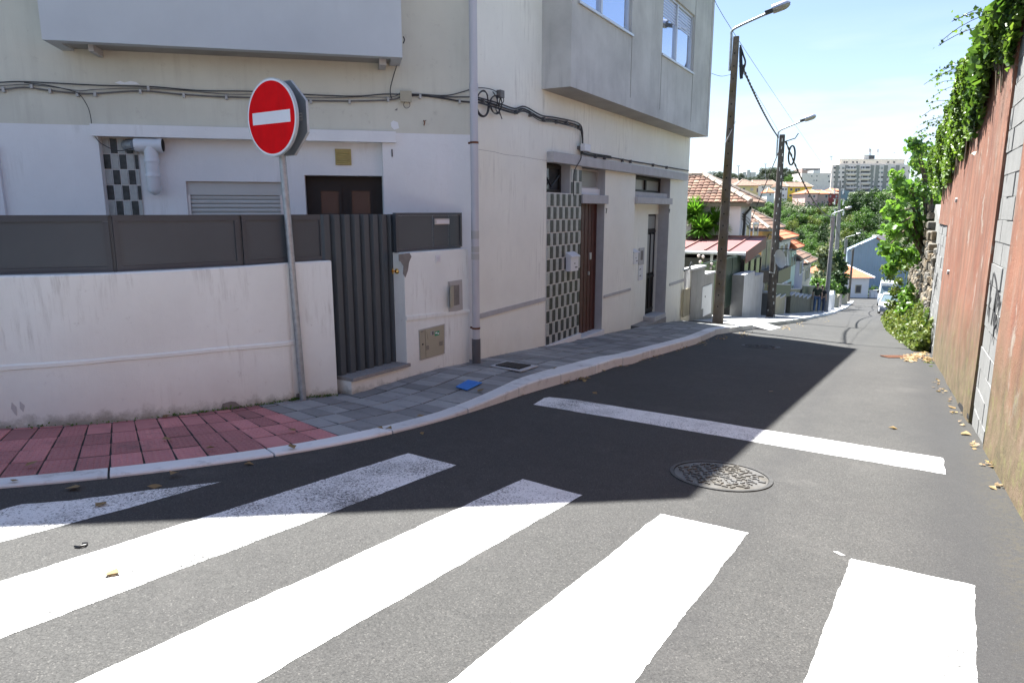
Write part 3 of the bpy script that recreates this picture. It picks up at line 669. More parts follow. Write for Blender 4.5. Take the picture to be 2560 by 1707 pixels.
# body behind the facades
LL = -9.6
pl_ = [FR(0, 0, 0), FR(aE, 0, 0), FR(aE, -9, 0), FL(LL, -9, 0), FL(LL, 0, 0)]
cen = sum(pl_, Vector())/5
P_ = []
inn = [FR(.9, -.72, ZG), FR(aE-.03, -.72, ZG), FR(aE-.03, -8.9, ZG), FL(LL+.05, -8.9, ZG), FL(LL+.05, -.72, ZG), FL(-.9, -.72, ZG)]
mb = MB(); mb.prism(inn, UP*(ZR-ZG)); mb.build('rear_body', M['wall_beige'], house)
# left facade
zBand = FL.hit(560, 320)[1]; zBand = FL.hit(60, 309)[1]; zBand2 = FL.hit(1165, 331)[1]; print('band z', zBand, zBand2)
zLt, zLb = FL.hit(600, 319, .06)[1], FL.hit(600, 348, .06)[1]; aLa, aLb = FL.hit(225, 325, .06)[0], FL.hit(990, 340, .06)[0]
r0, r1 = FL.hit(256, 450)[0], FL.hit(956.5, 400)[0]; RD = .13
print('left lintel', aLa, aLb, zLt, zLb, 'recess', r0, r1)
mb = MB(); wall_holes(mb, FL, LL, -.001, zBand, ZR, []); mb.build('upper_wall', M['wall_beige'], house)
mb = MB(); wall_holes(mb, FL, LL, -.001, ZG, zBand, [(r0, r1, ZG, zLb+.01, RD)])
# recessed back with openings for window, shutter and door
t0, t1 = FL.hit(263, 450, -RD)[0], FL.hit(357, 450, -RD)[0]
s0_, s1_ = FL.hit(467.5, 500, -RD)[0], FL.hit(706, 500, -RD)[0]; sz = FL.hit(560, 454, -RD)[1]
d0_, d1_ = FL.hit(763.5, 490, -RD)[0], FL.hit(957.5, 480, -RD)[0]; dz = FL.hit(850, 439, -RD)[1]
wall_holes(mb, FL, r0, r1, ZG, zLb+.01, [(s0_, s1_, -1.2, sz, .10), (d0_, min(d1_, r1-.005), ZG, dz, .22)], -RD)
mb.build('garden_wall_face', M['wall_lilac'], house)
mb = MB(); mb.fbox(FL, aLa, aLb, 0, .06, zLb, zLt); mb.build('lintel', M['wall_lilac'], house)
# pilaster at the far left edge and the neighbour behind it
a_, z_ = FL.hit(14, 500); mb = MB(); mb.fbox(FL, a_-.12, a_, 0, .05, ZG, FL.hit(0, 362)[1]); mb.build('pilaster', M['white_box'], house)
mb = MB(); mb.fbox(FL, a_-1.5, a_-.125, .0, .02, ZG, FL.hit(0, 480)[1]); mb.build('dark_plinth', M['stone'], house)
# balcony
BO = .5
aB0, zB0 = FL.hit(105, 100, BO); aB1, zB1 = FL.hit(1006, 143.5, BO); zB = (zB0+zB1)/2; print('balcony', aB0, aB1, zB0, zB1)
bal = thing('balcony', None, None, FL(aB0, 0, zB)); bal.parent = house; bal.matrix_parent_inverse = MPI(house)
mb = MB(); mb.fbox(FL, aB0, aB1, BO-.12, BO, zB, 4.2); mb.fbox(FL, aB0, aB0+.12, .002, BO-.121, zB+.001, 4.2); mb.fbox(FL, aB1-.12, aB1, .002, BO-.121, zB+.001, 4.2)
mb.build('parapet', M['balcony'], bal)
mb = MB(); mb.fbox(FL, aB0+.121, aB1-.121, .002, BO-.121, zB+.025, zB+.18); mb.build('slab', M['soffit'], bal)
mb = MB(); mb.obox(FL(aB0+.35, .001, zB-.05), FL.A*.05, FL.N*.3, UP*.07); mb.build('bracket', M['lintel'], bal); mb = MB(); mb.obox(FL(aB1-.25, .001, zB-.05), FL.A*.08, FL.N*.3, UP*.07); mb.build('bracket', M['lintel'], bal)
# roof slab
ro = [FR(-.78, OB+.0, ZR), FR(ab1+.05, OB+.0, ZR), FR(ab1+.05, -9.2, ZR), FL(LL-.3, -9.2, ZR), FL(LL-.3, 1.1, ZR)]
# near corner: intersection of the street eave and the garden eave
A1, D1 = FR(0, OB, 0), FR.A; A2, D2 = FL(0, 1.1, 0), FL.A
den = D1.x*D2.y-D1.y*D2.x; tt = ((A2.x-A1.x)*D2.y-(A2.y-A1.y)*D2.x)/den; nc = A1+D1*tt; nc.z = ZR
print('roof corner a', tt, nc, to_sw(nc)); ro[0] = nc
mb = MB(); mb.prism(ro, UP*.22); mb.build('roof', M['lintel'], house)
# bay on the street side
bay = thing('bay', None, None, FR(ab0, 0, zb)); bay.parent = house; bay.matrix_parent_inverse = MPI(house)
def brect(x0, y0, x1, y1): return rr(FR, x0, y0, x1, y1, OB)
w1 = (FR.hit(1430, 20, OB)[0], FR.hit(1580, 60, OB)[0], FR.hit(1580, 87, OB)[1], 4.6)
w1 = (FR.hit(1449, -20, OB)[0]-.9, w1[1], w1[2], w1[3])
w2a0 = FR.hit(1655, 120, OB)[0]; w2a1 = FR.hit(1733, 150, OB)[0]; w2z0 = FR.hit(1731, 185, OB)[1]; w2z1 = FR.hit(1738, 40, OB)[1]
w2 = (w2a0, w2a1, w1[2], w2z1); w1 = (max(w1[0], ab0+.25), w1[1], w1[2], w2z1)
print('bay windows', w1, w2, w2z0)
mb = MB(); wall_holes(mb, FR, ab0, ab1, zb, ZR, [w1+(.10,), w2+(.10,)], OB, .1)
mb.quad(FR(ab0, 0, zb), FR(ab0, OB, zb), FR(ab0, OB, ZR), FR(ab0, 0, ZR)); mb.quad(FR(ab1, 0, zb), FR(ab1, 0, ZR), FR(ab1, OB, ZR), FR(ab1, OB, zb))
mb.build('bay_wall', M['bay'], bay)
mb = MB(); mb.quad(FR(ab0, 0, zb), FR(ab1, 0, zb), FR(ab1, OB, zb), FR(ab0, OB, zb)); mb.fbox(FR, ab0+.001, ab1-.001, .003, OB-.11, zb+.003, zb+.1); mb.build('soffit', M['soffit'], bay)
# raised border strips and panel joints
mb = MB(); zs = FR.hit(1442, 198, OB)[1]-.0
mb.fbox(FR, ab0, ab1, OB, OB+.012, zb, zb+.17); mb.fbox(FR, ab0, ab0+.17, OB, OB+.012, zb+.17, ZR); mb.fbox(FR, ab1-.14, ab1, OB, OB+.012, zb+.17, ZR)
mb.build('border', M['bay'], bay)
mb = MB()
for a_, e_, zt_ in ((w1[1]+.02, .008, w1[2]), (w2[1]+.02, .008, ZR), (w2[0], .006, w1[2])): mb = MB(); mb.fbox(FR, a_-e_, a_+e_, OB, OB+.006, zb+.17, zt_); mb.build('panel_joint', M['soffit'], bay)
def window(parent, fr, a0, a1, z0, z1, o, mull, fm, pm, fw=.05, cur=None, name='window', dep=.05):
    w = thing(name, None, None, fr(a0, o, z0)); w.parent = parent; w.matrix_parent_inverse = MPI(parent)
    del_ = [k for k in ('label', 'category') if k in w]
    mb = MB(); mb.fbox(fr, a0, a1, o, o+dep, z0, z0+fw); mb.fbox(fr, a0, a1, o, o+dep, z1-fw, z1); mb.fbox(fr, a0, a0+fw, o, o+dep, z0+fw, z1-fw); mb.fbox(fr, a1-fw, a1, o, o+dep, z0+fw, z1-fw)
    for m_ in mull: mb.fbox(fr, m_-fw*.6, m_+fw*.6, o+.001, o+dep+.012, z0+fw, z1-fw)
    mb.build('frame', fm, w)
    ed = [a0+fw]+list(mull)+[a1-fw]
    for i in range(len(ed)-1):
        mb = MB(); mb.fbox(fr, ed[i], ed[i+1], o+.008, o+.018, z0+fw, z1-fw); mb.build('pane', pm, w)
    return w
mm = FR.hit(1509, 30, OB)[0]
wa = window(bay, FR, *w1, OB-.09, [mm], M['alu'], M['pane'], .05)
wb = window(bay, FR, *w2, OB-.09, [FR.hit(1695, 120, OB)[0]], M['alu'], M['pane'], .05)
mb = MB()
for w_ in (w1, w2): mb = MB(); mb.fbox(FR, w_[0]-.03, w_[1]+.03, OB-.04, OB+.035, w_[2]-.035, w_[2]); mb.build('window_sill', M['alu'], bay)
# half lowered blind behind the second window: slats in front of a pale curtain
mb = MB()
for i in range(7): mb.fbox(FR, w2[0]+.06, w2[1]-.06, OB-.071, OB-.067, w2[3]-.10-i*.055, w2[3]-.062-i*.055)
mb.build('blind', M['curtain'], bay)
# ---- long lintel over the street doors
mb = MB(); mb.fbox(FR, aT0, FR.hit(1721, 424, .12)[0], 0, .12, ZL, ZLt); mb.build('lintel', M['lintel'], house, bevel=.004)
# ---- tile panel between wall and door
tp = thing('tile_panel', None, None, FR(aT0, 0, -2)); tp.parent = house; tp.matrix_parent_inverse = MPI(house)
zTb0 = FR.hit(1364, 863)[1]; zTb1 = FR.hit(1441, 833)[1]; print('tile base', zTb0, zTb1)
mb = MB(); mb.prism([FR(aT0, .002, zTb0), FR(aT1, .002, zTb1), FR(aT1, .002, ZL), FR(aTm, .002, ZL), FR(aTm, .002, zW1b), FR(aT0, .002, zW1b)], FR.N*.012); mb.build('grout', M['grout'], tp)
mb = MB(); mb.prism([FR(aT0-.03, .0, zTb0-.09), FR(aT1+.0, .0, zTb1-.09), FR(aT1+.0, .0, zTb1), FR(aT0-.03, .0, zTb0)], FR.N*.06); mb.build('sloping_ledge', M['wall_lilac'], tp)
def tile_me(m, w, h):
    mb = MB(); mb.obox((-w/2, -.006, -h/2), (w, 0, 0), (0, .012, 0), (0, 0, h)); me = bpy.data.meshes.new('glass_tile'); me.from_pydata(mb.v, [], mb.f); me.materials.append(m); return me
ncol = int(round((aT1-aT0)/.105)); tw = (aT1-aT0)/ncol; th = .2; RM = Matrix((FR.A, -FR.N, UP)).transposed().to_4x4()
md, ml = tile_me(M['tile_dark'], tw-.014, th-.016), tile_me(M['tile_light'], tw-.014, th-.016); k = 0
print('tile cols', ncol, tw)
for c in range(ncol):
    ac = aT0+(c+.5)*tw; top = ZL if ac > aTm else zW1b; zb_ = np.interp(ac, [aT0, aT1], [zTb0, zTb1]); r = 0; z_ = zW1b-.01
    while z_-th > zb_-.12:
        zc = z_-th/2; hh = 1.0
        if z_-th < zb_: hh = max(.12, (z_-zb_)/th); zc = (z_+zb_)/2
        if hh > .15: inst('glass_tile', md if (c+r) % 2 else ml, tp, Matrix.Translation(FR(ac, .016, zc)) @ RM @ Matrix.Diagonal((1, 1, hh, 1))); k += 1
        z_ -= th; r += 1
    z_ = zW1b-.01; r = 1
    while top > zW1b+.1 and z_+th < top: inst('glass_tile', md if (c+r) % 2 else ml, tp, Matrix.Translation(FR(ac, .016, z_+th/2)) @ RM); z_ += th; r += 1; k += 1
print('street tiles', k)
# ---- small windows above
w = window(house, FR, aT0, aTm, zW1b, ZL, -.2, [], M['wood_dark'], M['pane_dark'], .06)
mb = MB(); mb.tube([FR(aT0+.05, -.13, ZL-.05), FR((aT0+aTm)/2, -.13, zW1b+.1), FR(aTm-.1, -.13, ZL-.15)], .018, 5); mb.build('window_stay', M['black'], w)
z1 = FR.hit(1470, 473)[1]; zl0, zl1 = FR.hit(1512, 510, .0)[1], FR.hit(1512, 489, .0)[1]
w = window(house, FR, aT1, aD1-.0, z1+.02, ZL, -dD+.02, [], M['lintel'], M['pane_frost'], .03)
mb = MB()
for i in range(int((ZL-z1-.1)/.035)): mb.fbox(FR, aT1+.03, aD1-.12, -dD+.05, -dD+.065, z1+.06+i*.035, z1+.085+i*.035)
mb.build('louvre_slats', M['pane_frost'], w)
mb = MB(); mb.fbox(FR, aT1, aD1, -dD+.001, -.10, z1-.10, z1+.02); mb.build('inner_ledge', M['wall_lilac'], house)
mb = MB(); mb.fbox(FR, aT1, aD1+.06, -dD+.003, .05, zl0, zl1); mb.build('door_lintel', M['lintel'], house, bevel=.004)
# street door 7: vertical boards
dr = thing('front_door', None, None, FR(aT1, -dD, -2.4)); dr.parent = house; dr.matrix_parent_inverse = MPI(house); dr['label'] = 'red brown boarded street door'
zD = FR.hit(1440, 833)[1]+.0; zDs = FR.hit(1500, 822)[1]
nb = 14; bw = (aD1-aT1)/nb
for i in range(nb):
    mb = MB(); mb.fbox(FR, aT1+i*bw+.004, aT1+(i+1)*bw-.004, -dD+.03, -dD+.055+.006*(i % 2), zD-.12, zl0); mb.build('board', M['wood_red'], dr)
mb = MB(); mb.fbox(FR, aT1, aD1, -dD, -dD+.032, zD-.2, zl0); mb.build('backing', M['wood_dark'], dr)
mb = MB(); ha, hz_ = FR.hit(1474, 640, -dD+.06); mb.fbox(FR, ha-.03, ha+.03, -dD+.061, -dD+.085, hz_-.06, hz_+.06); a_, z_ = FR.hit(1470, 683, -dD+.06); mb.fbox(FR, a_-.015, a_+.015, -dD+.061, -dD+.085, z_-.03, z_+.03); mb.build('handle', M['alu'], dr)
mb = MB(); mb.fbox(FR, aT1-.02, aD1+.02, -dD, .05, zDs-.14, zDs-.02); mb.build('doorstep', M['kerb'], house, bevel=.006)
mb = MB(); mb.fbox(FR, aT1, aD1+.01, -dD, .03, ZG, zDs-.142); mb.build('step_base', M['wall_cream'], house)
# ---- alcove of the second door
zg0, zg1 = FR.hit(1630, 510)[1], FR.hit(1630, 494)[1]; zgw = FR.hit(1625, 481)[1]
w = window(house, FR, aG0, aG1, zgw, ZL, -.28, [FR.hit(1612, 455, -.25)[0]], M['wood_dark'], M['pane_frost'], .06)
mb = MB(); mb.fbox(FR, aG0, aG1, -dG, -.06, zgw-.13, zgw); mb.build('inner_ledge', M['lintel'], house)
mb = MB(); mb.fbox(FR, aG0, aG1+.03, -dG, .06, zg0, zg1); mb.build('door_lintel', M['lintel'], house, bevel=.004)
aH0 = FR.hit(1617, 650, -dG)[0]; zH = FR.hit(1622, 536, -dG)[1]; aH1 = min(aG1-.01, FR.hit(1643, 536, -dG)[0])
mb = MB(); wall_holes(mb, FR, aG0, aG1, ZG, zg0, [(aH0, aG1-.004, ZG, zH, .12)], -dG); mb.build('alcove_wall', M['wall_cream'], house)
dr = thing('front_door', None, None, FR(aH0, -dG, -2.6)); dr.parent = house; dr.matrix_parent_inverse = MPI(house); dr['label'] = 'dark grey panelled door with glass strips'
zst = FR.hit(1612, 789, -dG)[1]
mb = MB(); mb.fbox(FR, aH0, aG1, -dG-.12, -dG-.06, zst-.1, zH); mb.build('leaf', M['wood_dark'], dr)
h_ = zH-zst; wA = aG1-aH0
mb = MB(); mb.fbox(FR, aH0+.05, aG1-.08, -dG-.062, -dG-.052, zH-.32, zH-.04); mb.build('transom_pane', M['pane_frost'], dr)
for f0, f1 in ((.16, .42), (.52, .8)):
    mb = MB(); mb.fbox(FR, aH0+wA*f0, aH0+wA*f1, -dG-.062, -dG-.050, zst+h_*.42, zH-.45); mb.build('glass_strip', M['pane_frost'], dr)
mb = MB()
for f in (.13, .47, .84): mb.fbox(FR, aH0+wA*f-.02, aH0+wA*f+.02, -dG-.06, -dG-.035, zst+.1, zH-.36)
for zz in (zst+.1, zst+h_*.38, zH-.38): mb.fbox(FR, aH0+.03, aG1-.03, -dG-.06, -dG-.040, zz-.03, zz+.03)
mb.build('rails', M['black'], dr)
zs1 = FR.hit(1640, 780)[1]
mb = MB(); mb.fbox(FR, aG0-.04, aG1+.02, -dG-.0, .03, ZG, zst-.10); mb.build('doorstep', M['granite'], house, bevel=.006)
mb = MB(); aq = FR.hit(1650, 780)[0]; mb.fbox(FR, aH0-.1, aG1-.0, -dG-.11, .02, ZG, zst-.0); mb.build('doorstep', M['lintel'], house, bevel=.006)
# ---- grey ledge strips along the plinth
def strip(fr, pts, o, m, name):
    P4 = []
    for x, y in pts: a_, z_ = fr.hit(x, y, o); P4.append(fr(a_, .0, z_))
    mb = MB(); mb.prism(P4, fr.N*o); return mb.build(name, m, house)
strip(FR, [(1200, 784.5), (1364, 743), (1364, 752), (1200, 797)], .018, M['lintel'], 'ledge_strip')
strip(FR, [(1511, 738.5), (1577.6, 720), (1577.6, 726), (1511, 745)], .018, M['lintel'], 'ledge_strip')
strip(FR, [(1675, 709), (1711, 697), (1711, 703.5), (1675, 715)], .018, M['lintel'], 'ledge_strip')
# ---- left recess: tile window, shutter, door, vent, duct
tw_ = thing('tile_window', None, None, FL(t0, -RD, 0)); tw_.parent = house; tw_.matrix_parent_inverse = MPI(house)
RML = Matrix((FL.A, -FL.N, UP)).transposed().to_4x4(); cw = .081; rh = .172
mb = MB(); mb.fbox(FL, t0, t0+cw*4.6, -RD+.001, -RD+.012, -1.1, zLb); mb.build('grout', M['grout'], tw_)
md2, ml2 = tile_me(M['tile_dark'], cw-.012, rh-.012), tile_me(M['tile_light'], cw-.012, rh-.012)
for c in range(5):
    for r in range(7):
        wf = 1 if c < 4 else .5
        inst('glass_tile', md2 if (c+r) % 2 else ml2, tw_, Matrix.Translation(FL(t0+cw*(c+.5*wf)+.006, -RD+.014, zLb-rh*(r+.5)-.004)) @ RML @ Matrix.Diagonal((wf, 1, 1, 1)))
sh = thing('shuttered_window', None, None, FL(s0_, -RD, 0)); sh.parent = house; sh.matrix_parent_inverse = MPI(house)
zbx = FL.hit(560, 488, -RD-.05)[1]
mb = MB(); mb.fbox(FL, s0_, s1_, -RD-.1, -RD-.045, zbx, sz); mb.build('shutter_box', M['shutter'], sh)
zz = zbx-.003
while zz > -1.2:
    mb = MB(); z1_ = zz-.048
    mb.prism([FL(s0_+.03, -RD-.075, zz), FL(s0_+.03, -RD-.062, zz-.006), FL(s0_+.03, -RD-.056, zz-.024), FL(s0_+.03, -RD-.062, z1_+.004), FL(s0_+.03, -RD-.075, z1_)], FL.A*(s1_-s0_-.06)); mb.build('shutter_slat', M['shutter'], sh); zz -= .05
mb = MB(); mb.fbox(FL, s0_, s0_+.03, -RD-.08, -RD-.03, -1.2, zbx); mb.fbox(FL, s1_-.03, s1_, -RD-.08, -RD-.03, -1.2, zbx); mb.build('guide_rail', M['alu'], sh)
gd = thing('garden_door', None, None, FL(d0_, -RD, 0)); gd.parent = house; gd.matrix_parent_inverse = MPI(house)
do = -RD-.18
mb = MB(); mb.fbox(FL, d0_, r1, do-.04, do, -2.2, dz); mb.build('leaf', M['wood_dark'], gd)
for x0, x1 in ((803, 846), (880, 925)):
    p0, p1 = FL.hit(x0, 500, do)[0], FL.hit(x1, 500, do)[0]; zt = FL.hit(x0, 478, do)[1]
    mb = MB(); mb.fbox(FL, p0, p1, do+.001, do+.012, -1.2, zt); mb.build('glass_panel', M['pane_dark'], gd)
    mb = MB(); mb.fbox(FL, p0-.04, p0, do, do+.03, -1.2, zt+.04); mb.fbox(FL, p1, p1+.04, do, do+.03, -1.2, zt+.04); mb.fbox(FL, p0, p1, do, do+.03, zt, zt+.04); mb.build('moulding', M['wood_dark'], gd)
va, vz = FL.hit(858, 393, -RD)
mb = MB(); v_ = thing('wall_vent', 'square yellowed louvred vent above the dark garden door', 'vent', FL(va, -RD, vz))
mb.fbox(FL, va-.095, va+.095, -RD+.001, -RD+.012, vz-.095, vz+.095); mb.build('plate', M['brassplate'], v_)
for i in range(6):
    mb = MB(); mb.obox(FL(va-.075, -RD+.012, vz-.078+i*.027), FL.A*.15, FL.N*.014-UP*.01, UP*.012); mb.build('louvre', M['brassplate'], v_)
# white duct
da, dz_ = FL.hit(370, 363, -RD+.12); dt = thing('ventilation_duct', 'white tee shaped ventilation duct hanging beside the tiled window', 'duct', FL(da, 0, dz_))
R_ = .075
e0 = FL.hit(337, 362, -RD+.12)[0]; e1 = FL.hit(407, 365, -RD+.12)[0]; zt_ = dz_; v0 = FL.hit(377, 375, -RD+.12)[0]; vb = FL.hit(392, 478, -RD+.12)[1]
mb = MB(); mb.tube([FL(e0, -RD+.12, zt_), FL(e1, -RD+.12, zt_)], R_, 20); mb.tube([FL(e1-.045, -RD+.12, zt_), FL(e1, -RD+.12, zt_)], R_*1.1, 20); mb.build('tee', M['pvc_white'], dt, smooth=True)
mb = MB(); mb.tube([FL(e1+.001, -RD+.12, zt_), FL(e1+.004, -RD+.12, zt_)], R_*.93, 20); mb.build('opening', M['hole'], dt)
mb = MB(); mb.tube([FL(v0, -RD+.12, zt_), FL(v0, -RD+.12, vb+.02), FL(v0, -RD+.12, vb-.02), FL(v0, -RD+.12, vb-.045)], [R_*.98, R_*.98, R_*.7, R_*.2], 20)
for q in (.30, .62): zc = zt_+(vb-zt_)*q; mb.tube([FL(v0, -RD+.12, zc), FL(v0, -RD+.12, zc-.035)], R_*1.08, 20)
mb.build('down_pipe', M['pvc_white'], dt, smooth=True)
mb = MB(); mb.tube([FL(e0-.12, -RD+.02, zt_+.0), FL(e0, -RD+.12, zt_)], R_*.8, 16); mb.build('sleeve', M['galv'], dt, smooth=True)
# ---- house numbers
def text_mesh(txt, size, th=.004):
    cu = bpy.data.curves.new('t', 'FONT'); cu.body = txt; cu.size = size; cu.extrude = th; cu.align_x = 'CENTER'; cu.align_y = 'CENTER'
    o = bpy.data.objects.new('t', cu); S.collection.objects.link(o); dg = bpy.context.evaluated_depsgraph_get(); dg.update()
    me = bpy.data.meshes.new_from_object(o.evaluated_get(dg)); bpy.data.objects.remove(o); return me
def put_text(txt, size, fr, a, o, z, m, name, parent, label=None, cat=None, th=.004):
    me = text_mesh(txt, size, th); me.materials.clear(); me.materials.append(m)
    ob = bpy.data.objects.new(name, me); S.collection.objects.link(ob)
    R3 = Matrix((fr.A, UP, fr.N)).transposed().to_4x4(); mtx = Matrix.Translation(fr(a, o, z)) @ R3
    if parent: ob.parent = parent; ob.matrix_parent_inverse = MPI(parent)
    l_, r_, s_ = mtx.decompose(); ob.location = l_; ob.rotation_euler = r_.to_euler(); return tag(ob, label, cat)
for tx, fr, x, y, hpx in (('1', FL, 980, 384, 16), ('7', FR, 1513.5, 528, 9), ('9', FR, 1672, 528, 8)):
    a_, z_ = fr.hit(x, y); put_text(tx, .13, fr, a_+(.035 if tx != '1' else 0), .006, z_, M['black'], 'house_number', house)
# ================================================================== DRAINPIPE
b0 = on_road(1191, 912, .12); dp = thing('drainpipe', 'tall grey plastic drainpipe with dark foot down the house corner', 'drainpipe', b0)
mb = MB(); mb.tube([b0+UP*.33, Vector((b0.x, b0.y, 5.0))], .048, 20); mb.build('pipe', M['pvc'], dp, smooth=True)
mb = MB(); mb.tube([b0-UP*.05, b0+UP*.34], .055, 20); mb.build('foot', M['pvc_dark'], dp, smooth=True)
def ztop(p, py):   # height of the vertical line through p at picture row py
    for_ = p.xy.length; r0 = ray(1185, py); return r0.z/r0.y*p.y
for py in (357, 820):
    z_ = ztop(b0, py); mb = MB(); mb.tube([Vector((b0.x, b0.y, z_-.012)), Vector((b0.x, b0.y, z_+.012))], .053, 20); mb.obox(Vector((b0.x, b0.y, z_-.012))-FR.N*.09, FR.A*.012, FR.N*.05, UP*.024); mb.build('bracket', M['rust'], dp)
z_ = ztop(b0, 216); mb = MB(); mb.tube([Vector((b0.x, b0.y, z_-.05)), Vector((b0.x, b0.y, z_+.03))], .054, 20); mb.build('coupling', M['pvc'], dp, smooth=True)
for y0, y1 in ((577, 597), (616, 630), (634, 649)):
    mb = MB(); mb.tube([Vector((b0.x, b0.y, ztop(b0, y1))), Vector((b0.x, b0.y, ztop(b0, y0)))], .0492, 20, False); mb.build('old_sticker', M['box_grey'], dp)
# ================================================================== CABLES ON THE WALL
def cpath(fr, pts, o=.03): return [fr(*((lambda h: (h[0], o, h[1]))(fr.hit(x, y, o)))) for x, y in pts]
def spl(pts, n=5):
    P = [Vector(p) for p in pts]; out_ = []
    for i in range(len(P)-1):
        p0, p1, p2, p3 = P[max(i-1, 0)], P[i], P[i+1], P[min(i+2, len(P)-1)]
        for j in range(n):
            t = j/n; out_.append(.5*((2*p1)+(p2-p0)*t+(2*p0-5*p1+4*p2-p3)*t*t+(3*p1-p0-3*p2+p3)*t**3))
    out_.append(P[-1]); return out_
lowL = [(-40, 226), (0, 225), (61, 219), (125, 227), (196, 234), (243, 234), (353, 228), (461, 237), (571, 243), (690, 246), (778, 252), (900, 253), (978, 250), (1000, 243)]
upL = [(-40, 207), (0, 206.4), (68, 205), (250, 214), (375, 217), (500, 227), (632, 229), (768, 237), (886, 241), (957, 236), (996, 236), (1046, 236), (1118, 239), (1173, 225)]
c1 = thing('cable_run', 'sagging bundle of cables clipped along the wall above the garden', 'cable')
mb = MB(); mb.tube(spl(cpath(FL, upL, .035)), .0065, 6); mb.build('cable', M['cable'], c1, smooth=True)
mb = MB(); mb.tube(spl(cpath(FL, [(x, y-7-(3 if i % 2 else 0)) for i, (x, y) in enumerate(lowL)], .03)), .0045, 6); mb.build('cable', M['cable_grey'], c1, smooth=True)
mb = MB(); mb.tube(spl(cpath(FL, lowL, .03)), .0085, 6); mb.build('cable', M['cable_grey'], c1, smooth=True)
mb = MB(); mb.tube(spl(cpath(FL, [(1027, 240), (1050, 239), (1100, 245), (1146, 253), (1178, 256)], .03)), .010, 6); mb.tube(spl(cpath(FL, [(1027, 238), (1080, 242), (1130, 243), (1178, 243)], .03)), .007, 6); mb.build('cable', M['cable'], c1, smooth=True)
for x, y in ((12, 225), (82, 216), (128, 228), (196, 236), (240, 236), (353, 230), (461, 239), (567, 244), (777, 254), (874, 255), (970, 250), (1050, 242), (1148, 254), (373, 222)):
    a_, z_ = FL.hit(x, y); mb = MB(); mb.fbox(FL, a_-.013, a_+.013, 0, .045, z_-.028, z_+.022); mb.build('clip', M['box_grey'], c1)
c2 = thing('cable_run', 'thick black cable bundle stepping down along the street side wall to the lintel', 'cable')
bd = [(1196, 250), (1243, 264), (1286, 277), (1311, 273), (1353, 295), (1388, 300), (1444, 314), (1455, 332), (1457, 370), (1461, 383), (1528, 394), (1589, 405), (1630, 411), (1664, 418), (1722, 426)]
for k, (dx, dy, r_) in enumerate(((0, 0, .012), (1, -6, .010), (-1, 5, .008), (2, 8, .006))):
    pts = bd if k < 1 else bd[:11] if k < 3 else bd[:9]
    mb = MB(); mb.tube(spl(cpath(FR, [(x+dx*(1 if i % 2 else -.5), y+dy*(1 if i < 9 else .6)+random.uniform(-1, 1)) for i, (x, y) in enumerate(pts)], .03+.012*k+(.12 if False else 0))), r_, 6); mb.build('cable', M['cable'], c2, smooth=True)
for x, y in ((1203, 253), (1286, 279), (1322, 285), (1355, 297), (1388, 303), (1412, 306), (1444, 316), (1485, 390), (1508, 394), (1553, 400), (1573, 403), (1630, 412), (1664, 418)):
    a_, z_ = FR.hit(x, y); mb = MB(); mb.fbox(FR, a_-.015, a_+.015, 0, .05, z_-.04, z_+.02); mb.build('clip', M['cable_grey'], c2)
mb = MB(); mb.tube(spl(cpath(FR, [(1452, 381), (1452, 398), (1437, 425), (1434, 450), (1434, 491)], .14)), .008, 6); mb.build('cable', M['cable'], c2, smooth=True)
def loop(fr, cx, cy, rx, ry, r_, o, parent, m='cable', turns=1, ph=0):
    pts = []
    for i in range(int(28*turns)+1):
        a = 2*math.pi*i/28+ph; k = 1-.06*(i/28.); pts.append((cx+rx*k*math.cos(a), cy+ry*k*math.sin(a)))
    P3 = cpath(fr, pts, o); P3 = [p+fr.N*.01*math.sin(i*.4) for i, p in enumerate(P3)]
    mb = MB(); mb.tube(P3, r_, 6); return mb.build('loop', M[m], parent, smooth=True)
c3 = thing('cable_coil', 'black coil of spare cable beside the drainpipe', 'cable coil', FR(.1, 0, 1.5))
loop(FR, 1207, 259, 16, 34, .008, .06, c3, turns=1.9); loop(FR, 1240, 262, 15, 24, .006, .07, c3, turns=2.2, ph=1); loop(FR, 1250, 250, 8, 13, .006, .07, c3, turns=1.5, ph=2)
mb = MB(); mb.tube(spl(cpath(FR, [(1191, 220), (1215, 221), (1236, 227), (1250, 240), (1247, 270), (1255, 298)], .06)), .006, 6); mb.tube(spl(cpath(FR, [(1232, 230), (1243, 250), (1240, 275), (1252, 288)], .08)), .006, 6); mb.build('tail', M['cable'], c3, smooth=True)
a_, z_ = FR.hit(1238, 236); mb = MB(); mb.fbox(FR, a_-.05, a_+.05, .05, .11, z_-.05, z_+.04); mb.build('clamp', M['cable_grey'], c3)
jb = thing('junction_box', 'beige square junction box on the cables above the garden wall', 'junction box', FL(FL.hit(1013, 243)[0], 0, 1.6))
a0, a1, z0, z1 = rr(FL, 1000, 231, 1027, 257); mb = MB(); mb.fbox(FL, a0, a1, 0, .07, z0, z1); mb.build('box', M['beige_metal'], jb, bevel=.006)
mb = MB(); mb.fbox(FL, a0-.006, a1+.006, .07, .08, z0-.003, z1+.006); mb.build('lid', M['beige_metal'], jb)
loop(FL, 1017, 262, 8, 9, .004, .05, jb, 'cable_grey')
jb = thing('junction_box', 'small white junction box on the bundle just above the long lintel', 'junction box', FR(FR.hit(1448, 370)[0], 0, 1.2))
a0, a1, z0, z1 = rr(FR, 1441, 360, 1456, 381); mb = MB(); mb.fbox(FR, a0, a1, .07, .15, z0, z1); mb.build('box', M['white_box'], jb, bevel=.006); mb = MB(); mb.fbox(FR, a0+.03, a1-.03, .0, .072, z0+.03, z1-.03); mb.build('mount', M['cable_grey'], jb)
dc = thing('hanging_cable', 'thin black cable curving down from the cable run to the white duct', 'cable')
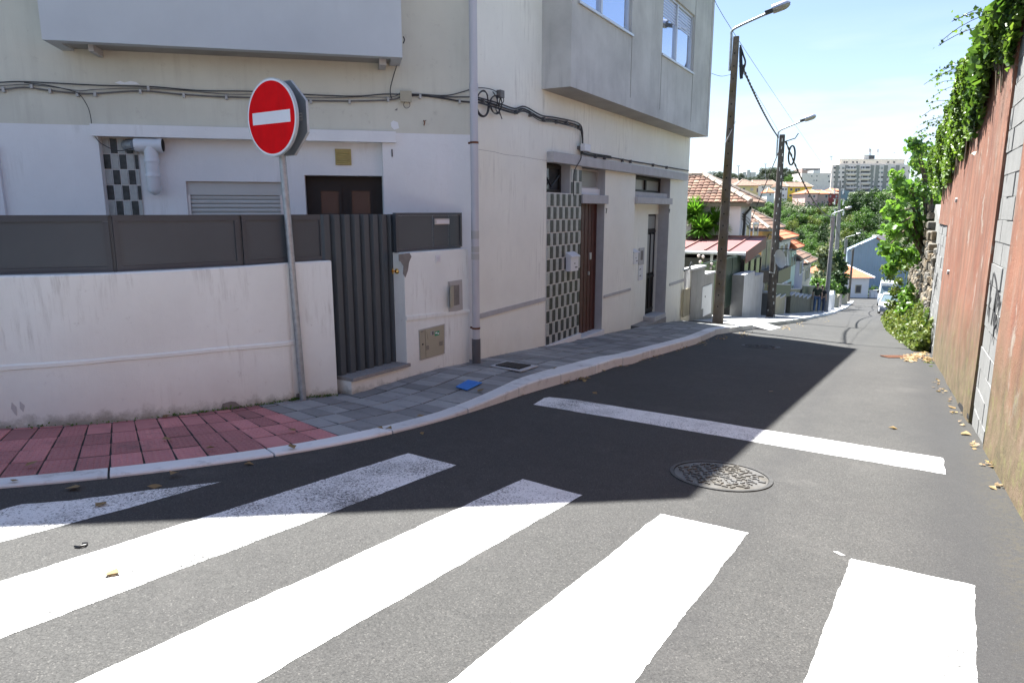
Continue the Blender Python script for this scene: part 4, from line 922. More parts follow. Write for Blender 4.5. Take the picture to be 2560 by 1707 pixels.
mb = MB(); mb.tube(spl(cpath(FL, [(60, 207), (120, 214), (180, 228), (200, 238), (218, 265), (226, 290), (232, 329), (245, 352), (261, 364), (285, 375), (304, 377), (336, 370)], .05)), .0048, 6); mb.build('cable', M['cable'], dc, smooth=True)
dc = thing('hanging_cable', 'thin black cable dropping from under the balcony end to the wall cables', 'cable')
mb = MB(); mb.tube(spl(cpath(FL, [(998, 146), (990, 170), (982, 196), (976, 221), (976, 236), (980, 248)], .04)), .006, 6); mb.tube(spl(cpath(FL, [(1008, 92), (1011, 100), (1008, 109)], .2)), .008, 6); mb.build('cable', M['cable'], dc, smooth=True)
# small hook and iron bits
a_, z_ = FL.hit(1059, 308); tag_ = MB(); tag_.tube([FL(a_, .01, z_+.03), FL(a_+.01, .03, z_), FL(a_, .02, z_-.03)], .007, 5); tag_.tube([FL(a_, .01, z_+.015), FL(a_+.03, .03, z_+.03)], .004, 5); tag(tag_.build('wall_hook', M['rust'], None), 'small rusty hook stuck in the beige wall left of the drainpipe', 'hook')
# ================================================================== SIGN
sb = on_road(759, 1003, .03); sp_ = thing('no_entry_sign', 'round red no entry sign on a leaning galvanised pole at the pavement corner', 'traffic sign', sb)
# the pole leans a little: its top lies over the picture point (707, 393)
ptop = at(702, 330, sb.y-.02); ptop.z = at(702, 216, sb.y).z
pm = at(706, 392, sb.y)
ptop = sb+(pm-sb)*((ptop.z-sb.z)/(pm.z-sb.z))
mb = MB(); mb.tube([sb-UP*.1, ptop], .032, 20); mb.build('pole', M['galv'], sp_, smooth=True)
mb = MB(); mb.tube([sb-UP*.02, sb+UP*.012], .05, 20); mb.build('collar', M['stain'], sp_)
# disc: normal horizontal, turned away from the camera
cd = at(684, 295, sb.y-.10)
def sign_frame(c, az): a = math.radians(az); f = Frame((c.x, c.y), az); f.O = Vector((c.x, c.y, 0)); return f
SD = sign_frame(cd, 118-90+math.degrees(0))    # provisional, replaced below
best = None
# turn angle from the ellipse: width 113 px against height 197 px at this place
for az in range(90, 180, 1):
    f = sign_frame(cd, az); xs = []; ys = []
    for k in range(36):
        p = f(.30*math.cos(k*math.pi/18), 0, cd.z+.30*math.sin(k*math.pi/18)); dep = p.y*math.cos(TH)-p.z*math.sin(TH)
        xs.append(CX+F*p.x/dep); ys.append(CY-F*(p.y*math.sin(TH)+p.z*math.cos(TH))/dep)
    e = abs((max(xs)-min(xs))/(max(ys)-min(ys))-122/197.)
    if f.N.dot(-cd) > 0 and (best is None or e < best[0]): best = (e, az, max(ys)-min(ys))
print('sign az', best)
SD = sign_frame(cd, best[1]); RS = .30*197/best[2]
def sdisc(r, o0, o1, m, name, cx=0, n=64):
    mb = MB(); mb.prism([SD(r*math.cos(2*math.pi*i/n), o0, cd.z+r*math.sin(2*math.pi*i/n)) for i in range(n)], SD.N*(o1-o0)); return mb.build(name, m, sp_)
sdisc(RS, .0, .024, M['rim'], 'rim'); sdisc(RS*.972, .024, .0255, M['white_sign'], 'white_border'); sdisc(RS*.925, .0255, .027, M['red_sign'], 'red_face')
mb = MB(); mb.fbox(SD, -RS*.76, RS*.76, .0270, .0285, cd.z-RS*.155, cd.z+RS*.155); mb.build('white_bar', M['white_sign'], sp_)
# octagonal plate behind, seen from the back
oc = SD(.0, -.10, cd.z)+SD.A*.0; ro_ = RS*1.03
mb = MB(); mb.prism([SD(ro_*math.cos(math.pi/8+math.pi/4*i), -.115, cd.z+ro_*math.sin(math.pi/8+math.pi/4*i)) for i in range(8)], SD.N*.02); mb.build('octagonal_plate', M['signback'], sp_)
mb = MB(); vs = []
for i in range(8):
    a = math.pi/8+math.pi/4*i; 
    for r_, o_ in ((ro_*.985, -.095), (ro_*1.01, -.095), (ro_*1.01, -.12), (ro_*.985, -.12)): vs.append(SD(r_*math.cos(a), o_, cd.z+r_*math.sin(a)))
mb.add(vs, [(4*i+q, 4*i+(q+1) % 4, 4*((i+1) % 8)+(q+1) % 4, 4*((i+1) % 8)+q) for i in range(8) for q in range(4)]); mb.build('plate_edge', M['rim'], sp_)
mb = MB(); mb.fbox(SD, .19, .265, -.0949, -.0935, cd.z-.03, cd.z+.035); mb.build('maker_label', M['box_grey'], sp_)
mb = MB(); mb.fbox(SD, .20, .215, -.0935, -.093, cd.z+.008, cd.z+.026); mb.fbox(SD, .22, .26, -.0935, -.093, cd.z+.012, cd.z+.02)
for i in range(2): mb.fbox(SD, .20, .26, -.0935, -.093, cd.z-.02+i*.012, cd.z-.016+i*.012)
mb.build('label_print', M['pvc_dark'], sp_)
for dz2 in (-RS*.62, RS*.62):
    mb = MB(); mb.fbox(SD, -.06, .06, -.092, -.002, cd.z+dz2-.018, cd.z+dz2+.018); mb.build('bracket', M['galv'], sp_)
# ================================================================== GARDEN WALL, FENCE, GATE
class PathW:
    def __init__(s, pts): s.P = [Vector((p.x, p.y, 0)) for p in pts]
    def off(s, d):
        out_ = []
        for i, p in enumerate(s.P):
            t = (s.P[min(i+1, len(s.P)-1)]-s.P[max(i-1, 0)]).normalized(); out_.append(p+Vector((t.y, -t.x, 0))*d)
        return PathW(out_)
    def hit(s, px, py):
        r = ray(px, py)
        for i in range(len(s.P)-1):
            a, b_ = s.P[i], s.P[i+1]; d = b_-a; den = r.x*d.y-r.y*d.x
            if abs(den) < 1e-9: continue
            t = (a.x*d.y-a.y*d.x)/den; u = (a.x*r.y-a.y*r.x)/den
            lo = -99 if i == 0 else -1e-6; hi = 99 if i == len(s.P)-2 else 1+1e-6
            if t > 0 and lo <= u <= hi: p = r*t; return p
        return None
    def resample(s, n): 
        L_ = [0]
        for i in range(len(s.P)-1): L_.append(L_[-1]+(s.P[i+1]-s.P[i]).length)
        out_ = []
        for k in range(n+1):
            d = L_[-1]*k/n; i = max(j for j in range(len(L_)) if L_[j] <= d+1e-9); i = min(i, len(s.P)-2); f = (d-L_[i])/(L_[i+1]-L_[i]); out_.append(s.P[i].lerp(s.P[i+1], f))
        return PathW(out_)
def GF0(px, py): fr = Frame(EW*-4.86, 30); a, z = fr.hit(px, py); return fr(a, 0, z)
base = []
for x, y in ((0, 1069), (191, 1060), (360, 1046), (536, 1026), (714, 1003), (760, 994), ):
    base.append(on_road(x, y, .05))
base[-1] = on_road(745, 997, .05); base.append(GF0(835, 800))
print('wall base', [(round(to_sw(p)[0], 2), round(to_sw(p)[1], 2)) for p in base])
dd = (base[0]-base[2]).normalized(); base = [base[0]+dd*k for k in (5, 4, 3, 2, 1, .5)]+base
GW = PathW(spl([Vector((p.x, p.y, 0)) for p in base], 5)); 
def ribbon(mb, path, zb_, zt_, th):
    """solid wall along path; zb_, zt_ functions of the point"""
    back = path.off(-th); n = len(path.P); vs = []
    for p, q in zip(path.P, back.P): zt = zt_(p); zb2 = zb_(p); vs += [(p.x, p.y, zb2), (p.x, p.y, zt-.012), (p.x+(q.x-p.x)*.06, p.y+(q.y-p.y)*.06, zt), (q.x, q.y, zt), (q.x, q.y, zb2)]
    fs = [(i*5+k, (i+1)*5+k, (i+1)*5+(k+1) % 5, i*5+(k+1) % 5) for i in range(n-1) for k in range(5)]+[(0, 1, 2, 3, 4), tuple((n-1)*5+k for k in range(5))[::-1]]
    mb.add(vs, fs)
def zfun(path, pxs):
    pts = [path.hit(x, y) for x, y in pxs]; xs = [p.x for p in pts]; zs = [p.z for p in pts]
    print('zfun', [(round(a, 2), round(c, 2)) for a, c in zip(xs, zs)]); return lambda p: float(np.interp(p.x, xs, zs))
gzt = zfun(GW, [(0, 690), (140, 688), (278, 683), (450, 675), (607, 666), (718, 657), (824, 652)])
gw = thing('garden_wall', 'low curving white rendered wall below the long grey fence panels', 'wall', GW.P[10])
mb = MB(); ribbon(mb, GW, lambda p: -2.4, gzt, .2); mb.build('wall', M['wall_white'], gw, smooth=False)
ml0 = zfun(GW, [(0, 928), (300, 903), (560, 879), (736, 862), (760, 857)]); ml1 = zfun(GW, [(0, 912), (300, 890), (560, 866), (736, 849), (760, 845)])
ed = GW.hit(758, 855); GM = PathW([p for p in GW.P if p.x < ed.x]+[Vector((ed.x, ed.y, 0))])
mb = MB(); fr_ = GM.off(.012); vs = []
for p, q in zip(GM.P, fr_.P): vs += [(p.x, p.y, ml0(p)), (q.x, q.y, ml0(p)+.008), (q.x, q.y, ml1(p)-.012), (p.x, p.y, ml1(p))]
mb.add(vs, [(i*4+k, (i+1)*4+k, (i+1)*4+k+1, i*4+k+1) for i in range(len(GM.P)-1) for k in range(3)]); mb.build('moulding', M['wall_white'], gw)
def patch(pathhit, poly, parent, m, seed, name='bare_patch', lift=.003):
    R = random.Random(seed); P = [pathhit(x+R.uniform(-2, 2), y+R.uniform(-2, 2)) for x, y in poly]
    P = [p for p in P if p]; c = sum(P, Vector())/len(P); n = (P[1]-P[0]).cross(P[2]-P[0]).normalized(); n = n if n.dot(-c) > 0 else -n
    mb = MB(); mb.prism([p+n*lift*.3 for p in P], n*lift); return mb.build(name, m, parent)
off2 = GW.off(.001)
patch(off2.hit, [(552, 1026), (555, 1010), (566, 1006), (576, 1002), (590, 1006), (600, 1014), (612, 1018), (610, 1028), (580, 1030)], gw, M['stain'], 1)
patch(off2.hit, [(738, 1004), (742, 986), (752, 981), (758, 990), (760, 1004)], gw, M['stain'], 2)
patch(off2.hit, [(30, 1005), (28, 1020), (36, 1036), (44, 1038), (42, 1018)], gw, M['lintel'], 3, lift=.001); patch(off2.hit, [(50, 1004), (50, 1022), (60, 1030), (60, 1012)], gw, M['lintel'], 4, lift=.001)
# ---- metal fence on top, panel by panel
FP = GW.off(-.1); FZ = at(600, 538, 6.5).z
fz = zfun(FP, [(0, 543), (400, 541), (800, 538)]); FZ = (FP.hit(0, 543).z+FP.hit(800, 538).z)/2; print('fence top', FZ)
fe = thing('metal_fence', 'long anthracite sheet metal fence in framed panels on the curved white wall', 'fence', FP.P[12])
seams = [-420, -40+0, 280, 602, 810]
seams = [-500, -60, 280, 602, 811]
def ppt(px): p = FP.hit(px, 600); return Vector((p.x, p.y, 0))
for i in range(len(seams)-1):
    p0, p1 = ppt(seams[i]), ppt(seams[i+1]); d = (p1-p0); ln = d.length; d.normalize(); n = Vector((d.y, -d.x, 0)); z0a, z0b = gzt(p0), gzt(p1)
    k = 6; g = .012
    mb = MB(); a = p0+d*(g+.04); c = p1-d*(g+.04)
    mb.prism([Vector((a.x, a.y, z0a+.04)), Vector((c.x, c.y, z0b+.04)), Vector((c.x, c.y, FZ-.04)), Vector((a.x, a.y, FZ-.04))], n*.004); mb.build('panel', M['antra'], fe)
    mb = MB()
    a = p0+d*g; c = p1-d*g
    def bar(u0, z0, u1, z1, w0, horizontal):
        if horizontal: pts = [Vector((u0.x, u0.y, z0)), Vector((u1.x, u1.y, z1)), Vector((u1.x, u1.y, z1+w0)), Vector((u0.x, u0.y, z0+w0))]
        else: pts = [Vector((u0.x, u0.y, z0)), Vector((u0.x, u0.y, z1)), Vector((u0.x+d.x*w0, u0.y+d.y*w0, z1)), Vector((u0.x+d.x*w0, u0.y+d.y*w0, z0))]
        mb.prism([q-n*.015 for q in pts], n*.033)
    bar(a, z0a+.004, c, z0b+.004, .04, True); bar(a, FZ-.04, c, FZ-.04, .04, True); bar(a, z0a+.044, a, FZ-.041, .04, False); bar(c-d*.04, z0b+.044, c, FZ-.041, .04, False)
    mb.build('panel_frame', M['antra2'], fe)
    mb = MB(); q = p1; mb.obox(q-d*.0118-n*.02+UP*(z0b+.0), d*.0236, n*.02, UP*(FZ-z0b)); mb.build('post', M['antra2'], fe)
mb = MB(); pts = [ppt(x) for x in (-500, -60, 280, 602, 811)]
for i in range(4):
    d = (pts[i+1]-pts[i]); n = Vector((d.y, -d.x, 0)).normalized(); mb.prism([Vector((q.x, q.y, FZ)) for q in (pts[i]-n*.022, pts[i+1]-n*.022, pts[i+1]+n*.02, pts[i]+n*.02)], UP*.01)
mb.build('top_rail', M['antra2'], fe)
# ---- gate
WG = -4.77; GF = Frame(ES*0+EW*WG, 30)     # a equals s
gate = thing('metal_gate', 'tall ribbed anthracite metal gate between the two white walls', 'gate', GF(5.6, -.2, -2))
gp = -.19
ga0 = GF.hit(816, 600, gp)[0]-.02; ga1 = GF.hit(990, 600, gp)[0]; gzt2 = GF.hit(900, 536, gp)[1]
zs0 = GF.hit(843, 951, gp)[1]; zs1 = GF.hit(1000, 905, gp)[1]; print('gate', ga0, ga1, gzt2, zs0, zs1)
ga0 = GF.hit(841, 940, gp)[0]-.12
nr = 8; rw = (ga1-ga0)/nr
for i in range(nr):
    a = ga0+i*rw; zb_ = zs0+(zs1-zs0)*(a-ga0)/(ga1-ga0)
    mb = MB(); mb.prism([GF(a, gp, zb_), GF(a+rw*.12, gp+.035, zb_), GF(a+rw*.62, gp+.035, zb_+.0), GF(a+rw*.74, gp, zb_), GF(a+rw*.74, gp-.004, zb_), GF(a, gp-.004, zb_)], UP*(gzt2-zb_)); mb.build('rib', M['antra'], gate)
mb = MB(); mb.prism([GF(ga0, gp-.012, zs0), GF(ga1, gp-.012, zs1), GF(ga1, gp-.012, gzt2-.004), GF(ga0, gp-.012, gzt2-.004)], GF.N*.007); mb.build('backing_sheet', M['antra2'], gate)
mb = MB(); mb.fbox(GF, ga0-.05, ga1+.03, gp-.05, gp-.013, gzt2-.05, gzt2-.006); mb.fbox(GF, ga1, ga1+.03, gp-.05, gp+.01, zs1+.01, gzt2); mb.build('gate_frame', M['antra2'], gate)
ka, kz = GF.hit(989, 678, gp+.06)
mb = MB(); 
def ball(mb, c, r, m=12):
    vs = [c+UP*r]+[c+Vector((math.cos(2*math.pi*j/m)*math.sin(math.pi*i/7), math.sin(2*math.pi*j/m)*math.sin(math.pi*i/7), math.cos(math.pi*i/7)))*r for i in range(1, 7) for j in range(m)]+[c-UP*r]
    fs = [(0, 1+j, 1+(j+1) % m) for j in range(m)]+[(1+i*m+j, 1+(i+1)*m+j, 1+(i+1)*m+(j+1) % m, 1+i*m+(j+1) % m) for i in range(5) for j in range(m)]+[(len(vs)-1, 1+5*m+(j+1) % m, 1+5*m+j) for j in range(m)]
    mb.add(vs, fs)
ball(mb, GF(ka, gp+.085, kz), .032); mb.tube([GF(ka, gp+.035, kz), GF(ka, gp+.06, kz)], .012, 10); mb.disc(GF(ka, gp+.03, kz), GF.N, .036, .008, 20); mb.build('knob', M['brass'], gate, smooth=True)
# ---- right hand pier wall
zt0, zt1 = GF.hit(1012, 632)[1], GF.hit(1170, 621)[1]; wa0 = GF.hit(1014, 780)[0]; wa1 = GF.hit(1172, 760)[0]; print('pier', wa0, wa1, zt0, zt1)
pw = thing('garden_wall', 'short white wall right of the gate holding the meter cabinets', 'wall', GF(wa0, 0, -2))
mb = MB(); mb.prism([GF(wa0, -.2, -3), GF(wa1, -.2, -3), GF(wa1, -.2, zt1), GF(wa0, -.2, zt0)], GF.N*.2); mb.build('wall', M['wall_white'], pw, bevel=.008)
zm = [GF.hit(x, y, .015) for x, y in ((1014, 792), (1175, 774), (1175, 782), (1014, 802))]
zm[1] = (wa1, zm[1][1]); zm[2] = (wa1, zm[2][1]); zm[0] = (wa0, zm[0][1]); zm[3] = (wa0, zm[3][1])
mb = MB(); mb.prism([GF(a, 0, z) for a, z in zm], GF.N*.014); mb.build('moulding', M['wall_white'], pw)
# sill and plinth under the gate
zp0 = GF.hit(843, 955)[1]; zp1 = GF.hit(1017, 908)[1]; la0 = 5.0; 
mb = MB(); mb.prism([GF(la0, .035, zp0), GF(wa0+.02, .035, zp1), GF(wa0+.02, .035, zp1-.035), GF(la0, .035, zp0-.035)], -GF.N*.24); mb.build('gate_sill', M['granite'], pw)
mb = MB(); mb.prism([GF(la0, .005, zp0-.037), GF(wa0, .005, zp1-.037), GF(wa0, .005, -3), GF(la0, .005, -3)], -GF.N*.2); mb.build('plinth', M['wall_white'], pw)
def gfh(x, y, o=.001): a, z = GF.hit(x, y, o); return GF(a, o, z)
C5 = lambda x, y: (780+x/3.015, 480+y/3.015)
patch(gfh, [C5(*q) for q in ((655, 466), (690, 464), (738, 462), (742, 490), (728, 530), (722, 590), (706, 640), (690, 620), (694, 560), (668, 520), (655, 524))], pw, M['stain'], 8)
# cabinets
def gquad(pts, o0, o1, m, name, parent):
    P = []
    for x, y in pts: a, z = GF.hit(*C5(x, y), o1); P.append(GF(a, o0, z))
    mb = MB(); mb.prism(P, GF.N*(o1-o0)); return mb.build(name, m, parent), P
cab = thing('gas_cabinet', 'beige metal meter cabinet with a green sticker low in the white wall', 'meter cabinet', gfh(*C5(900, 1130)))
gquad([(806, 1040), (1001, 993), (1001, 1217), (815, 1270)], 0, .008, M['box_grey'], 'frame', cab)
gquad([(813, 1047), (850, 1038), (858, 1250), (820, 1261)], .008, .016, M['beige_metal'], 'side_door', cab)
o, Pd = gquad([(854, 1037), (995, 1002), (995, 1212), (861, 1249)], .008, .016, M['beige_metal'], 'door', cab)
gquad([(866, 1055), (975, 1028), (978, 1100), (905, 1122), (875, 1112)], .016, .020, M['beige_metal'], 'embossed_panel', cab)
gquad([(925, 1052), (960, 1044), (960, 1078), (926, 1086)], .020, .0215, M['sticker_green'], 'sticker', cab)
gquad([(930, 1058), (944, 1055), (944, 1066), (930, 1069)], .0215, .022, M['white_sign'], 'sticker_print', cab); gquad([(947, 1060), (956, 1058), (956, 1070), (947, 1072)], .0215, .022, M['white_sign'], 'sticker_print', cab)
gquad([(893, 1052), (920, 1046), (920, 1075), (893, 1082)], .020, .0213, M['box_grey'], 'sticker', cab); gquad([(905, 1052), (917, 1049), (917, 1075), (905, 1078)], .0213, .0218, M['pvc_dark'], 'sticker_print', cab)
for i in range(4):
    gquad([(862, 1162+i*8), (882, 1157+i*8), (882, 1161+i*8), (862, 1166+i*8)], .016, .018, M['pvc_dark'], 'vent_slot', cab); gquad([(958, 1130+i*8), (986, 1123+i*8), (986, 1127+i*8), (958, 1134+i*8)], .016, .018, M['pvc_dark'], 'vent_slot', cab)
gquad([(833, 1143), (841, 1141), (841, 1152), (833, 1154)], .016, .022, M['black'], 'lock', cab)
for i in range(3): gquad([(821+i*7, 1050-i*2), (825+i*7, 1049-i*2), (825+i*7, 1058-i*2), (821+i*7, 1059-i*2)], .016, .0165, M['pvc_dark'], 'marking', cab)
mt = thing('water_meter_box', 'open grey meter box with its small door ajar on the white wall', 'meter box', gfh(*C5(1085, 790)))
gquad([(1030, 676), (1131, 660), (1137, 885), (1037, 912)], 0, .012, M['box_grey'], 'frame', mt); gquad([(1062, 706), (1110, 699), (1112, 848), (1066, 858)], .012, .013, M['stain'], 'niche', mt)
a, z = GF.hit(*C5(1030, 710), .012); a2, z2 = GF.hit(*C5(1066, 860), .012)
mb = MB(); mb.obox(GF(a2-.01, .014, z2), -GF.A*.13+GF.N*.05, GF.A*.004+GF.N*.01, UP*(z-z2)); mb.build('door', M['beige_metal'], mt)
gquad([(1035, 684), (1126, 670), (1126, 692), (1036, 706)], .012, .016, M['box_grey'], 'top_strip', mt)
ic = thing('doorbell', 'small white square doorbell high on the wall right of the gate', 'doorbell', gfh(*C5(952, 505))); gquad([(935, 478), (970, 473), (971, 530), (936, 535)], 0, .012, M['wall_lilac'], 'plate', ic); gquad([(946, 490), (964, 487), (964, 518), (947, 521)], .012, .02, M['white_box'], 'button', ic)
# right hand fence panels
fr2 = thing('metal_fence', 'short anthracite fence panel with a mail slot above the meter wall', 'fence', GF(wa0, -.1, -.4)); go = -.1
e0, e1 = GF.hit(993, 600, go)[0], GF.hit(1153, 575, go)[0]; zf = GF.hit(1100, 532, go)[1]
zbl = lambda a: zt0+(zt1-zt0)*(a-wa0)/(wa1-wa0)
cuts = [e0]+[GF.hit(*C5(x, 300), go)[0] for x in (912, 1033)]+[e1]
mb = MB(); mb.fbox(GF, e0-.03, e1, go-.03, go+.012, zf-.03, zf); mb.fbox(GF, e1-.035, e1, go-.03, go+.0118, zbl(e1)+.02, zf-.031); mb.fbox(GF, e0-.03, e0+.015, go-.03, go+.0118, zbl(e0), zf-.031)
mb.prism([GF(e0+.016, go+.012, zbl(e0)+.006), GF(e1-.036, go+.012, zbl(e1)+.006), GF(e1-.036, go+.012, zbl(e1)+.036), GF(e0+.016, go+.012, zbl(e0)+.036)], -GF.N*.04); mb.build('frame', M['antra2'], fr2)
for i in range(3):
    p0, p1 = cuts[i]+(.016 if i == 0 else .005), cuts[i+1]-(.036 if i == 2 else .005)
    mb = MB(); mb.prism([GF(p0, go, zbl(p0)+.038), GF(p1, go, zbl(p1)+.038), GF(p1, go, zf-.032), GF(p0, go, zf-.032)], -GF.N*.006); mb.build('panel', M['antra'], fr2)
mb = MB(); m0, mz1 = GF.hit(*C5(926, 203), go+.01); m1, mz0 = GF.hit(*C5(1034, 243), go+.01); mb.fbox(GF, m0, m1, go+.001, go+.014, mz0, mz1); mb.build('mail_slot', M['alu'], fr2); mb = MB(); mb.fbox(GF, m0+.02, m1-.012, go+.0145, go+.022, mz0+.012, mz1-.018); mb.build('mail_flap', M['white_box'], fr2)
# ---- letter boxes at the street doors
def letterbox(x0, y0, x1, y1, o, label, hat=True):
    C6 = lambda x, y: (1320+x/2.904, 360+y/2.904)
    a0, z1 = FR.hit(*C6(x0, y0), o+.09); a1, z0 = FR.hit(*C6(x1, y1), o+.09); t_ = thing('letter_box', label, 'letter box', FR(a0, o, z0), 'letter boxes by the street doors')
    mb = MB(); mb.fbox(FR, a0, a1, o, o+.09, z0, z1-.05); mb.build('body', M['white_box'], t_, bevel=.004)
    mb = MB(); mb.prism([FR(a0-.012, o, z1-.048), FR(a0-.012, o+.115, z1-.048), FR(a0-.012, o+.11, z1-.035), FR(a0-.012, o, z1+.03)], FR.A*(a1-a0+.024)); mb.build('lid', M['white_box'], t_)
    mb = MB(); w_ = a1-a0; mb.fbox(FR, a0+w_*.42, a0+w_*.58, o+.09, o+.094, z0+(z1-z0)*.42, z0+(z1-z0)*.47); mb.fbox(FR, a0+w_*.55, a0+w_*.85, o+.09, o+.093, z0+(z1-z0)*.18, z0+(z1-z0)*.25); mb.build('lock', M['pvc_dark'], t_); return t_
letterbox(312, 800, 366, 918, .02, 'white letter box with sloped lid hung on the checkered tile panel')
letterbox(768, 775, 800, 868, -dG, 'white letter box in the alcove left of the glazed dark door')
C6 = lambda x, y: (1320+x/2.904, 360+y/2.904)
el = thing('meter_frame', 'white framed meter plates beside the glazed dark door', 'meter box', FR(aG0, -dG, -1)); 
a0, z1 = FR.hit(*C6(803, 757), -dG); a1, z0 = FR.hit(*C6(836, 872), -dG); mb = MB(); mb.fbox(FR, a0, a1, -dG+.002, -dG+.02, z0, z1); mb.build('upper_plate', M['lintel'], el)
mb = MB(); mb.fbox(FR, a0+(a1-a0)*.3, a1-(a1-a0)*.25, -dG+.02, -dG+.024, z0+.1, z1-.06); mb.build('slot', M['stain'], el)
a0, z1 = FR.hit(*C6(800, 882), -dG); a1, z0 = FR.hit(*C6(829, 985), -dG); mb = MB(); mb.fbox(FR, a0, a1, -dG+.002, -dG+.015, z0, z1); mb.build('lower_plate', M['white_box'], el)
mb = MB()
for x, y in ((812, 912), (818, 908), (812, 958), (818, 955)): a_, z_ = FR.hit(*C6(x, y), -dG+.015); mb.fbox(FR, a_-.012, a_+.012, -dG+.015, -dG+.02, z_-.012, z_+.012)
mb.build('buttons', M['pvc_dark'], el)
# ================================================================== RIGHT HAND WALL
wp = [on_road(x*2560/2352, y*2560/2352) for x, y in ((2226, 961), (2264, 1050), (2329, 1168))]
RWaz = 28.7; cm = (wp[0]+wp[2]+wp[1])/3
RW = Frame(cm, RWaz+180)       # A points towards the camera, N to the left (street)
RWf = Frame(cm, RWaz); RW = RWf
class FlipFrame(Frame):
    def __init__(s, O, az): Frame.__init__(s, O, az); s.N = -s.N
RW = FlipFrame(cm, RWaz)       # a grows down the street, o towards the street
def topz(px, py): return RW.hit(px, py)
for q in ((2400, 190), (2440, 70), (2350, 340), (2329, 903), (2339, 560), (2378, 439), (2535, 1271)): print('rw', q, [round(v, 2) for v in RW.hit(*q)])
C7 = lambda x, y: (2260+x/1.96, 480+y/1.96)
aF = RW.hit(*C7(183, 330))[0]      # far end of the far block column / start
ca0 = RW.hit(*C7(158, 650))[0]; ca1 = RW.hit(*C7(108, 700))[0]
print('far column', ca0, ca1, RW.hit(*C7(190, 160)))
cb0 = RW.hit(*C7(490, 700))[0]+.3; cb1 = RW.hit(*C7(395, 690))[0]+.3; print('near column', cb0, cb1)
WT = 1.95
rwall = thing('old_street_wall', 'tall red plastered wall with grey block infill columns along the right side', 'wall', RW(0, 0, -2))
ZB = -6.0; DEP = .022
# the red faces: near piece, middle piece; columns are recessed
RW_END = ca1-.0
mb = MB()
def wavy_wall(mb, a0, a1, zb_, zt_, o=0, amp=.012, step=.2):
    na = max(1, int((a1-a0)/step)); nz_ = int((zt_-zb_)/step); vs = []
    from mathutils import noise as mn
    for i in range(na+1):
        for j in range(nz_+1):
            a = a0+(a1-a0)*i/na; z = zb_+(zt_-zb_)*j/nz_; e = amp if 0 < i < na else amp*.3
            vs.append(RW(a, o+e*mn.noise(Vector((a*1.3, z*1.3, 3.3)))*2, z))
    mb.add(vs, [(i*(nz_+1)+j, (i+1)*(nz_+1)+j, (i+1)*(nz_+1)+j+1, i*(nz_+1)+j+1) for i in range(na) for j in range(nz_)])
zfarTop = RW.hit(*C7(190, 158))[1]
wavy_wall(mb, -16, cb0, -3.2, WT); wavy_wall(mb, cb1, ca0, -4.2, WT)
for a in (cb0, cb1, ca0): mb.quad(RW(a, 0.0, ZB), RW(a, -.3, ZB), RW(a, -.3, WT), RW(a, 0.0, WT))
wavy_wall(mb, ca0+.001, ca1, zfarTop, WT)
mb.quad(RW(ca0, 0, zfarTop), RW(ca1, 0, zfarTop), RW(ca1, -.3, zfarTop), RW(ca0, -.3, zfarTop))
mb.quad(RW(ca1, 0, zfarTop), RW(ca1, -.3, zfarTop), RW(ca1, -.3, WT), RW(ca1, 0, WT))
mb.quad(RW(-16, 0, WT), RW(ca1, 0, WT), RW(ca1, -.5, WT), RW(-16, -.5, WT))
mb.build('plaster_face', M['red_plaster'], rwall, smooth=True)
mb = MB(); mb.fbox(RW, -16, ca1, -.5, -DEP-.007, ZB, WT-.01); mb.build('mortar_bed', M['mortar'], rwall)
# concrete blocks in the two columns, laid in courses
def blocks(a0, a1, zt_, zlow, bl=.40, bh=.20):
    z = zt_; r = 0; k = 0
    while z > zlow:
        a = a0-(bl/2 if r % 2 else 0)
        while a < a1-.02:
            u0, u1 = max(a, a0), min(a+bl, a1)
            if u1-u0 > .05:
                mb = MB(); o1 = -DEP+random.uniform(-.006, .006); g = .005
                mb.fbox(RW, u0+g, u1-g, -DEP-.05, o1, z-bh+g, z-g); ob = mb.build('concrete_block', M['cmu'], rwall); k += 1
            a += bl
        z -= bh; r += 1
    return k
zt_near = RW.hit(2530, 275)[1]
n1 = blocks(cb0, cb1, WT-.02, RW.hit(2464, 1143)[1]-.35); n2 = blocks(ca0, ca1, zfarTop, -3.6); print('blocks', n1, n2, 'z far top', zfarTop)
# graffiti strokes, flat paint a millimetre proud of the blocks
def strokes(parent, sets, r_):
    for pts in sets:
        P = [(lambda h: RW(h[0], -DEP+.0075, h[1]))(RW.hit(*C7(x, y), -DEP)) for x, y in pts]; P = spl(P, 4)
        mb = MB(); vs = []
        for i, p in enumerate(P):
            d = (P[min(i+1, len(P)-1)]-P[max(i-1, 0)]).normalized(); sd_ = d.cross(RW.N).normalized()*r_; vs += [p-sd_, p+sd_]
        mb.add(vs, [(2*i, 2*i+1, 2*i+3, 2*i+2) for i in range(len(P)-1)]); mb.build('graffiti', M['graffiti'], parent)
strokes(rwall, [[(442, 395), (436, 450), (425, 520), (418, 640)], [(447, 400), (456, 440), (462, 490), (470, 540), (462, 560)], [(470, 490), (460, 560), (448, 640), (436, 735)], [(475, 520), (470, 600), (455, 690)], [(460, 470), (445, 560), (430, 650)], [(430, 430), (424, 520), (414, 600), (418, 560), (432, 520)], [(446, 600), (456, 610), (452, 650), (442, 640), (447, 595)]], .02)
strokes(rwall, [[(163, 395), (158, 430), (150, 470)], [(168, 400), (162, 420), (164, 445), (157, 470)], [(155, 400), (152, 440)]], .03)
# pipes stubs and holes on the plaster
for x, y in ((222, 393), (262, 40)): 
    a, z = RW.hit(*C7(x, y)); mb = MB(); mb.tube([RW(a, -.01, z), RW(a, .03, z)], .035, 10); mb.build('pipe_stub', M['lintel'], rwall)
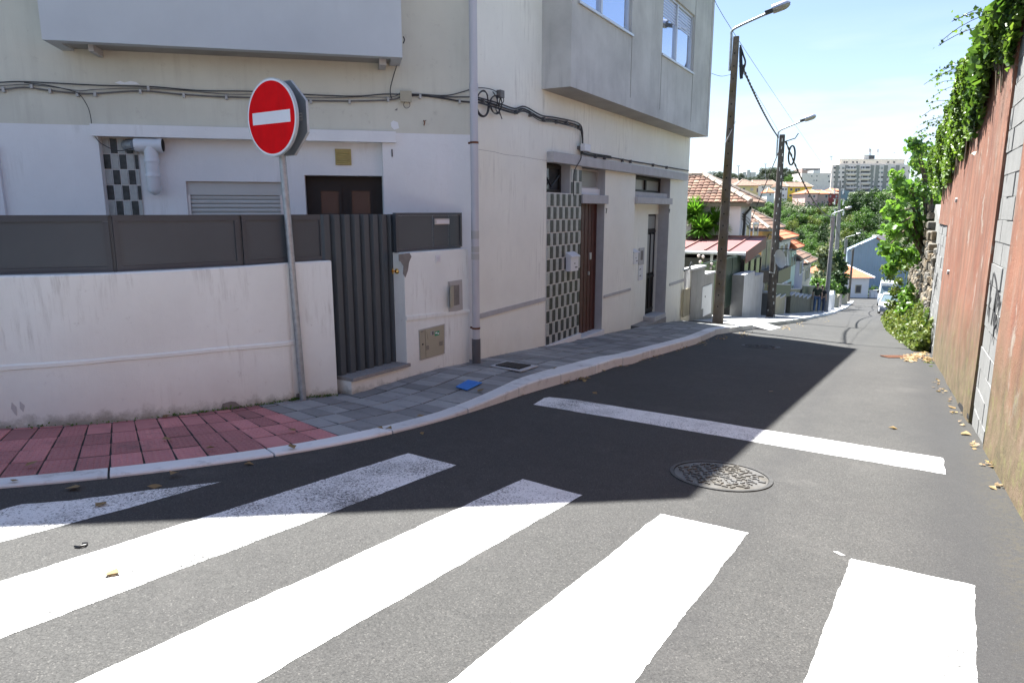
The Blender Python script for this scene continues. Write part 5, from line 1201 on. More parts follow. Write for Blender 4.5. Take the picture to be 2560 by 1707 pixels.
# broken foot of the plaster
def rwp(x, y): a, z = RW.hit(*C7(x, y), .004); return RW(a, .004, z)
for k, poly in enumerate(([(190, 925), (215, 950), (232, 975), (236, 990), (222, 985), (200, 950)], [(262, 1050), (275, 1030), (290, 1045), (305, 1075), (318, 1085), (322, 1112), (300, 1095), (278, 1070)])):
    P = [rwp(x, y) for x, y in poly]; mb = MB(); mb.prism([p+RW.N*.004 for p in P], RW.N*.004); mb.build('broken_hole', M['hole'], rwall)
# ---- rubble wall beyond
sa0 = ca1; sa1 = sa0+16
swl = thing('rubble_wall', 'older rough stone retaining wall beyond the red wall', 'wall', RW(sa0, 0, -3)); k = 0
def stop(a): return float(np.interp(a-sa0, [0, 1.5, 5, 16], [RW.hit(2325, 600)[1], RW.hit(2325, 600)[1]-.3, 0.2, -.9]))
def swa(a): return 0.0
mb = MB(); mb.prism([RW(sa0, -.14, -8), RW(sa1, -.14, -8), RW(sa1, -.14, stop(sa1)), RW(sa0+5, -.14, stop(sa0+5)), RW(sa0, -.14, stop(sa0))], -RW.N*.6); mb.build('core', M['mortar'], swl)
R = random.Random(5); z = -7.0; small = MB(); 
def stone_blk(mb, a0, a1, z0, z1, o):
    c = [(R.uniform(.0, .05), R.uniform(.0, .05)) for _ in range(4)]
    A_ = [(a0+c[0][0]*(a1-a0)*2, z0+c[0][1]), (a1-c[1][0]*(a1-a0)*2, z0+c[1][1]), (a1-c[2][0]*(a1-a0)*2, z1-c[2][1]), (a0+c[3][0]*(a1-a0)*2, z1-c[3][1])]
    cc = ((a0+a1)/2, (z0+z1)/2)
    vs = [RW(a, -.13, zz) for a, zz in A_]+[RW(a, o-.025, zz) for a, zz in A_]+[RW(cc[0]+(a-cc[0])*.7, o+R.uniform(-.008, .01), cc[1]+(zz-cc[1])*.7) for a, zz in A_]
    mb.add(vs, [(i, i+4, (i+1) % 4+4, (i+1) % 4) for i in range(4)]+[(i+4, i+8, (i+1) % 4+8, (i+1) % 4+4) for i in range(4)]+[(8, 9, 10, 11)][::1])
ns = 0
while z < 2.6:
    h = R.uniform(.16, .30); a = sa0+R.uniform(-.0, .3)
    a = sa0
    while a < sa1:
        w = R.uniform(.18, .5)
        rz = road_z(*to_sw(RW(a, 0, 0)))
        if z+h < stop(a)+R.uniform(-.05, .12) and z+h > rz-.1:
            if a < sa0+6 and ns < 290: mb = MB(); stone_blk(mb, a, a+w, z, z+h, R.uniform(-.02, .05)); mb.build('stone', M['stone'], swl); ns += 1
            else: stone_blk(small, a, a+w, z, z+h, R.uniform(-.02, .05))
        a += w+.015
    z += h+.015
tag(small.build('stones', M['stone'], swl), kind='stuff'); print('stones', ns)

# hairline crack, peeled paint and old run-off marks on the facades
mb = MB(); mb.tube([FR(*(lambda h: (h[0], .0, h[1]))(FR.hit(x, y))) for x, y in ((1196, 374), (1235, 380), (1262, 387), (1300, 391), (1340, 398), (1368, 402))], .0022, 4); mb.build('hairline_crack', M['stain'], house)
def flh(x, y): a, z = FL.hit(x, y); return FL(a, .001, z)
patch(flh, [(288, 207), (300, 203), (312, 206), (325, 203), (340, 207), (352, 213), (330, 214), (300, 213)], house, M['wall_lilac'], 21, 'peeled_paint')
patch(flh, [(975, 308), (985, 300), (996, 308), (997, 322), (984, 326), (976, 318)], house, M['wall_lilac'], 22, 'filler_patch')
patch(flh, [(985, 274), (992, 272), (993, 277), (986, 278)], house, M['stain'], 23, 'wall_hole', .002)
# ================================================================== FOLIAGE TOOLS
TPL = {
 'diamond': (np.array([(-.5, 0, 0), (0, .32, .12), (.5, 0, 0), (0, -.32, .12)]), [(0, 1, 2), (0, 2, 3)]),
 'ivy': (np.array([(-.45, 0, 0), (-.2, .48, .06), (.12, .26, .03), (.5, 0, -.05), (.12, -.26, .03), (-.2, -.48, .06)]), [(0, 1, 2), (0, 2, 3), (0, 3, 4), (0, 4, 5)]),
 'broad': (np.array([(-.5, 0, 0), (-.28, .36, .05), (.05, .22, .04), (.15, .44, .05), (.5, 0, -.08), (.15, -.44, .05), (.05, -.22, .04), (-.28, -.36, .05)]), [(0, 1, 2), (0, 2, 4), (2, 3, 4), (0, 4, 6), (4, 5, 6), (0, 6, 7)]),
}
def leaf_arrays(P, size, out_=None, tpl='diamond', up=.35, flat=0.0):
    P = np.asarray(P, float); n = len(P); V, Fc = TPL[tpl]; k = len(V)
    nr = rng.normal(size=(n, 3))
    if out_ is not None: nr = nr*.8+np.asarray(out_)*1.0
    nr[:, 2] += up; nr /= np.linalg.norm(nr, axis=1)[:, None]
    x = rng.normal(size=(n, 3)); x[:, 2] -= .4; x -= nr*(x*nr).sum(1)[:, None]; x /= np.linalg.norm(x, axis=1)[:, None]; y = np.cross(nr, x)
    s = (size*rng.uniform(.6, 1.25, n))[:, None, None]
    W_ = P[:, None, :]+s*(V[None, :, 0:1]*x[:, None, :]+V[None, :, 1:2]*y[:, None, :]+V[None, :, 2:3]*nr[:, None, :])
    F_ = (np.array(Fc)[None]+(np.arange(n)*k)[:, None, None]).reshape(-1, 3); return W_.reshape(-1, 3), F_
def mesh_np(name, V, Fa, m):
    me = bpy.data.meshes.new(name); me.vertices.add(len(V)); me.vertices.foreach_set('co', V.astype('f').ravel()); nf = len(Fa)
    me.loops.add(nf*3); me.loops.foreach_set('vertex_index', Fa.astype('i').ravel()); me.polygons.add(nf); me.polygons.foreach_set('loop_start', np.arange(nf)*3); me.polygons.foreach_set('loop_total', np.full(nf, 3))
    me.materials.append(m); me.update(calc_edges=True); return me
def link(name, me, parent=None, loc=None):
    o = bpy.data.objects.new(name, me); S.collection.objects.link(o)
    if parent: o.parent = parent; o.matrix_parent_inverse = MPI(parent)
    if loc is not None: o.location = loc
    return o
def blob_points(blobs, dens, shell=.75):
    """points through ellipsoid clumps: (cx,cy,cz,rx,ry,rz)"""
    P, Nn = [], []
    for c in blobs:
        c = list(c)+[c[3]]*(6-len(c)) if len(c) < 6 else c
        n = max(8, int(dens*(c[3]*c[4]+c[3]*c[5]+c[4]*c[5])*1.2)); d = rng.normal(size=(n, 3)); d /= np.linalg.norm(d, axis=1)[:, None]
        r = (shell+(1-shell)*rng.uniform(0, 1, n))*(rng.uniform(0, 1, n)**.18)
        # lumpy surface
        r *= 1+.22*np.sin(d[:, 0]*7+c[0])*np.sin(d[:, 1]*6+c[1])+.15*np.sin(d[:, 2]*11+c[2]*3)
        P.append(np.array(c[:3])+d*r[:, None]*np.array(c[3:6])); Nn.append(d)
    return np.concatenate(P), np.concatenate(Nn)
def subblobs(c, r, n, rs, squash=.8, seed=0):
    R = np.random.default_rng(seed); out_ = []
    for i in range(n):
        d = R.normal(size=3); d /= np.linalg.norm(d); q = R.uniform(.45, .9); s = r*rs*R.uniform(.7, 1.25)
        out_.append((c[0]+d[0]*r*q, c[1]+d[1]*r*q, c[2]+d[2]*r*q*squash, s, s, s*.85))
    return out_
def tree_meshes(name, R, H, m, seed, nb=16, rs=.38, dens=11, leaf=.5, squash=.8, trunk=.06, tpl='diamond'):
    bl = subblobs((0, 0, H), R, nb, rs, squash, seed)+[(0, 0, H, R*.55, R*.55, R*.5)]
    P, Nn = blob_points(bl, dens/(leaf*leaf)*.5, .7); V, Fa = leaf_arrays(P, leaf, Nn, tpl)
    cr = mesh_np('crown', V, Fa, m); mb = MB(); rr_ = np.random.default_rng(seed+5)
    mb.tube([(0, 0, -.5), (R*.03, 0, H*.35), (0, R*.04, H*.75), (0, 0, H)], [R*trunk*1.5, R*trunk, R*trunk*.8, R*trunk*.4], 7)
    for b_ in bl[:7]: mb.tube([(0, 0, H*.45+rr_.uniform(0, H*.3)), ((b_[0])*.5, b_[1]*.5, (H*.6+b_[2])*.5), b_[:3]], [R*trunk*.6, R*trunk*.35, R*trunk*.15], 5)
    tr = bpy.data.meshes.new('trunk'); tr.from_pydata(mb.v, [], mb.f); tr.materials.append(M['bark']); return cr, tr
def plant_tree(name, label, meshes, loc, sc=(1, 1, 1), rz=0, group=None, cat='tree'):
    t_ = thing(name, label, cat, loc, group); t_.scale = sc; t_.rotation_euler = (0, 0, rz)
    for nm, me in zip(('crown', 'trunk'), meshes):
        o = bpy.data.objects.new(nm, me); S.collection.objects.link(o); o.parent = t_
    return t_
# ================================================================== STREET SIDE PAST THE HOUSE
def FS(w): return Frame(EW*w, 30)           # a equals s, out towards the street
def FX(s): return Frame(ES*s, 120)          # a equals w, N towards the camera
# small garden gate + concrete wall
f = FS(-4.72)
g0, g1 = f.hit(1713, 720)[0], f.hit(1728, 720)[0]; zt_ = f.hit(1728, 672)[1]; zm_ = f.hit(1720, 722)[1]
gt = thing('garden_gate', 'small garden gate with pale upright bars beside the corner house', 'gate', f(g0, 0, -3))
gb = road_z(g0, -4.7)+.15
mb = MB(); mb.fbox(f, g0, g1, -.06, -.02, gb+.1, zm_); mb.build('lower_sheet', M['beige_wall'], gt)
for i in range(5):
    mb = MB(); a = g0+(g1-g0)*(i+.5)/5; mb.tube([f(a, -.04, zm_), f(a, -.04, zt_-.0)], .012, 6); mb.build('bar', M['pvc'], gt)
mb = MB(); mb.tube([f(g1-.12, -.04, zt_), f(g1-.05, -.03, zt_+.10), f(g1, -.03, zt_+.16), f(g1+.06, -.02, zt_+.1)], .02, 6); mb.tube([f(g0, -.04, zt_-.02), f(g1, -.04, zt_+.02)], .02, 6); mb.build('scroll', M['black'], gt)
cw_ = thing('concrete_garden_wall', 'stained grey concrete wall in two steps with a white meter plate', 'wall', f(g1, 0, -3))
c0, c1, c2_ = g1, f.hit(1763, 680)[0], f.hit(1786, 690)[0]; z1, z2 = f.hit(1736, 675)[1], f.hit(1770, 687)[1]
mb = MB(); mb.fbox(f, c0, c1, -.22, 0, -5, z1); mb.build('wall', M['concrete'], cw_, bevel=.01)
mb = MB(); mb.fbox(f, c1+.004, c2_, -.22, 0, -5, z2); mb.build('wall', M['concrete'], cw_, bevel=.01)
mb = MB(); mb.fbox(f, c0-.03, c1+.02, -.25, .03, z1, z1+.05); mb.build('coping', M['lintel'], cw_); mb = MB(); mb.fbox(f, c1+.024, c2_+.02, -.25, .03, z2, z2+.05); mb.build('coping', M['lintel'], cw_)
a0, zz1 = f.hit(1757, 718, .02); a1, zz0 = f.hit(1778, 762, .02); mb = MB(); mb.fbox(f, a0, a1, .001, .02, zz0, zz1); mb.build('meter_plate', M['white_box'], cw_)
a0b, zz1b = f.hit(1759, 767, .02); a1b, zz0b = f.hit(1777, 782, .02); mb = MB(); mb.fbox(f, a0b, a1b, .001, .02, zz0b, zz1b); mb.build('meter_plate', M['white_box'], cw_)
mb = MB(); hx, hz2 = f.hit(1763, 741, .02); mb.fbox(f, hx-.03, hx-.01, .02, .025, hz2-.03, hz2+.02); mb.fbox(f, hx+.01, hx+.03, .02, .025, hz2-.03, hz2+.02); mb.build('keyholes', M['pvc_dark'], cw_)
# green driveway gate, recessed
f = FS(-5.25); a0 = c2_-.05; a1 = f.hit(1850, 700)[0]; zt_ = f.hit(1830, 642)[1]; zb_ = road_z(a0, -5)-.1
dg = thing('driveway_gate', 'tall dark green metal sheet gate behind the concrete lamp pole', 'gate', f(a0, 0, -4))
n = 9
for i in range(n):
    p0 = a0+(a1-a0)*i/n; p1 = a0+(a1-a0)*(i+1)/n
    mb = MB(); mb.fbox(f, p0+.004, p1-.004, -.04, -.0 if i % 2 else -.012, zb_+.08, zt_-.03); mb.build('sheet', M['green_sheet'] if i < 5 else M['green_dark'], dg)  # first sheets lighter: their reflected light is put into the colour
mb = MB(); mb.fbox(f, a0, a1, -.07, -.041, zt_-.1, zt_); mb.fbox(f, a0, a1, -.07, -.041, zb_, zb_+.1); mb.build('frame', M['green_dark'], dg)
# white pier wall
f = FS(-4.85); a0, a1, a2_ = f.hit(1858, 740)[0], f.hit(1884, 740)[0], f.hit(1905, 740)[0]; z1, z2 = f.hit(1859, 688)[1], f.hit(1886, 691)[1]
pw2 = thing('pier_wall', 'stained white stepped wall under the dark annex windows', 'wall', f(a0, 0, -5))
M['pier_white'] = mat('stained_white_render', (.58, .58, .60), .9, .1, 2, 60, .4, .004, streak=.8, streakcol=(.25, .24, .22))
mb = MB(); mb.fbox(f, a0, a1, -.38, 0, -7, z1); mb.build('wall', M['pier_white'], pw2); mb = MB(); mb.fbox(f, a1+.003, a2_, -.38, 0, -7, z2); mb.build('wall', M['pier_white'], pw2)
mb = MB(); mb.fbox(f, a0-.02, a0-.003, -.42, -.0, -7, z1-.02); mb.build('end_shade_sheet', M['conc_grey'], pw2)  # grey sheet paints the shaded end face of the white wall
# annex with red sheet roof
f = FS(-5.15); s1 = f.hit(1860, 660)[0]; s2 = f.hit(1904, 640)[0]; ze = f.hit(1858, 632)[1]; zh = FS(-5.05).hit(1904, 598)[1]; print('annex', s1, s2, ze, zh)
an = thing('annex', 'low dark annex with a sloping red sheet metal roof', 'outbuilding', f(s1, 0, -6))
mb = MB(); mb.fbox(f, s1, s2, -9, -.04, -8, ze-.25); mb.build('walls', M['black'], an)  # flat black puts the shade of the dark void below the gutter into colour
nw = 3
for i in range(nw):
    p0 = s1+(s2-s1)*i/nw; p1 = s1+(s2-s1)*(i+1)/nw; w_ = window(an, f, p0+.03, p1-.03, -2.35-.15*i, ze-.3+.25*i*0, -.035, [], M['black'], M['pane_dark'], .05)
rf = thing('roof', None, None, f(s1, 0, ze)); rf.parent = an; rf.matrix_parent_inverse = MPI(an)
e0, e1 = s1-.35, s2+.05; fo = .12
mb = MB(); mb.prism([f(e0, fo, ze), f(e0, -9.5, ze), f(e1, -9.5, zh), f(e1, fo, zh)], UP*.04); mb.build('sheet', M['red_sheet'], rf)
for i in range(12):
    o = fo-.6-i*.85; mb = MB(); mb.prism([f(e0, o, ze+.041), f(e0, o-.05, ze+.041), f(e1, o-.05, zh+.041), f(e1, o, zh+.041)], UP*.05); mb.build('seam', M['red_sheet_dark'], rf)
mb = MB(); mb.prism([f(e0, fo+.02, ze+.05), f(e1, fo+.02, zh+.05), f(e1, fo+.02, zh-.38), f(e0, fo+.02, ze-.38)], -f.N*.03); mb.build('fascia', M['red_sheet_dark'], rf)
mb = MB(); mb.prism([f(e1+.01, fo, zh+.03), f(e1+.01, -9.5, zh+.03), f(e1+.01, -9.5, zh+.10), f(e1+.01, fo, zh+.10)], ES*.06); mb.build('ridge_flashing', M['red_sheet_dark'], rf)
mb = MB(); mb.tube([f(e0-.05, fo, ze-.03), f(e0-.05, -9.5, ze-.03)], .065, 10); mb.build('gutter', M['pvc'], an, smooth=True)
mb = MB(); mb.fbox(f, s1-.1, s1-.02, -1.2, -1.1, -4, ze-.03); mb.build('post', M['pvc'], an)
# ---- tiled roofs
def hip_faces(s0, s1, w0, w1, z, zr, oh=.35, ridge='w'):
    """w1 is the street side. returns four faces as point lists, ridge along w or along s"""
    s0 -= oh; s1 += oh; w0 -= oh; w1 += oh; A = sw(s0, w0, z); B = sw(s0, w1, z); C = sw(s1, w1, z); D = sw(s1, w0, z)
    if ridge == 'w':
        h = (s1-s0)/2; r0 = sw((s0+s1)/2, w0+h, zr); r1 = sw((s0+s1)/2, w1-h, zr); return [(A, B, r1, r0), (B, C, r1, r1), (C, D, r0, r1), (D, A, r0, r0)]
    h = (w1-w0)/2; r0 = sw(s0+h, (w0+w1)/2, zr); r1 = sw(s1-h, (w0+w1)/2, zr); return [(A, B, r0, r0), (B, C, r1, r0), (C, D, r1, r1), (D, A, r0, r1)]
def tile_sheet(mb, face, tw=.2, th=.32, amp=.035, res=4):
    """wavy overlapping courses on a quad/triangle: eave a-b, ridge d-c"""
    a, b_, c, d = [Vector(p) for p in face]; ln = (b_-a).length; e = (b_-a)/ln; up_ = (d-a)-e*((d-a).dot(e)); sl = up_.length
    if sl < .01: return
    up_ /= sl; n = e.cross(up_); n = n if n.z > 0 else -n; rows = max(1, int(sl/th)); xd, xc = (d-a).dot(e), (c-a).dot(e)
    for r in range(rows):
        v0, v1 = sl*r/rows, sl*(r+1)/rows; l0, r0 = xd*v0/sl, ln+(xc-ln)*v0/sl; l1, r1 = xd*v1/sl, ln+(xc-ln)*v1/sl
        k0 = math.floor(min(l0, l1)/tw*res); k1 = math.ceil(max(r0, r1)/tw*res); vs = []
        cols = range(k0, k1+1)
        for k in cols:
            x = k*tw/res; w_ = abs(math.sin(math.pi*x/tw))*amp; x0 = min(max(x, l0), r0); x1 = min(max(x, l1), r1)
            vs += [a+e*x0+up_*(v0-.03)+n*(w_+.035), a+e*x1+up_*v1+n*(w_*.9+.005), a+e*x0+up_*(v0-.03)+n*(w_+.0)]
        m_ = len(cols); fs = []
        for k in range(m_-1): fs += [(3*k, 3*k+3, 3*k+4, 3*k+1), (3*k+2, 3*k+5, 3*k+3, 3*k)]
        mb.add(vs, fs)
def hips(mb, pts, r_=.09, seg=.38):
    for p, q in pts:
        d = q-p; n = max(1, int(d.length/seg))
        for i in range(n): u = p+d*(i/n)+UP*.03; v = p+d*((i+1.08)/n)+UP*.05; mb.tube([u, v], [r_*1.1, r_*.85], 6)
def street_house(name, label, pa, pb, wf, eave, zr, wallm, roofm, back=8, oh=.35, ridge='w', group='houses stepping down the street', s_rng=None, ridgem='ridge'):
    f = FS(wf)
    s0 = s_rng[0] if s_rng else f.hit(pa, 620)[0]; s1 = s_rng[1] if s_rng else f.hit(pb, 620)[0]
    z = f.hit(eave[0], eave[1])[1] if isinstance(eave, tuple) else eave; zb_ = road_z(s1, wf)-3
    h = thing(name, label, 'house', f(s0, 0, road_z(s0, wf)), group)
    mb = MB(); mb.fbox(f, s0, s1, -back, 0, zb_, z); mb.build('walls', wallm, h)
    r = thing('roof', None, None, f(s0, 0, z)); r.parent = h; r.matrix_parent_inverse = MPI(h)
    fa = hip_faces(s0, s1, wf-back, wf, z, z+zr, oh, ridge); mb = MB()
    for q in fa: tile_sheet(mb, q)
    tag(mb.build('roof_tiles', roofm, r), kind='stuff'); mb = MB(); hips(mb, [(fa[0][0], fa[0][3]), (fa[0][1], fa[0][2]), (fa[1][1], fa[1][2]), (fa[0][3], fa[0][2])]); tag(mb.build('ridge_tiles', M[ridgem], r), kind='stuff')
    mb = MB(); mb.prism([p-UP*.12 for p in (fa[0][0], fa[0][1], fa[1][1], fa[2][1])], UP*.11); mb.build('eaves', M['pvc_dark'], r)
    print(name, round(s0, 1), round(s1, 1), 'z', round(z, 2), 'ground', round(road_z(s0, wf), 2)); return h, f, s0, s1, z
# near white house with its big roof of single tiles
f = FS(-6.1); sa, sb_ = f.hit(1861, 560)[0], f.hit(1903, 560)[0]; ze = f.hit(1862, 514)[1]
print('big house s', sa, sb_, ze)
fw = FS(-5.65); so0, so1 = fw.hit(1876, 508)[0], fw.hit(1912, 506)[0]; ze = (fw.hit(1876, 508)[1]+fw.hit(1912, 506)[1])/2; smid = (so0+so1)/2; wap, zap = FX(smid).hit(1757, 438); print('roof', so0, so1, ze, 'apex', wap, zap)
bh = thing('white_house', 'white house with a big weathered clay tile hip roof behind the red roofed annex', 'house', sw(sa, -6.1), 'houses stepping down the street')
sa = so0+.45; sb_ = so1-.4
mb = MB(); mb.fbox(f, sa, sb_, -16, 0, -9, ze-.05); mb.build('walls', M['h_lilac'], bh)
r = thing('roof', None, None, f(sa, 0, ze)); r.parent = bh; r.matrix_parent_inverse = MPI(bh)
A = sw(so0, -22, ze); B = sw(so0, -5.65, ze); C = sw(so1, -5.65, ze); D = sw(so1, -22, ze); R0 = sw(smid, -22, zap); R1 = sw(smid, wap, zap)
mb = MB(); mb.prism([A-UP*.16, B-UP*.16, C-UP*.16, D-UP*.16], UP*.15); mb.build('eaves', M['dark_wall'], r)
mb = MB()
for q in ((B, C, R1, R1), (C, D, R0, R1)): tile_sheet(mb, q, .22, .36)
tag(mb.build('roof_tiles', M['roof_old'], r), kind='stuff')
mb = MB(); mb.quad(A, B, R1, R0); mb.build('roof_deck', M['dark_wall'], r)
# single tiles on the slope facing the camera
e = EW; slope = (R1-sw(so0, wap, ze)); sl = slope.length; upv = slope/sl; nn = e.cross(upv); nn = nn if nn.z > 0 else -nn
TW, THh = .235, sl/10
mb = MB(); vs = []
for i in range(5):
    a = math.pi*i/4; x = -math.cos(a)*TW*.56; y = math.sin(a)*.055
    vs += [(x, -.03, y+.03), (x, THh*1.02, y*.8+.004)]
vs2 = [(v[0], v[1], v[2]-.012) for v in vs]
mb.add(vs, [(2*i, 2*i+2, 2*i+3, 2*i+1) for i in range(4)]); mb.add([vs[0], vs[2], vs[4], vs[6], vs[8]], [(0, 1, 2, 3, 4)])
tme = bpy.data.meshes.new('roof_tile'); tme.from_pydata(mb.v, [], mb.f); tme.materials.append(M['roof_old'])
MT = Matrix((e, upv, nn)).transposed().to_4x4(); k = 0; rest = MB()
m2, nt2, p2, P2 = base_mat('single_clay_tile'); oi = nt2.nodes.new('ShaderNodeObjectInfo')
c_ = ramp(nt2, oi.outputs['Random'], [(0, (.10, .055, .04)), (.35, (.19, .10, .07)), (.7, (.25, .14, .095)), (1, (.33, .24, .17))]); c_ = mixc(nt2, mrange(nt2, noise(nt2, P2, 7, 6, .7), .55, .7, 0, .7), c_, (.10, .085, .06)); nt2.links.new(c_, p2.inputs['Base Color']); p2.inputs['Roughness'].default_value = .9
tme.materials.clear(); tme.materials.append(m2)
for row in range(10):
    v0 = THh*row; fr_ = v0/sl; wmax = -5.65+(wap+5.65)*fr_; j = 0
    w_ = wmax-TW*.6
    while w_ > -14:
        p = sw(so0, w_, ze)+upv*v0
        if w_ > -11.6+.0*row and k < 299: inst('roof_tile', tme, r, Matrix.Translation(p+nn*random.uniform(0, .012)) @ MT @ Matrix.Rotation(random.uniform(-.02, .02), 4, 'Z')); k += 1
        else: b_ = Matrix.Translation(p) @ MT; rest.add([b_ @ Vector(v) for v in mb.v], mb.f)
        w_ -= TW
o = rest.build('roof_tiles', m2, r); o['kind'] = 'stuff'; print('roof tiles', k)
mb = MB(); hips(mb, [(B, R1), (C, R1), (R1, R0)], .13, .42); tag(mb.build('ridge_tiles', M['ridge'], r), kind='stuff')
mb = MB(); q = lambda x, y: (lambda h: f(h[0], .1, h[1]))(f.hit(x, y, .1)); mb.tube([q(1876, 514), q(1876, 522), q(1862, 538), q(1861, 560)]+[q(1857, 600)], .055, 8); mb.build('rainwater_pipe', M['wood_dark'], bh, smooth=True)
for x0, x1, y0, y1 in ((1864, 1872, 558, 596), (1883, 1893, 556, 597)):
    a0, z1 = f.hit(x0, y0); a1, z0 = f.hit(x1, y1); w_ = window(bh, f, a0, a1, z0-.3, z1, .0, [], M['white_box'], M['pane_dark'], .09, dep=.03)
# cables on that wall
mb = MB()
for k in range(3): mb.tube(spl([f(sa+.2, .03, ze-.45-.1*k), f(sa+1.6, .05, ze-.7-.15*k), f(sb_-.1, .03, ze-.95-.1*k)]), .015, 4)
mb.build('wall_cable', M['cable_grey'], bh)
# terrace of small houses going down the street
def win_px(h, f, x0, y0, x1, y1, fm='pvc', pm='win_dark', fw=.07):
    a0, z1 = f.hit(x0, y0); a1, z0 = f.hit(x1, y1); return window(h, f, a0, a1, z0, z1, .005, [], M[fm], M[pm], fw, dep=.04)
h, f, s0, s1, z = street_house('ochre_house', 'narrow ochre house front between the white house and the second pole', 1904, 1937, -6.1, (1925, 570), 1.3, M['h_ochre'], M['roof_old'])
win_px(h, f, 1905, 603, 1912, 690, 'beige_metal'); win_px(h, f, 1917, 600, 1925, 684, 'beige_metal')
mb = MB(); mb.tube(spl([f(s0+.1, .05, z-.35), f(s0+.8, .08, z-.5), f(s0+1.6, .05, z-.3), f(s1-.5, .08, z-.45)]), .025, 5); mb.build('wall_cable', M['black'], h)
h, f, s0, s1, z = street_house('white_terrace_house', 'white terrace house with bright orange roof and a dark balcony', 1938, 1975, -6.1, (1968, 593), 1.25, M['h_white'], M['roof_new'], ridgem='roof_new')
win_px(h, f, 1949, 612, 1955, 645, 'white_box'); win_px(h, f, 1960, 608, 1966, 645, 'white_box')
b0_, z1 = f.hit(1944, 678, .8); b1_, z0 = f.hit(1973, 697, .8); mb = MB(); mb.fbox(f, b0_, b1_, .0, .85, z0, z1); mb.build('balcony_slab', M['black'], h)
mb = MB()
for i in range(9): mb.tube([f(b0_+(b1_-b0_)*i/8, .82, z1), f(b0_+(b1_-b0_)*i/8, .82, z1+.85)], .014, 4)
mb.tube([f(b0_, .82, z1+.85), f(b1_, .82, z1+.85)], .02, 5); mb.tube([f(b1_, .0, z1+.85), f(b1_, .82, z1+.85)], .02, 5); tag(mb.build('railing', M['black'], h), kind='stuff')
mb = MB(); mb.tube([f(s0+.3, .1, z-.1), f(s0+.3, .1, -9)], .05, 6); mb.build('rainwater_pipe', M['black'], h)
h, f, s0, s1, z = street_house('mint_house', 'pale mint green terrace house with an orange roof', 1975.5, 1992, -6.1, (1985, 618), 1.15, M['h_mint'], M['roof_new'], ridgem='roof_new')
win_px(h, f, 1973+4, 640, 1981, 668, 'h_mint'); win_px(h, f, 1983, 634, 1987, 664, 'h_mint'); win_px(h, f, 1978, 712, 1981, 726, 'h_mint')
h, f, s0, s1, z = street_house('lilac_house', 'grey lilac terrace house with an old brown roof', 1992.5, 2012, -6.1, (2008, 640), 1.1, M['h_purple'], M['roof_old'])
win_px(h, f, 1999, 655, 2002, 686, 'white_box'); win_px(h, f, 2005, 670, 2007.5, 680, 'white_box')
h, f, s0, s1, z = street_house('cream_house', 'cream terrace house at the lower end of the row with an old roof', 2012.5, 2031, -6.2, (2026, 650), 1.1, M['h_cream'], M['roof_old'])
win_px(h, f, 2014, 674, 2017, 700, 'lintel'); win_px(h, f, 2019, 668, 2022, 697, 'lintel')
# ---- stepped front garden walls
def seg_wall(label, w, xs, ytop, m, name='front_garden_wall', cop=None, extra=None, th=.18):
    f = FS(w); t_ = thing(name, label, 'wall', f(f.hit(xs[0], 760)[0], 0, -6), 'front garden walls down the street')
    for i in range(len(xs)-1):
        a0 = f.hit(xs[i], 760)[0]; a1 = f.hit(xs[i+1], 760)[0]; z = f.hit(xs[i], ytop[i])[1]; zb_ = road_z(a1, w)-.5
        mb = MB(); mb.fbox(f, a0+.002, a1-.002, -th, 0, zb_, z); mb.build('wall', m, t_)
        if cop: mb = MB(); mb.fbox(f, a0, a1+.02, -th-.03, .03, z, z+.06); mb.build('coping', cop, t_)
    return t_, f
seg_wall('beige stepped garden wall just past the second pole', -4.95, (1931, 1938, 1949, 1962), (741, 745, 747), M['beige_wall'], cop=M['lintel'])
t_, f = seg_wall('dark mossy stepped garden wall with pale coping before the two walkers', -4.95, (1976, 1986, 1996, 2006, 2016, 2027), (741, 743, 745, 747, 749), M['dark_wall'], cop=M['lintel'])
t_, f = seg_wall('dark brown garden wall behind the two walkers', -5.05, (2028, 2036, 2045, 2055, 2064), (741, 743, 745, 747), M['dark_wall'])
t_, f = seg_wall('low sandy garden wall beside the fourth pole', -5.5, (2086, 2092, 2098), (743, 745), M['beige_wall'])
t_, f = seg_wall('last ochre garden wall at the bottom of the street', -5.8, (2104, 2110, 2119), (737, 738), M['beige_wall'])
f = FS(-4.97); pk = thing('picket_fence', 'white pointed picket panels in the shade below the third pole', 'fence', f(f.hit(2068, 760)[0], 0, -8))
f = FS(-5.0)
for i in range(6):
    x = 2067+i*3.4; a = f.hit(x, 760)[0]; a1 = f.hit(x+2.2, 760)[0]; z = f.hit(x, 733)[1]; zb_ = road_z(a, -5)
    mb = MB(); mb.prism([f(a, 0, zb_), f(a1, 0, zb_-.1), f(a1, 0, z-.2), f((a+a1)/2, 0, z+.1), f(a, 0, z-.2)], -f.N*.05); mb.build('picket', M['white_box'], pk)
def mesh_fence(label, w, x0, x1, y0, y1, m, yb0=None, name='mesh_screen'):
    f = FS(w); a0, a1 = f.hit(x0, 740)[0], f.hit(x1, 740)[0]; z1, z0 = f.hit(x0, y0)[1], f.hit(x0, y1)[1]; dz_ = -(a1-a0)*.10
    t_ = thing(name, label, 'fence', f(a0, 0, z0)); mb = MB(); mb.prism([f(a0, 0, z0), f(a1, 0, z0+dz_), f(a1, 0, z1+dz_), f(a0, 0, z1)], -f.N*.03); mb.build('screen', m, t_)
    mb = MB(); mb.prism([f(a0, .01, z1), f(a1, .01, z1+dz_), f(a1, .01, z1+dz_+.05), f(a0, .01, z1+.05)], -f.N*.06); mb.build('rail', M['lintel'], t_); return t_
mesh_fence('green mesh screen above the beige stepped wall', -4.98, 1937, 1974, 712, 742, M['green_dark'])
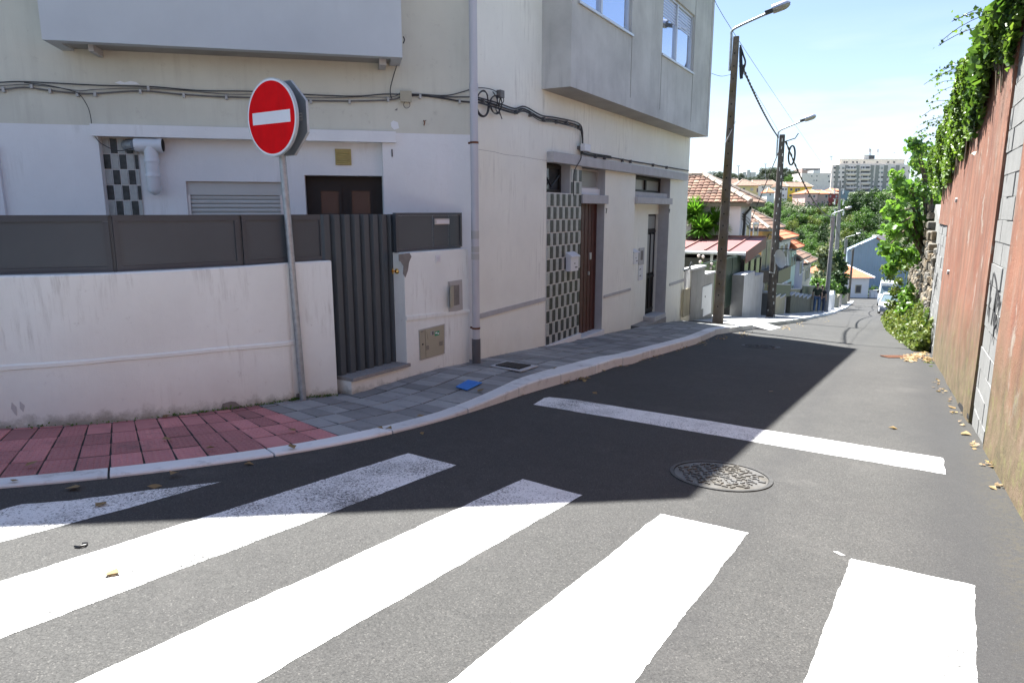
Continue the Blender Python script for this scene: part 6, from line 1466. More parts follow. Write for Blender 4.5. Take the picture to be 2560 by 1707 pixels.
mesh_fence('black garden screen in front of the mint house', -5.2, 1975, 2004, 724, 742, M['black'])
mesh_fence('dark green screen above the mossy wall', -5.1, 2006, 2036, 716, 742, M['green_dark'])
# dark gates between walls
for x0, x1, lab in ((1906, 1916, 'narrow black garden gate right of the white stepped pier wall'), (1963, 1975, 'black garden gate between the beige and the mossy wall')):
    f = FS(-5.1); a0, a1 = f.hit(x0, 760)[0], f.hit(x1, 760)[0]; zb_ = road_z(a1, -5)+.1; z = f.hit(x0, 712)[1]; t_ = thing('garden_gate', lab, 'gate', f(a0, 0, zb_), 'dark garden gates')
    nb = 9
    for i in range(nb): mb = MB(); a = a0+(a1-a0)*i/nb; mb.fbox(f, a, a+(a1-a0)/nb*.7, -.03, 0, zb_, z); mb.build('bar', M['black'], t_)
    mb = MB(); mb.fbox(f, a0-.08, a0-.01, -.1, .03, zb_-.4, z+.05); mb.build('post', M['pvc'], t_)
f = FS(-4.9); a0, a1 = f.hit(1917, 760)[0], f.hit(1930, 760)[0]
t_ = thing('gate_pillar', 'grey cement pillar directly left of the second pole foot', 'pillar', f(a0, 0, -5)); mb = MB(); mb.fbox(f, a0, a0+.35, -.35, 0, road_z(a0, -5)-.4, f.hit(1917, 735)[1]); mb.build('shaft', M['conc_grey'], t_); mb = MB(); mb.fbox(f, a0-.04, a0+.39, -.39, .04, f.hit(1917, 735)[1], f.hit(1917, 735)[1]+.07); mb.build('cap', M['lintel'], t_)
# satellite dish
dc_ = at(1951, 647, 25.2); t_ = thing('satellite_dish', 'grey satellite dish on a mast beside the second pole', 'satellite dish', dc_)
nd = Vector((.5, -.8, .25)).normalized(); ex_ = UP.cross(nd).normalized(); ey_ = nd.cross(ex_); mb = MB(); vs = []
for i in range(6):
    r_ = .32*i/5
    for j in range(24): a = 2*math.pi*j/24; vs.append(dc_+ex_*math.cos(a)*r_+ey_*math.sin(a)*r_*1.08-nd*.09*(1-(i/5)**2))
mb.add(vs, [(i*24+j, i*24+(j+1) % 24, (i+1)*24+(j+1) % 24, (i+1)*24+j) for i in range(5) for j in range(24)]); mb.build('dish', M['box_grey'], t_, smooth=True)
mb = MB(); mb.tube([dc_-nd*.1, dc_-nd*.22, dc_-nd*.22-UP*.5, dc_-EW*.35-UP*.5], .025, 8); mb.build('mast', M['galv'], t_)
# ================================================================== POLES AND WIRES
LA = {}
def lamp_pole(label, base, top, r0, r1, m, arm=1.6, square=False, kind='utility_pole', cat='lamp pole', lampdir=None, wires=True):
    t_ = thing(kind, label, cat, base, 'lamp poles down the street'); b_, tp_ = Vector(base), Vector(top); ax = (tp_-b_)
    mb = MB()
    if square:
        d = EW if True else 0; e1 = EW; e2 = ES; vs = []
        for k, (p, r_) in enumerate(((b_-UP*.6, r0), (b_+ax*.5, (r0+r1)/2), (tp_, r1))):
            for sx, sy in ((-1, -.8), (-.8, -1), (.8, -1), (1, -.8), (1, .8), (.8, 1), (-.8, 1), (-1, .8)): vs.append(p+e1*sx*r_+e2*sy*r_*.8)
        mb.add(vs, [(k*8+i, k*8+(i+1) % 8, k*8+8+(i+1) % 8, k*8+8+i) for k in range(2) for i in range(8)]+[tuple(range(16, 24))])
        mb.build('post', m, t_); mb = MB()
        for i in range(22):
            p = b_+ax*(.06+i*.042); r_ = r0+(r1-r0)*(.06+i*.042); mb.obox(p-ES*(r_*.8+.002)-EW*.014, EW*.028, ES*.006, UP*.034)
        tag(mb.build('bolt_holes', M['hole'], t_), kind='stuff')
    else:
        mb.tube([b_-UP*.6, b_+ax*.5, tp_], [r0, (r0+r1)/2, r1], 14); mb.build('post', m, t_, smooth=True)
    d = (EW*.93+ES*.1).normalized() if lampdir is None else lampdir
    q0 = tp_-d*(r1+.05)-UP*.75; q1 = tp_-d*(r1+.04)+UP*.15
    arm *= .42; q1 = q0+UP*.72; pts = [q0, q1, tp_-d*.1+UP*.14, tp_+d*.12+UP*.25, tp_+d*arm+UP*.42]
    mb = MB(); mb.tube(spl(pts, 6), .03, 10); mb.build('lamp_arm', M['galv'], t_, smooth=True)
    e = (d+UP*.28).normalized(); h0 = pts[-1]; sd_ = e.cross(UP).normalized(); up_ = sd_.cross(e)
    mb = MB(); mb.obox(h0-sd_*.055-up_*.02, e*.2, sd_*.11, up_*.09); mb.build('lamp_housing', M['lampblack'], t_, bevel=.015)
    def shell(l0, l1, w, hgt, dn, z0):
        mb = MB(); vs = []; n_ = 8; k_ = 10
        for i in range(n_+1):
            x_ = i/n_; wd = w*math.sin(math.pi*min(1, .28+.62*x_))**.6
            if x_ > .8: wd *= math.sqrt(max(0.02, 1-((x_-.8)/.2)**2*.9))
            for j in range(k_+1): a = math.pi*j/k_; vs.append(h0+e*(l0+(l1-l0)*x_)+sd_*math.cos(a)*wd+up_*(z0+dn*math.sin(a)*hgt*min(1, wd/w+.1)))
        mb.add(vs, [(i*(k_+1)+j, i*(k_+1)+j+1, (i+1)*(k_+1)+j+1, (i+1)*(k_+1)+j) for i in range(n_) for j in range(k_)]); return mb
    shell(.17, .56, .105, .10, 1, .04).build('lamp_hood', M['lampalu'], t_, smooth=True)
    shell(.17, .55, .095, .085, -1, .025).build('lamp_lens', M['lens'], t_, smooth=True)
    mb = MB(); mb.obox(h0+e*.18-sd_*.09+up_*.025, e*.34, sd_*.18, up_*.016); mb.build('lamp_rim', M['beige_metal'], t_)
    LA[label] = (b_, tp_, d); return t_
p1b = sw(17.35, -4.02, h=.15); P1T = at(1841, 92, p1b.y)
pl1 = lamp_pole('nearest street lamp on a dark mossy concrete pole beside the corner house', p1b, P1T, .125, .062, M['concrete_pole'], square=True, arm=1.45)
r2 = at(1926, 793, 26.0); P2T = at(1956, 337, 26.0)
pl2 = lamp_pole('second street lamp on a dark pole riddled with pale tags', r2, P2T, .17, .10, M['wood_pole'], arm=1.35)
R = random.Random(2); mb = MB()
for i in range(26):
    h_ = i/26.; p = r2+(P2T-r2)*h_; a = R.uniform(-.5, .9); rr0 = .172-.07*h_; n_ = (-ES*math.cos(a)+EW*math.sin(a)); mb.obox(p+n_*rr0-EW*.012, EW*.026, n_*.02, UP*R.uniform(.05, .13))
tag(mb.build('pale_tags', M['rim'], pl2), kind='stuff')
r3 = at(2064, 777, 48.9); P3T = at(2085, 540, 48.9); lamp_pole('third street lamp beside the two walkers', r3, P3T, .17, .11, M['pole_pale'], arm=1.35)
r4 = at(2099, 766, 68.7); P4T = at(2117, 598, 68.7); lamp_pole('fourth street lamp in front of the small orange roofed house', r4, P4T, .17, .11, M['pole_pale'], arm=1.7)
r5 = at(2121, 752, 87.4); P5T = at(2134, 620, 87.4); lamp_pole('farthest street lamp at the bottom of the street', r5, P5T, .17, .11, M['wood_pole'], arm=1.4)
# high power pole
b6 = at(2092, 660, 80); t6 = at(2101, 452, 80); t_ = thing('power_pole', 'tall concrete power pole with stacked white insulators above the trees', 'power pole', b6-UP*4)
mb = MB(); mb.tube([b6-UP*5, b6+(t6-b6)*.6], [.30, .22], 10); mb.tube([b6+(t6-b6)*.6, t6], [.16, .10], 8); mb.build('post', M['pole_pale'], t_, smooth=True)
for py in (470, 497, 524):
    c = at(2098.5, py, 80); mb = MB(); mb.obox(c-Vector((.65, 0, 0))-UP*.05, Vector((1.3, 0, 0)), Vector((0, .12, 0)), UP*.1); mb.build('crossarm', M['pole_pale'], t_)
    for sx in (-.5, .5):
        mb = MB(); q = c+Vector((sx, 0, -.05)); mb.tube([q-UP*.1*k for k in range(7)], [.09, .05, .09, .05, .09, .05, .09], 7); mb.build('insulator', M['white_box'], t_)
def wire(label, pts, r_, cat='cable', m='cable', sag=0.0, twist=False, name='overhead_cable', group=None):
    P = [Vector(p) for p in pts]; out_ = []
    if len(P) == 2 and sag: out_ = [P[0].lerp(P[1], i/24.)-UP*sag*4*(i/24.)*(1-i/24.) for i in range(25)]
    else: out_ = spl(P, 6)
    mb = MB()
    if twist:
        dense = []
        for i in range(len(out_)-1): dense += [out_[i].lerp(out_[i+1], j/8.) for j in range(8)]
        for ph in (0, math.pi): mb.tube([p+EW*math.cos(k*.55+ph)*r_*.9+UP*math.sin(k*.55+ph)*r_*.9 for k, p in enumerate(dense)], r_, 5)
    else: mb.tube(out_, r_, 5)
    o = mb.build(name, M[m], None, smooth=True); return tag(o, label, cat, group)
q1 = P1T+EW*.12-UP*.55; q2 = P2T-EW*.12-UP*.1
wire('thick twisted black cable sagging from the nearest lamp pole to the second', [q1, q2], .016, sag=.12, twist=True)
wire('twisted cable descending from the second lamp pole towards the third', [P2T+EW*.14-UP*.25, P3T-UP*.1], .02, sag=.7, twist=True)
wire('cable between the third and fourth lamp poles', [P3T-UP*.1, P4T-UP*.1], .03, sag=.7); wire('cable between the fourth and the farthest lamp pole', [P4T-UP*.1, P5T-UP*.1], .03, sag=.6)
fb = FR(ab1, OB, 4.75)
wire('thin wire from the roof corner over the nearest pole and down the valley', [at(1788, -8, FR(ab1, OB, 0).y), at(1838, 88, P1T.y+.3), at(1992, 318, 40), at(2062, 420, 60)], .006, name='thin_wire')
wire('faint thin wire falling right of the nearest pole', [at(1847, 165, P1T.y), at(1915, 275, 28), at(1990, 400, 60), at(2045, 470, 95)], .006, name='thin_wire')
wire('short slack wire between the bay edge and the nearest pole', [at(1779, 184, FR(ab1, OB, 0).y), at(1803, 191, 15.6), at(1826, 187, p1b.y)], .005, name='thin_wire')
wire('service cable sloping from the second pole down to the white house', [P2T-UP*.35, at(1915, 458, 27.5), at(1880, 545, sw(sa, -6.1).y+1.5)], .018)
for nm, P in (('black bundle of coiled cable ends hanging under the nearest lamp', P1T), ('ring of coiled cable hung on the right of the second pole', P2T)):
    t_ = thing('cable_bundle', nm, 'cable coil', P)
    mb = MB()
    if P is P1T:
        for k in range(3): mb.tube(spl([P+EW*(.10+.01*k)-UP*.25, P+EW*(.12+.02*k)-UP*.6, P+EW*(.16+.015*k)-UP*.95, P+EW*(.21-.02*k)-UP*.75, P+EW*.24-UP*.6, P+EW*.18-UP*.42, P+EW*.10-UP*.2]), .02, 6)
    else:
        for k in range(3): mb.tube([P+EW*(.38+.11*math.cos(a))-UP*(.75-.34*math.sin(a))-ES*.03*k for a in [i*math.pi/10 for i in range(21)]], .03, 6)
        mb.tube([P+EW*.1-UP*.25, P+EW*.45-UP*.15, P+EW*.55+UP*.02], .02, 5); mb.tube([P+EW*.1-UP*1.25, P+EW*.38-UP*1.25], .015, 5)
    mb.build('coil', M['black'], t_, smooth=True)
mb = MB(); q = P1T-UP*1.9; mb.tube(spl([q+EW*.1, q-EW*.02-ES*.12-UP*.35, q-EW*.16-ES*.1-UP*.55, q-EW*.5-UP*.5]), .006, 5); tag(mb.build('slack_wire', M['white_box']), 'pale slack wire wrapped around the upper part of the nearest pole', 'cable')
# ================================================================== VINES ON THE OLD WALL
def rwa(x, y, o): a, z = RW.hit(x, y, o); return a, z
low = sorted([rwa(x, y, .1) for x, y in ((2545, -30), (2540, 0), (2512, 120), (2462, 200), (2442, 290), (2420, 345), (2380, 400), (2355, 470))])
print('vine lower edge', [(round(a, 2), round(z, 2)) for a, z in low])
top = sorted([rwa(x, y, .15) for x, y in ((2495, -10), (2440, 75), (2400, 195), (2370, 290), (2345, 350), (2325, 420))]); print('vine top', [(round(a, 2), round(z, 2)) for a, z in top])
la, lz = [p[0] for p in low], [p[1] for p in low]
ta, tz_ = [p[0] for p in top], [p[1] for p in top]
n = 42000; a = rng.uniform(.2, 13, n); zl = np.interp(a, la, lz)+.06+.10*np.sin(a*3.1)+.09*np.sin(a*7.7+1)+rng.normal(size=n)*.07; zt = np.interp(a, ta, tz_)-.08+.07*np.sin(a*2.1)+.06*np.sin(a*7); zt = np.where(a > 10.5, np.minimum(zt, 1.9-.25*(a-10.5)), zt)
u = rng.uniform(0, 1, n)**.7; z = zl+(zt-zl)*u; o = (.03+.17*np.clip((z-zl)/(.8), 0, 1)**.7)*rng.uniform(.35, 1, n)**.6*(1+.25*np.sin(a*2.3+z*5)); o = np.where(z > WT-.02, rng.uniform(-.35, .17, n), o)
keep = rng.uniform(0, 1, n) < np.clip((z-zl)/.35+.25, 0, 1)
a, z, o = a[keep], z[keep], o[keep]; RN = np.array(RW.N); RA = np.array(RW.A); RO = np.array(RW.O)
P = RO[None]+a[:, None]*RA+o[:, None]*RN; P[:, 2] = z
ivy = thing('ivy_vine', 'green vine spilling over the top of the red wall', 'vine', RW(5, 0, 2.4))
nn_ = np.repeat(RN[None], len(P), 0)+np.array([0, 0, .3])
order = np.argsort(P[:, 1]**2+P[:, 0]**2)
big = [i for i in order if .8 < a[i] and o[i] > .09][:4000][::14][:290]; bs = set(big); restm = np.array([i for i in range(len(P)) if i not in bs])
V, Fa = leaf_arrays(P[restm], .088, nn_[restm], 'ivy', .2); tag(link('foliage', mesh_np('foliage', V, Fa, M['leaf_ivy']), ivy), kind='stuff')
lm = []
for k in range(4):
    V, Fa = leaf_arrays(np.zeros((1, 3)), .115, np.array([[0, 0, 1.]]), 'ivy', .5); lm.append(mesh_np('leaf', V, Fa, M['leaf_ivy']))
for i in big:
    q = Vector(RW.N+UP*.4+Vector(rng.normal(size=3)*.45)).to_track_quat('Z', 'Y'); inst('leaf', lm[i % 4], ivy, Matrix.Translation(Vector(P[i])+RW.N*.05) @ q.to_matrix().to_4x4())
mb = MB(); tl = []
for k in range(34):
    a0 = random.uniform(1.5, 13); z0 = float(np.interp(a0, ta, tz_))+random.uniform(-.5, .05); p = RW(a0, .18, z0); pts = [p]
    d = RW.N*random.uniform(.6, 1)+RW.A*random.uniform(-.3, .3)+UP*random.uniform(-.2, .25)
    for j in range(5): p = p+d*random.uniform(.05, .13); d = d-UP*.13; pts.append(p)
    mb.tube(pts, .0035, 4); tl += [p_+Vector(rng.normal(size=3)*.02) for p_ in spl(pts, 2)]
for k in range(40):
    a0 = random.uniform(1, 10); z1_ = 1.9; z0 = float(np.interp(a0, la, lz)); mb.tube(spl([RW(a0+random.uniform(-.2, .2), .03, z0-random.uniform(-.1, .3)), RW(a0+random.uniform(-.2, .2), .06, (z0+z1_)/2), RW(a0, .1, z1_)]), .007, 4)
tag(mb.build('stems', M['bark'], ivy), kind='stuff')
V, Fa = leaf_arrays(np.array([tuple(p) for p in tl]), .05, None, 'ivy'); tag(link('tendril_leaves', mesh_np('tendril_leaves', V, Fa, M['leaf_ivy']), ivy), kind='stuff')
# ---- broad leaved tree growing beside the rubble wall
def crown_px(name, label, cat, specs, m, size, dens, tpl, trunk=None, shell=.6, group=None):
    bl = []
    for px, py, r, y in specs:
        c = at(px, py, y); rr0 = r*y/F*1.02; bl.append((c.x, c.y, c.z, rr0, rr0*1.1, rr0*.95))
    c0 = Vector(bl[0][:3]); t_ = thing(name, label, cat, (c0.x, c0.y, trunk[0].z if trunk else c0.z), group)
    P, Nn = blob_points(bl, dens/(size*size)*4.0, shell); V, Fa = leaf_arrays(P, size, Nn, tpl, .3); tag(link('crown', mesh_np('crown', V, Fa, m), t_), kind=None)
    if trunk:
        mb = MB(); mb.tube(spl(trunk, 5), [.11*(1-.5*i/(5*(len(trunk)-1))) for i in range(5*(len(trunk)-1)+1)], 7)
        for b_ in bl: q = trunk[-1].lerp(Vector(b_[:3]), .5)+UP*.1; mb.tube([trunk[-2], q, Vector(b_[:3])], [.06, .035, .012], 5)
        mb.build('trunk', M['bark'], t_)
    return t_, len(P)
wy = 19.0
wallp = lambda y, o: Vector((RW.O.x+RW.A.x*((y-RW.O.y)/RW.A.y)+RW.N.x*o, y, 0))
tb = wallp(20, -.5); tb.z = road_z(*to_sw(tb)); 
t_, k = crown_px('broad_leaved_tree', 'bright green broad leaved tree leaning over the rubble wall', 'tree',
 [(2300, 376, 34, 19.5), (2285, 355, 18, 19.5), (2332, 420, 36, 20), (2300, 415, 26, 20), (2250, 470, 30, 19), (2290, 480, 46, 19.5), (2330, 500, 44, 20.5), (2236, 530, 34, 19), (2224, 575, 30, 18.5), (2270, 560, 50, 19.5), (2320, 580, 44, 20.5), (2213, 622, 26, 19), (2250, 640, 38, 19.5), (2292, 640, 36, 20.5), (2225, 668, 20, 19.5), (2240, 440, 20, 19)],
 M['leaf_fig'], .17, 1.5, 'broad', [tb, tb+Vector((-.15, 0, 2)), tb+Vector((-.5, -.3, 3.6))], .35)
print('tree leaves', k)
t_, k = crown_px('climbing_shrub', 'paler loose greenery hanging on the far end of the rubble wall', 'shrub', [(2225, 690, 22, 30), (2240, 665, 20, 29), (2215, 672, 14, 30), (2262, 668, 16, 27)], M['leaf_weed'], .13, 1.2, 'ivy', None, .4); 
# ---- weeds along the foot of the wall
def ground_cloud(name, label, rect, n, size, m, hf, tpl='ivy', cat='weeds', kind='stuff'):
    P = []
    for _ in range(n):
        a = rng.uniform(rect[0], rect[1]); k_ = rng.uniform(0, 1); w0 = rect[2](a); o = w0*rng.uniform(0, 1)**1.3; h = hf(a, o/w0 if w0 else 0)*rng.uniform(0, 1)**.7
        p = RW(a, o+.02, 0); s_, w_ = to_sw(p); p.z = road_z(s_, w_)+h+.01; P.append(tuple(p))
    P = np.array(P); V, Fa = leaf_arrays(P, size, None, tpl, .35); o = link(name, mesh_np(name, V, Fa, m)); return tag(o, label, cat, None, kind)
wb = sorted([(lambda p: ((p-Vector((RW.O.x, RW.O.y, 0))).dot(RW.A), (p-Vector((RW.O.x, RW.O.y, 0))).dot(RW.N)))(on_road(x, y)) for x, y in ((2197, 775), (2203, 800), (2220, 830), (2250, 855), (2282, 876), (2314, 893))])
print('weeds edge', [(round(a_, 1), round(o_, 2)) for a_, o_ in wb])
def weed_w(a): return max(.08, float(np.interp(a, [q[0] for q in wb], [q[1] for q in wb])))
ground_cloud('weeds', 'mixed green and yellowing weeds along the foot of the rubble wall', (8.2, 34, weed_w), 26000, .085, M['leaf_weed'], lambda a, t: (1-t*.8)*(.22+.35*abs(math.sin(a*1.7+t*5))+.3*abs(math.sin(a*4.3+t*9)))*float(np.interp(a, [8, 11, 20], [.8, 1.1, 1.7])))
t_, k = crown_px('shrub', 'darker leafy shrub standing above the weeds against the rubble wall', 'shrub', [(2268, 745, 26, 19.5), (2280, 775, 24, 18.5), (2262, 775, 22, 19.5), (2275, 722, 16, 19.5)], M['leaf_fig'], .12, 1.4, 'broad', None, .4)
t_, k = crown_px('shrub', 'taller yellow green weed clump at the rubble wall beside the parked car', 'shrub', [(2240, 730, 20, 26), (2232, 760, 20, 26), (2248, 705, 13, 26), (2228, 790, 18, 25)], M['leaf_weed'], .11, 1.4, 'ivy', None, .4)
t_, k = crown_px('weed_tuft', 'small bright green weed tuft at the corner of the red wall', 'weed', [(2322, 912, 12, 11.0), (2332, 930, 14, 10.6), (2326, 945, 10, 10.3)], M['leaf_weed'], .07, 2.0, 'ivy', None, .3)
# dry leaf litter around it
def litter(name, label, pts, n, spread, size=.05):
    P = []
    for _ in range(n):
        px, py = pts[rng.integers(len(pts))]; p = on_road(px+rng.normal()*spread, py+rng.normal()*spread*.45, .008); P.append((p.x, p.y, p.z+rng.uniform(0, .015)))
    V, Fa = leaf_arrays(np.array(P), size, np.tile([0, 0, 1.], (n, 1)), 'ivy', 2.5); return tag(link(name, mesh_np(name, V, Fa, M['leaf_dead'])), label, 'leaf litter', None, 'stuff')
litter('leaf_litter', 'yellow and brown dead leaves piled at the end of the weeds', [(2295, 890), (2305, 885), (2280, 898), (2318, 898), (2270, 893)], 220, 7, .075)
kp = [(1560, 905), (1600, 893), (1640, 883), (1700, 868), (1760, 853), (1800, 842), (1500, 922), (1450, 942), (1420, 951), (1960, 815), (2000, 806), (2050, 798), (1860, 832)]
litter('leaf_litter', 'scattered small dead leaves in the gutter of the kerb', [(x+random.uniform(-12, 12), y+4) for x, y in kp for _ in range(3)], 420, 7, .045)
litter('leaf_litter', 'sparse dead leaves along the foot of the red wall', [(2350, 975), (2370, 1000), (2385, 1030), (2410, 1060), (2440, 1110), (2340, 955), (2500, 1215), (2470, 1160)], 60, 8, .04)
# moss and small weeds where the garden wall meets the pavement
P = []
for _ in range(1500):
    i = rng.integers(len(GW.P)-1); p = GW.P[i].lerp(GW.P[i+1], float(rng.uniform(0, 1))); 
    if p.x < -2.9 and rng.uniform() < .75: continue
    d = (GW.P[i+1]-GW.P[i]).normalized(); q = p+Vector((d.y, -d.x, 0))*float(abs(rng.normal())*.012+.003); s_, w_ = to_sw(q); P.append((q.x, q.y, road_z(s_, w_)+hs(s_)+.022+abs(rng.normal())*.012))
V, Fa = leaf_arrays(np.array(P), .018, None, 'ivy', .5); tag(link('moss', mesh_np('moss', V, Fa, M['leaf_mid'])), 'thin line of moss and tiny weeds along the foot of the white wall', 'moss', None, 'stuff')
t_, k = crown_px('weed_tuft', 'tiny weed growing beside the sign pole foot', 'weed', [(719, 992, 5, 6.55), (726, 988, 4, 6.55)], M['leaf_mid'], .03, 1.6, 'ivy', None, .3)
# ---- single fallen leaves
lv = []
for k in range(4):
    V, Fa = TPL['ivy'] if k % 2 else TPL['diamond']; V = V.copy(); V[:, 2] += .25*V[:, 0]**2*(1 if k < 2 else -1); V[:, 2] -= V[:, 2].min(); V[:, 1] *= 1.2; lv.append(mesh_np('fallen_leaf', V, np.array(Fa), M['leaf_dead']))
FL_ = [(35, 1200, 'pale dead leaf on the kerb at the left edge of the picture', .03), (182, 1218, 'curled beige leaf on the asphalt just below the kerb at far left', .01), (436, 1183, 'pale oval leaf lying against the kerb left of the crosswalk', .02), (387, 1216, 'bright yellow folded leaf beside the tapering worn stripe', .0), (252, 1259, 'brown leaf on the tapering worn white stripe', .006), (283, 1430, 'tan leaf on the first long white stripe', .006),
 (622, 1160, 'dark brown leaf in the gutter above the first long stripe', .0), (416, 1041, 'orange leaf standing against the white wall foot', .05), (78, 1158, 'pale leaf on the red pavers at far left', .05), (415, 1096, 'yellow leaf in the middle of the red pavers', .05), (526, 1119, 'tan leaf on the lower red pavers near the kerb', .05), (728, 1075, 'light brown leaf on the red pavers near the grey ones', .05), (730, 1115, 'tan leaf on the kerb below the sign pole', .04),
 (874, 998, 'brown leaf on the grey pavers below the gate sill', .08), (950, 1070, 'small orange leaf beside the kerb below the gate', .06), (973, 1071, 'yellow leaf on the kerb stone below the gate', .06), (1052, 1039, 'orange leaf on the pavers above the kerb', .08), (972, 958, 'dark curled leaf by the wall foot under the gas cabinet', .1), (1090, 930, 'rust coloured leaf below the meter wall', .1), (1172, 936, 'small tan leaf near the drainpipe foot', .11), (1135, 949, 'yellow leaf left of the blue cover', .1), (1200, 975, 'brown leaf right of the blue cover', .1), (1055, 1083, 'tiny yellow leaf on the dark asphalt by the kerb', .0), (1385, 921, 'tan leaf on the kerb near the drain grate', .12),
 (1487, 982, 'tan leaf in the shadow left of the stop line', .0), (1928, 978, 'small tan leaf on the shadowed road above the stop line', .0), (2233, 1070, 'yellow leaf on sunlit asphalt above the stop line end', .0), (2415, 1085, 'large pale yellow leaf at the red wall foot', .0), (2436, 1121, 'small yellow leaf at the dirt strip of the red wall', .0), (2382, 1018, 'yellow leaf near the broken plaster foot', .0), (2482, 1219, 'long pale leaf on the dirt at the near red wall', .0), (1470, 945, 'yellow leaf in the gutter of the raised kerb', .0), (1600, 888, 'orange leaf pile crumb below the raised kerb', .0), (1303, 987, 'tan leaf at the foot of the rising kerb', .0), (2345, 978, 'pale leaf near the weed tuft', .0)]
for k, (x, y, lab, h) in enumerate(FL_):
    p = on_road(x, y, h+.006); o = link('fallen_leaf', lv[k % 4], None, p); s = .085*random.uniform(.7, 1.1)*(1.15 if 'large' in lab else .7 if 'small' in lab or 'tiny' in lab else 1); o.scale = (s, s, s); o.rotation_euler = (random.uniform(-.25, .25), random.uniform(-.2, .2), random.uniform(0, 6.28)); tag(o, lab, 'leaf', 'fallen leaves')
# dark strip of rubber on the road
p = [on_road(x, y, .008) for x, y in ((186, 1365), (200, 1366), (214, 1362), (218, 1357), (205, 1358))]; mb = MB(); mb.tube(p, .006, 5); tag(mb.build('rubber_strip', M['black']), 'bent black rubber strip lying on the asphalt at lower left', 'litter')
# ================================================================== PLANTS BY THE ANNEX
def yucca(label, c, r, n, seed):
    R = np.random.default_rng(seed); t_ = thing('yucca_plant', label, 'yucca', (c.x, c.y, c.z-3), 'yucca heads behind the annex'); V, Fa = [], []
    for i in range(n):
        th_ = R.uniform(0, 2*math.pi); el = R.uniform(-.35, 1.45); d = np.array([math.cos(th_)*math.cos(el), math.sin(th_)*math.cos(el), math.sin(el)]); sd_ = np.cross(d, [0, 0, 1.]); sd_ /= np.linalg.norm(sd_)+1e-6; L_ = r*R.uniform(.75, 1.1); w_ = .035
        pts = [np.array(c)+d*L_*t-np.array([0, 0, 1])*(t*t)*L_*.22*math.cos(el) for t in (.05, .35, .7, 1)]; b_ = len(V)
        for j, p in enumerate(pts): ww = w_*(1, 1.2, .8, .05)[j]; V += [p-sd_*ww, p+sd_*ww]
        for j in range(3): q = b_+2*j; Fa += [(q, q+1, q+3), (q, q+3, q+2)]
    link('crown', mesh_np('crown', np.array(V), np.array(Fa), M['leaf_yucca']), t_); mb = MB(); mb.tube([(c.x, c.y, c.z-3.2), (c.x, c.y, c.z)], [.14, .10], 7); mb.build('trunk', M['bark'], t_)
yy = 29.0
yucca('left yucca head of long spiky green leaves above the red roof', at(1735, 540, yy), 52*yy/F, 620, 1); yucca('lower yucca head of long spiky leaves in front against the red roof', at(1752, 575, yy-.6), 44*yy/F, 460, 2); yucca('right yucca head of spiky green leaves partly behind the near pole', at(1788, 560, yy), 50*yy/F, 560, 3); yucca('small yucca head showing just right of the near pole', at(1814, 590, yy+.6), 36*yy/F, 260, 4)
t_, k = crown_px('shrub', 'dark dense shrub filling the gap under the yucca heads', 'shrub', [(1725, 585, 22, 30.2), (1768, 578, 26, 30.2), (1800, 585, 20, 30.2)], M['leaf_dark'], .16, 1.6, 'diamond', None, .3)
rs = at(1758, 650, 21.2); t_ = thing('rose_bush', 'tall thin rose bush with pale blooms above the concrete wall', 'rose bush', rs)
P, Nn = blob_points([(rs.x, rs.y, rs.z-.1, .28, .2, .3), (rs.x+.3, rs.y, rs.z-.25, .2, .2, .2)], 60, .2); V, Fa = leaf_arrays(P, .07, Nn, 'ivy'); link('foliage', mesh_np('foliage', V, Fa, M['leaf_mid']), t_)
for x, y in ((1747, 640), (1758, 642), (1776, 670), (1779, 660), (1751, 655)):
    mb = MB(); ball(mb, at(x, y, 21.1), .05, 8); mb.build('bloom', M['rose'], t_, smooth=True)
mb = MB(); mb.tube([rs-UP*1.6, rs-UP*.6, rs+UP*.1], .015, 5); mb.build('stem', M['bark'], t_)
# ================================================================== BUSHES BELOW THE HOUSES
crown_px('olive_tree', 'pale silvery tree at the lower end of the house row behind the walkers', 'tree', [(2062, 632, 22, 60), (2056, 655, 20, 60), (2070, 665, 22, 60), (2050, 690, 18, 59)], M['leaf_olive'], .35, 6.0, 'diamond', [at(2062, 745, 60), at(2062, 700, 60), at(2062, 660, 60)], .5)
crown_px('garden_tree', 'dark green garden tree between the third and fourth lamp poles', 'tree', [(2088, 640, 20, 66), (2096, 665, 22, 66), (2085, 690, 22, 64), (2100, 700, 20, 66), (2108, 725, 14, 66)], M['leaf_dark'], .35, 6.0, 'diamond', [at(2090, 750, 66), at(2090, 700, 66), at(2092, 670, 66)], .5)
crown_px('garden_bush', 'rounded mid green bush directly above the heads of the walkers', 'bush', [(2040, 708, 16, 57), (2030, 718, 12, 56), (2072, 712, 20, 57), (2090, 722, 16, 58), (2052, 722, 14, 56), (2105, 735, 9, 70)], M['leaf_mid'], .28, 6.0, 'diamond', None, .5)
crown_px('flowering_shrub', 'shrub with rusty yellow tips beside the fourth lamp pole', 'shrub', [(2112, 672, 10, 74), (2116, 690, 10, 74), (2104, 655, 8, 74)], M['leaf_weed'], .3, 2.2, 'diamond', None, .5)
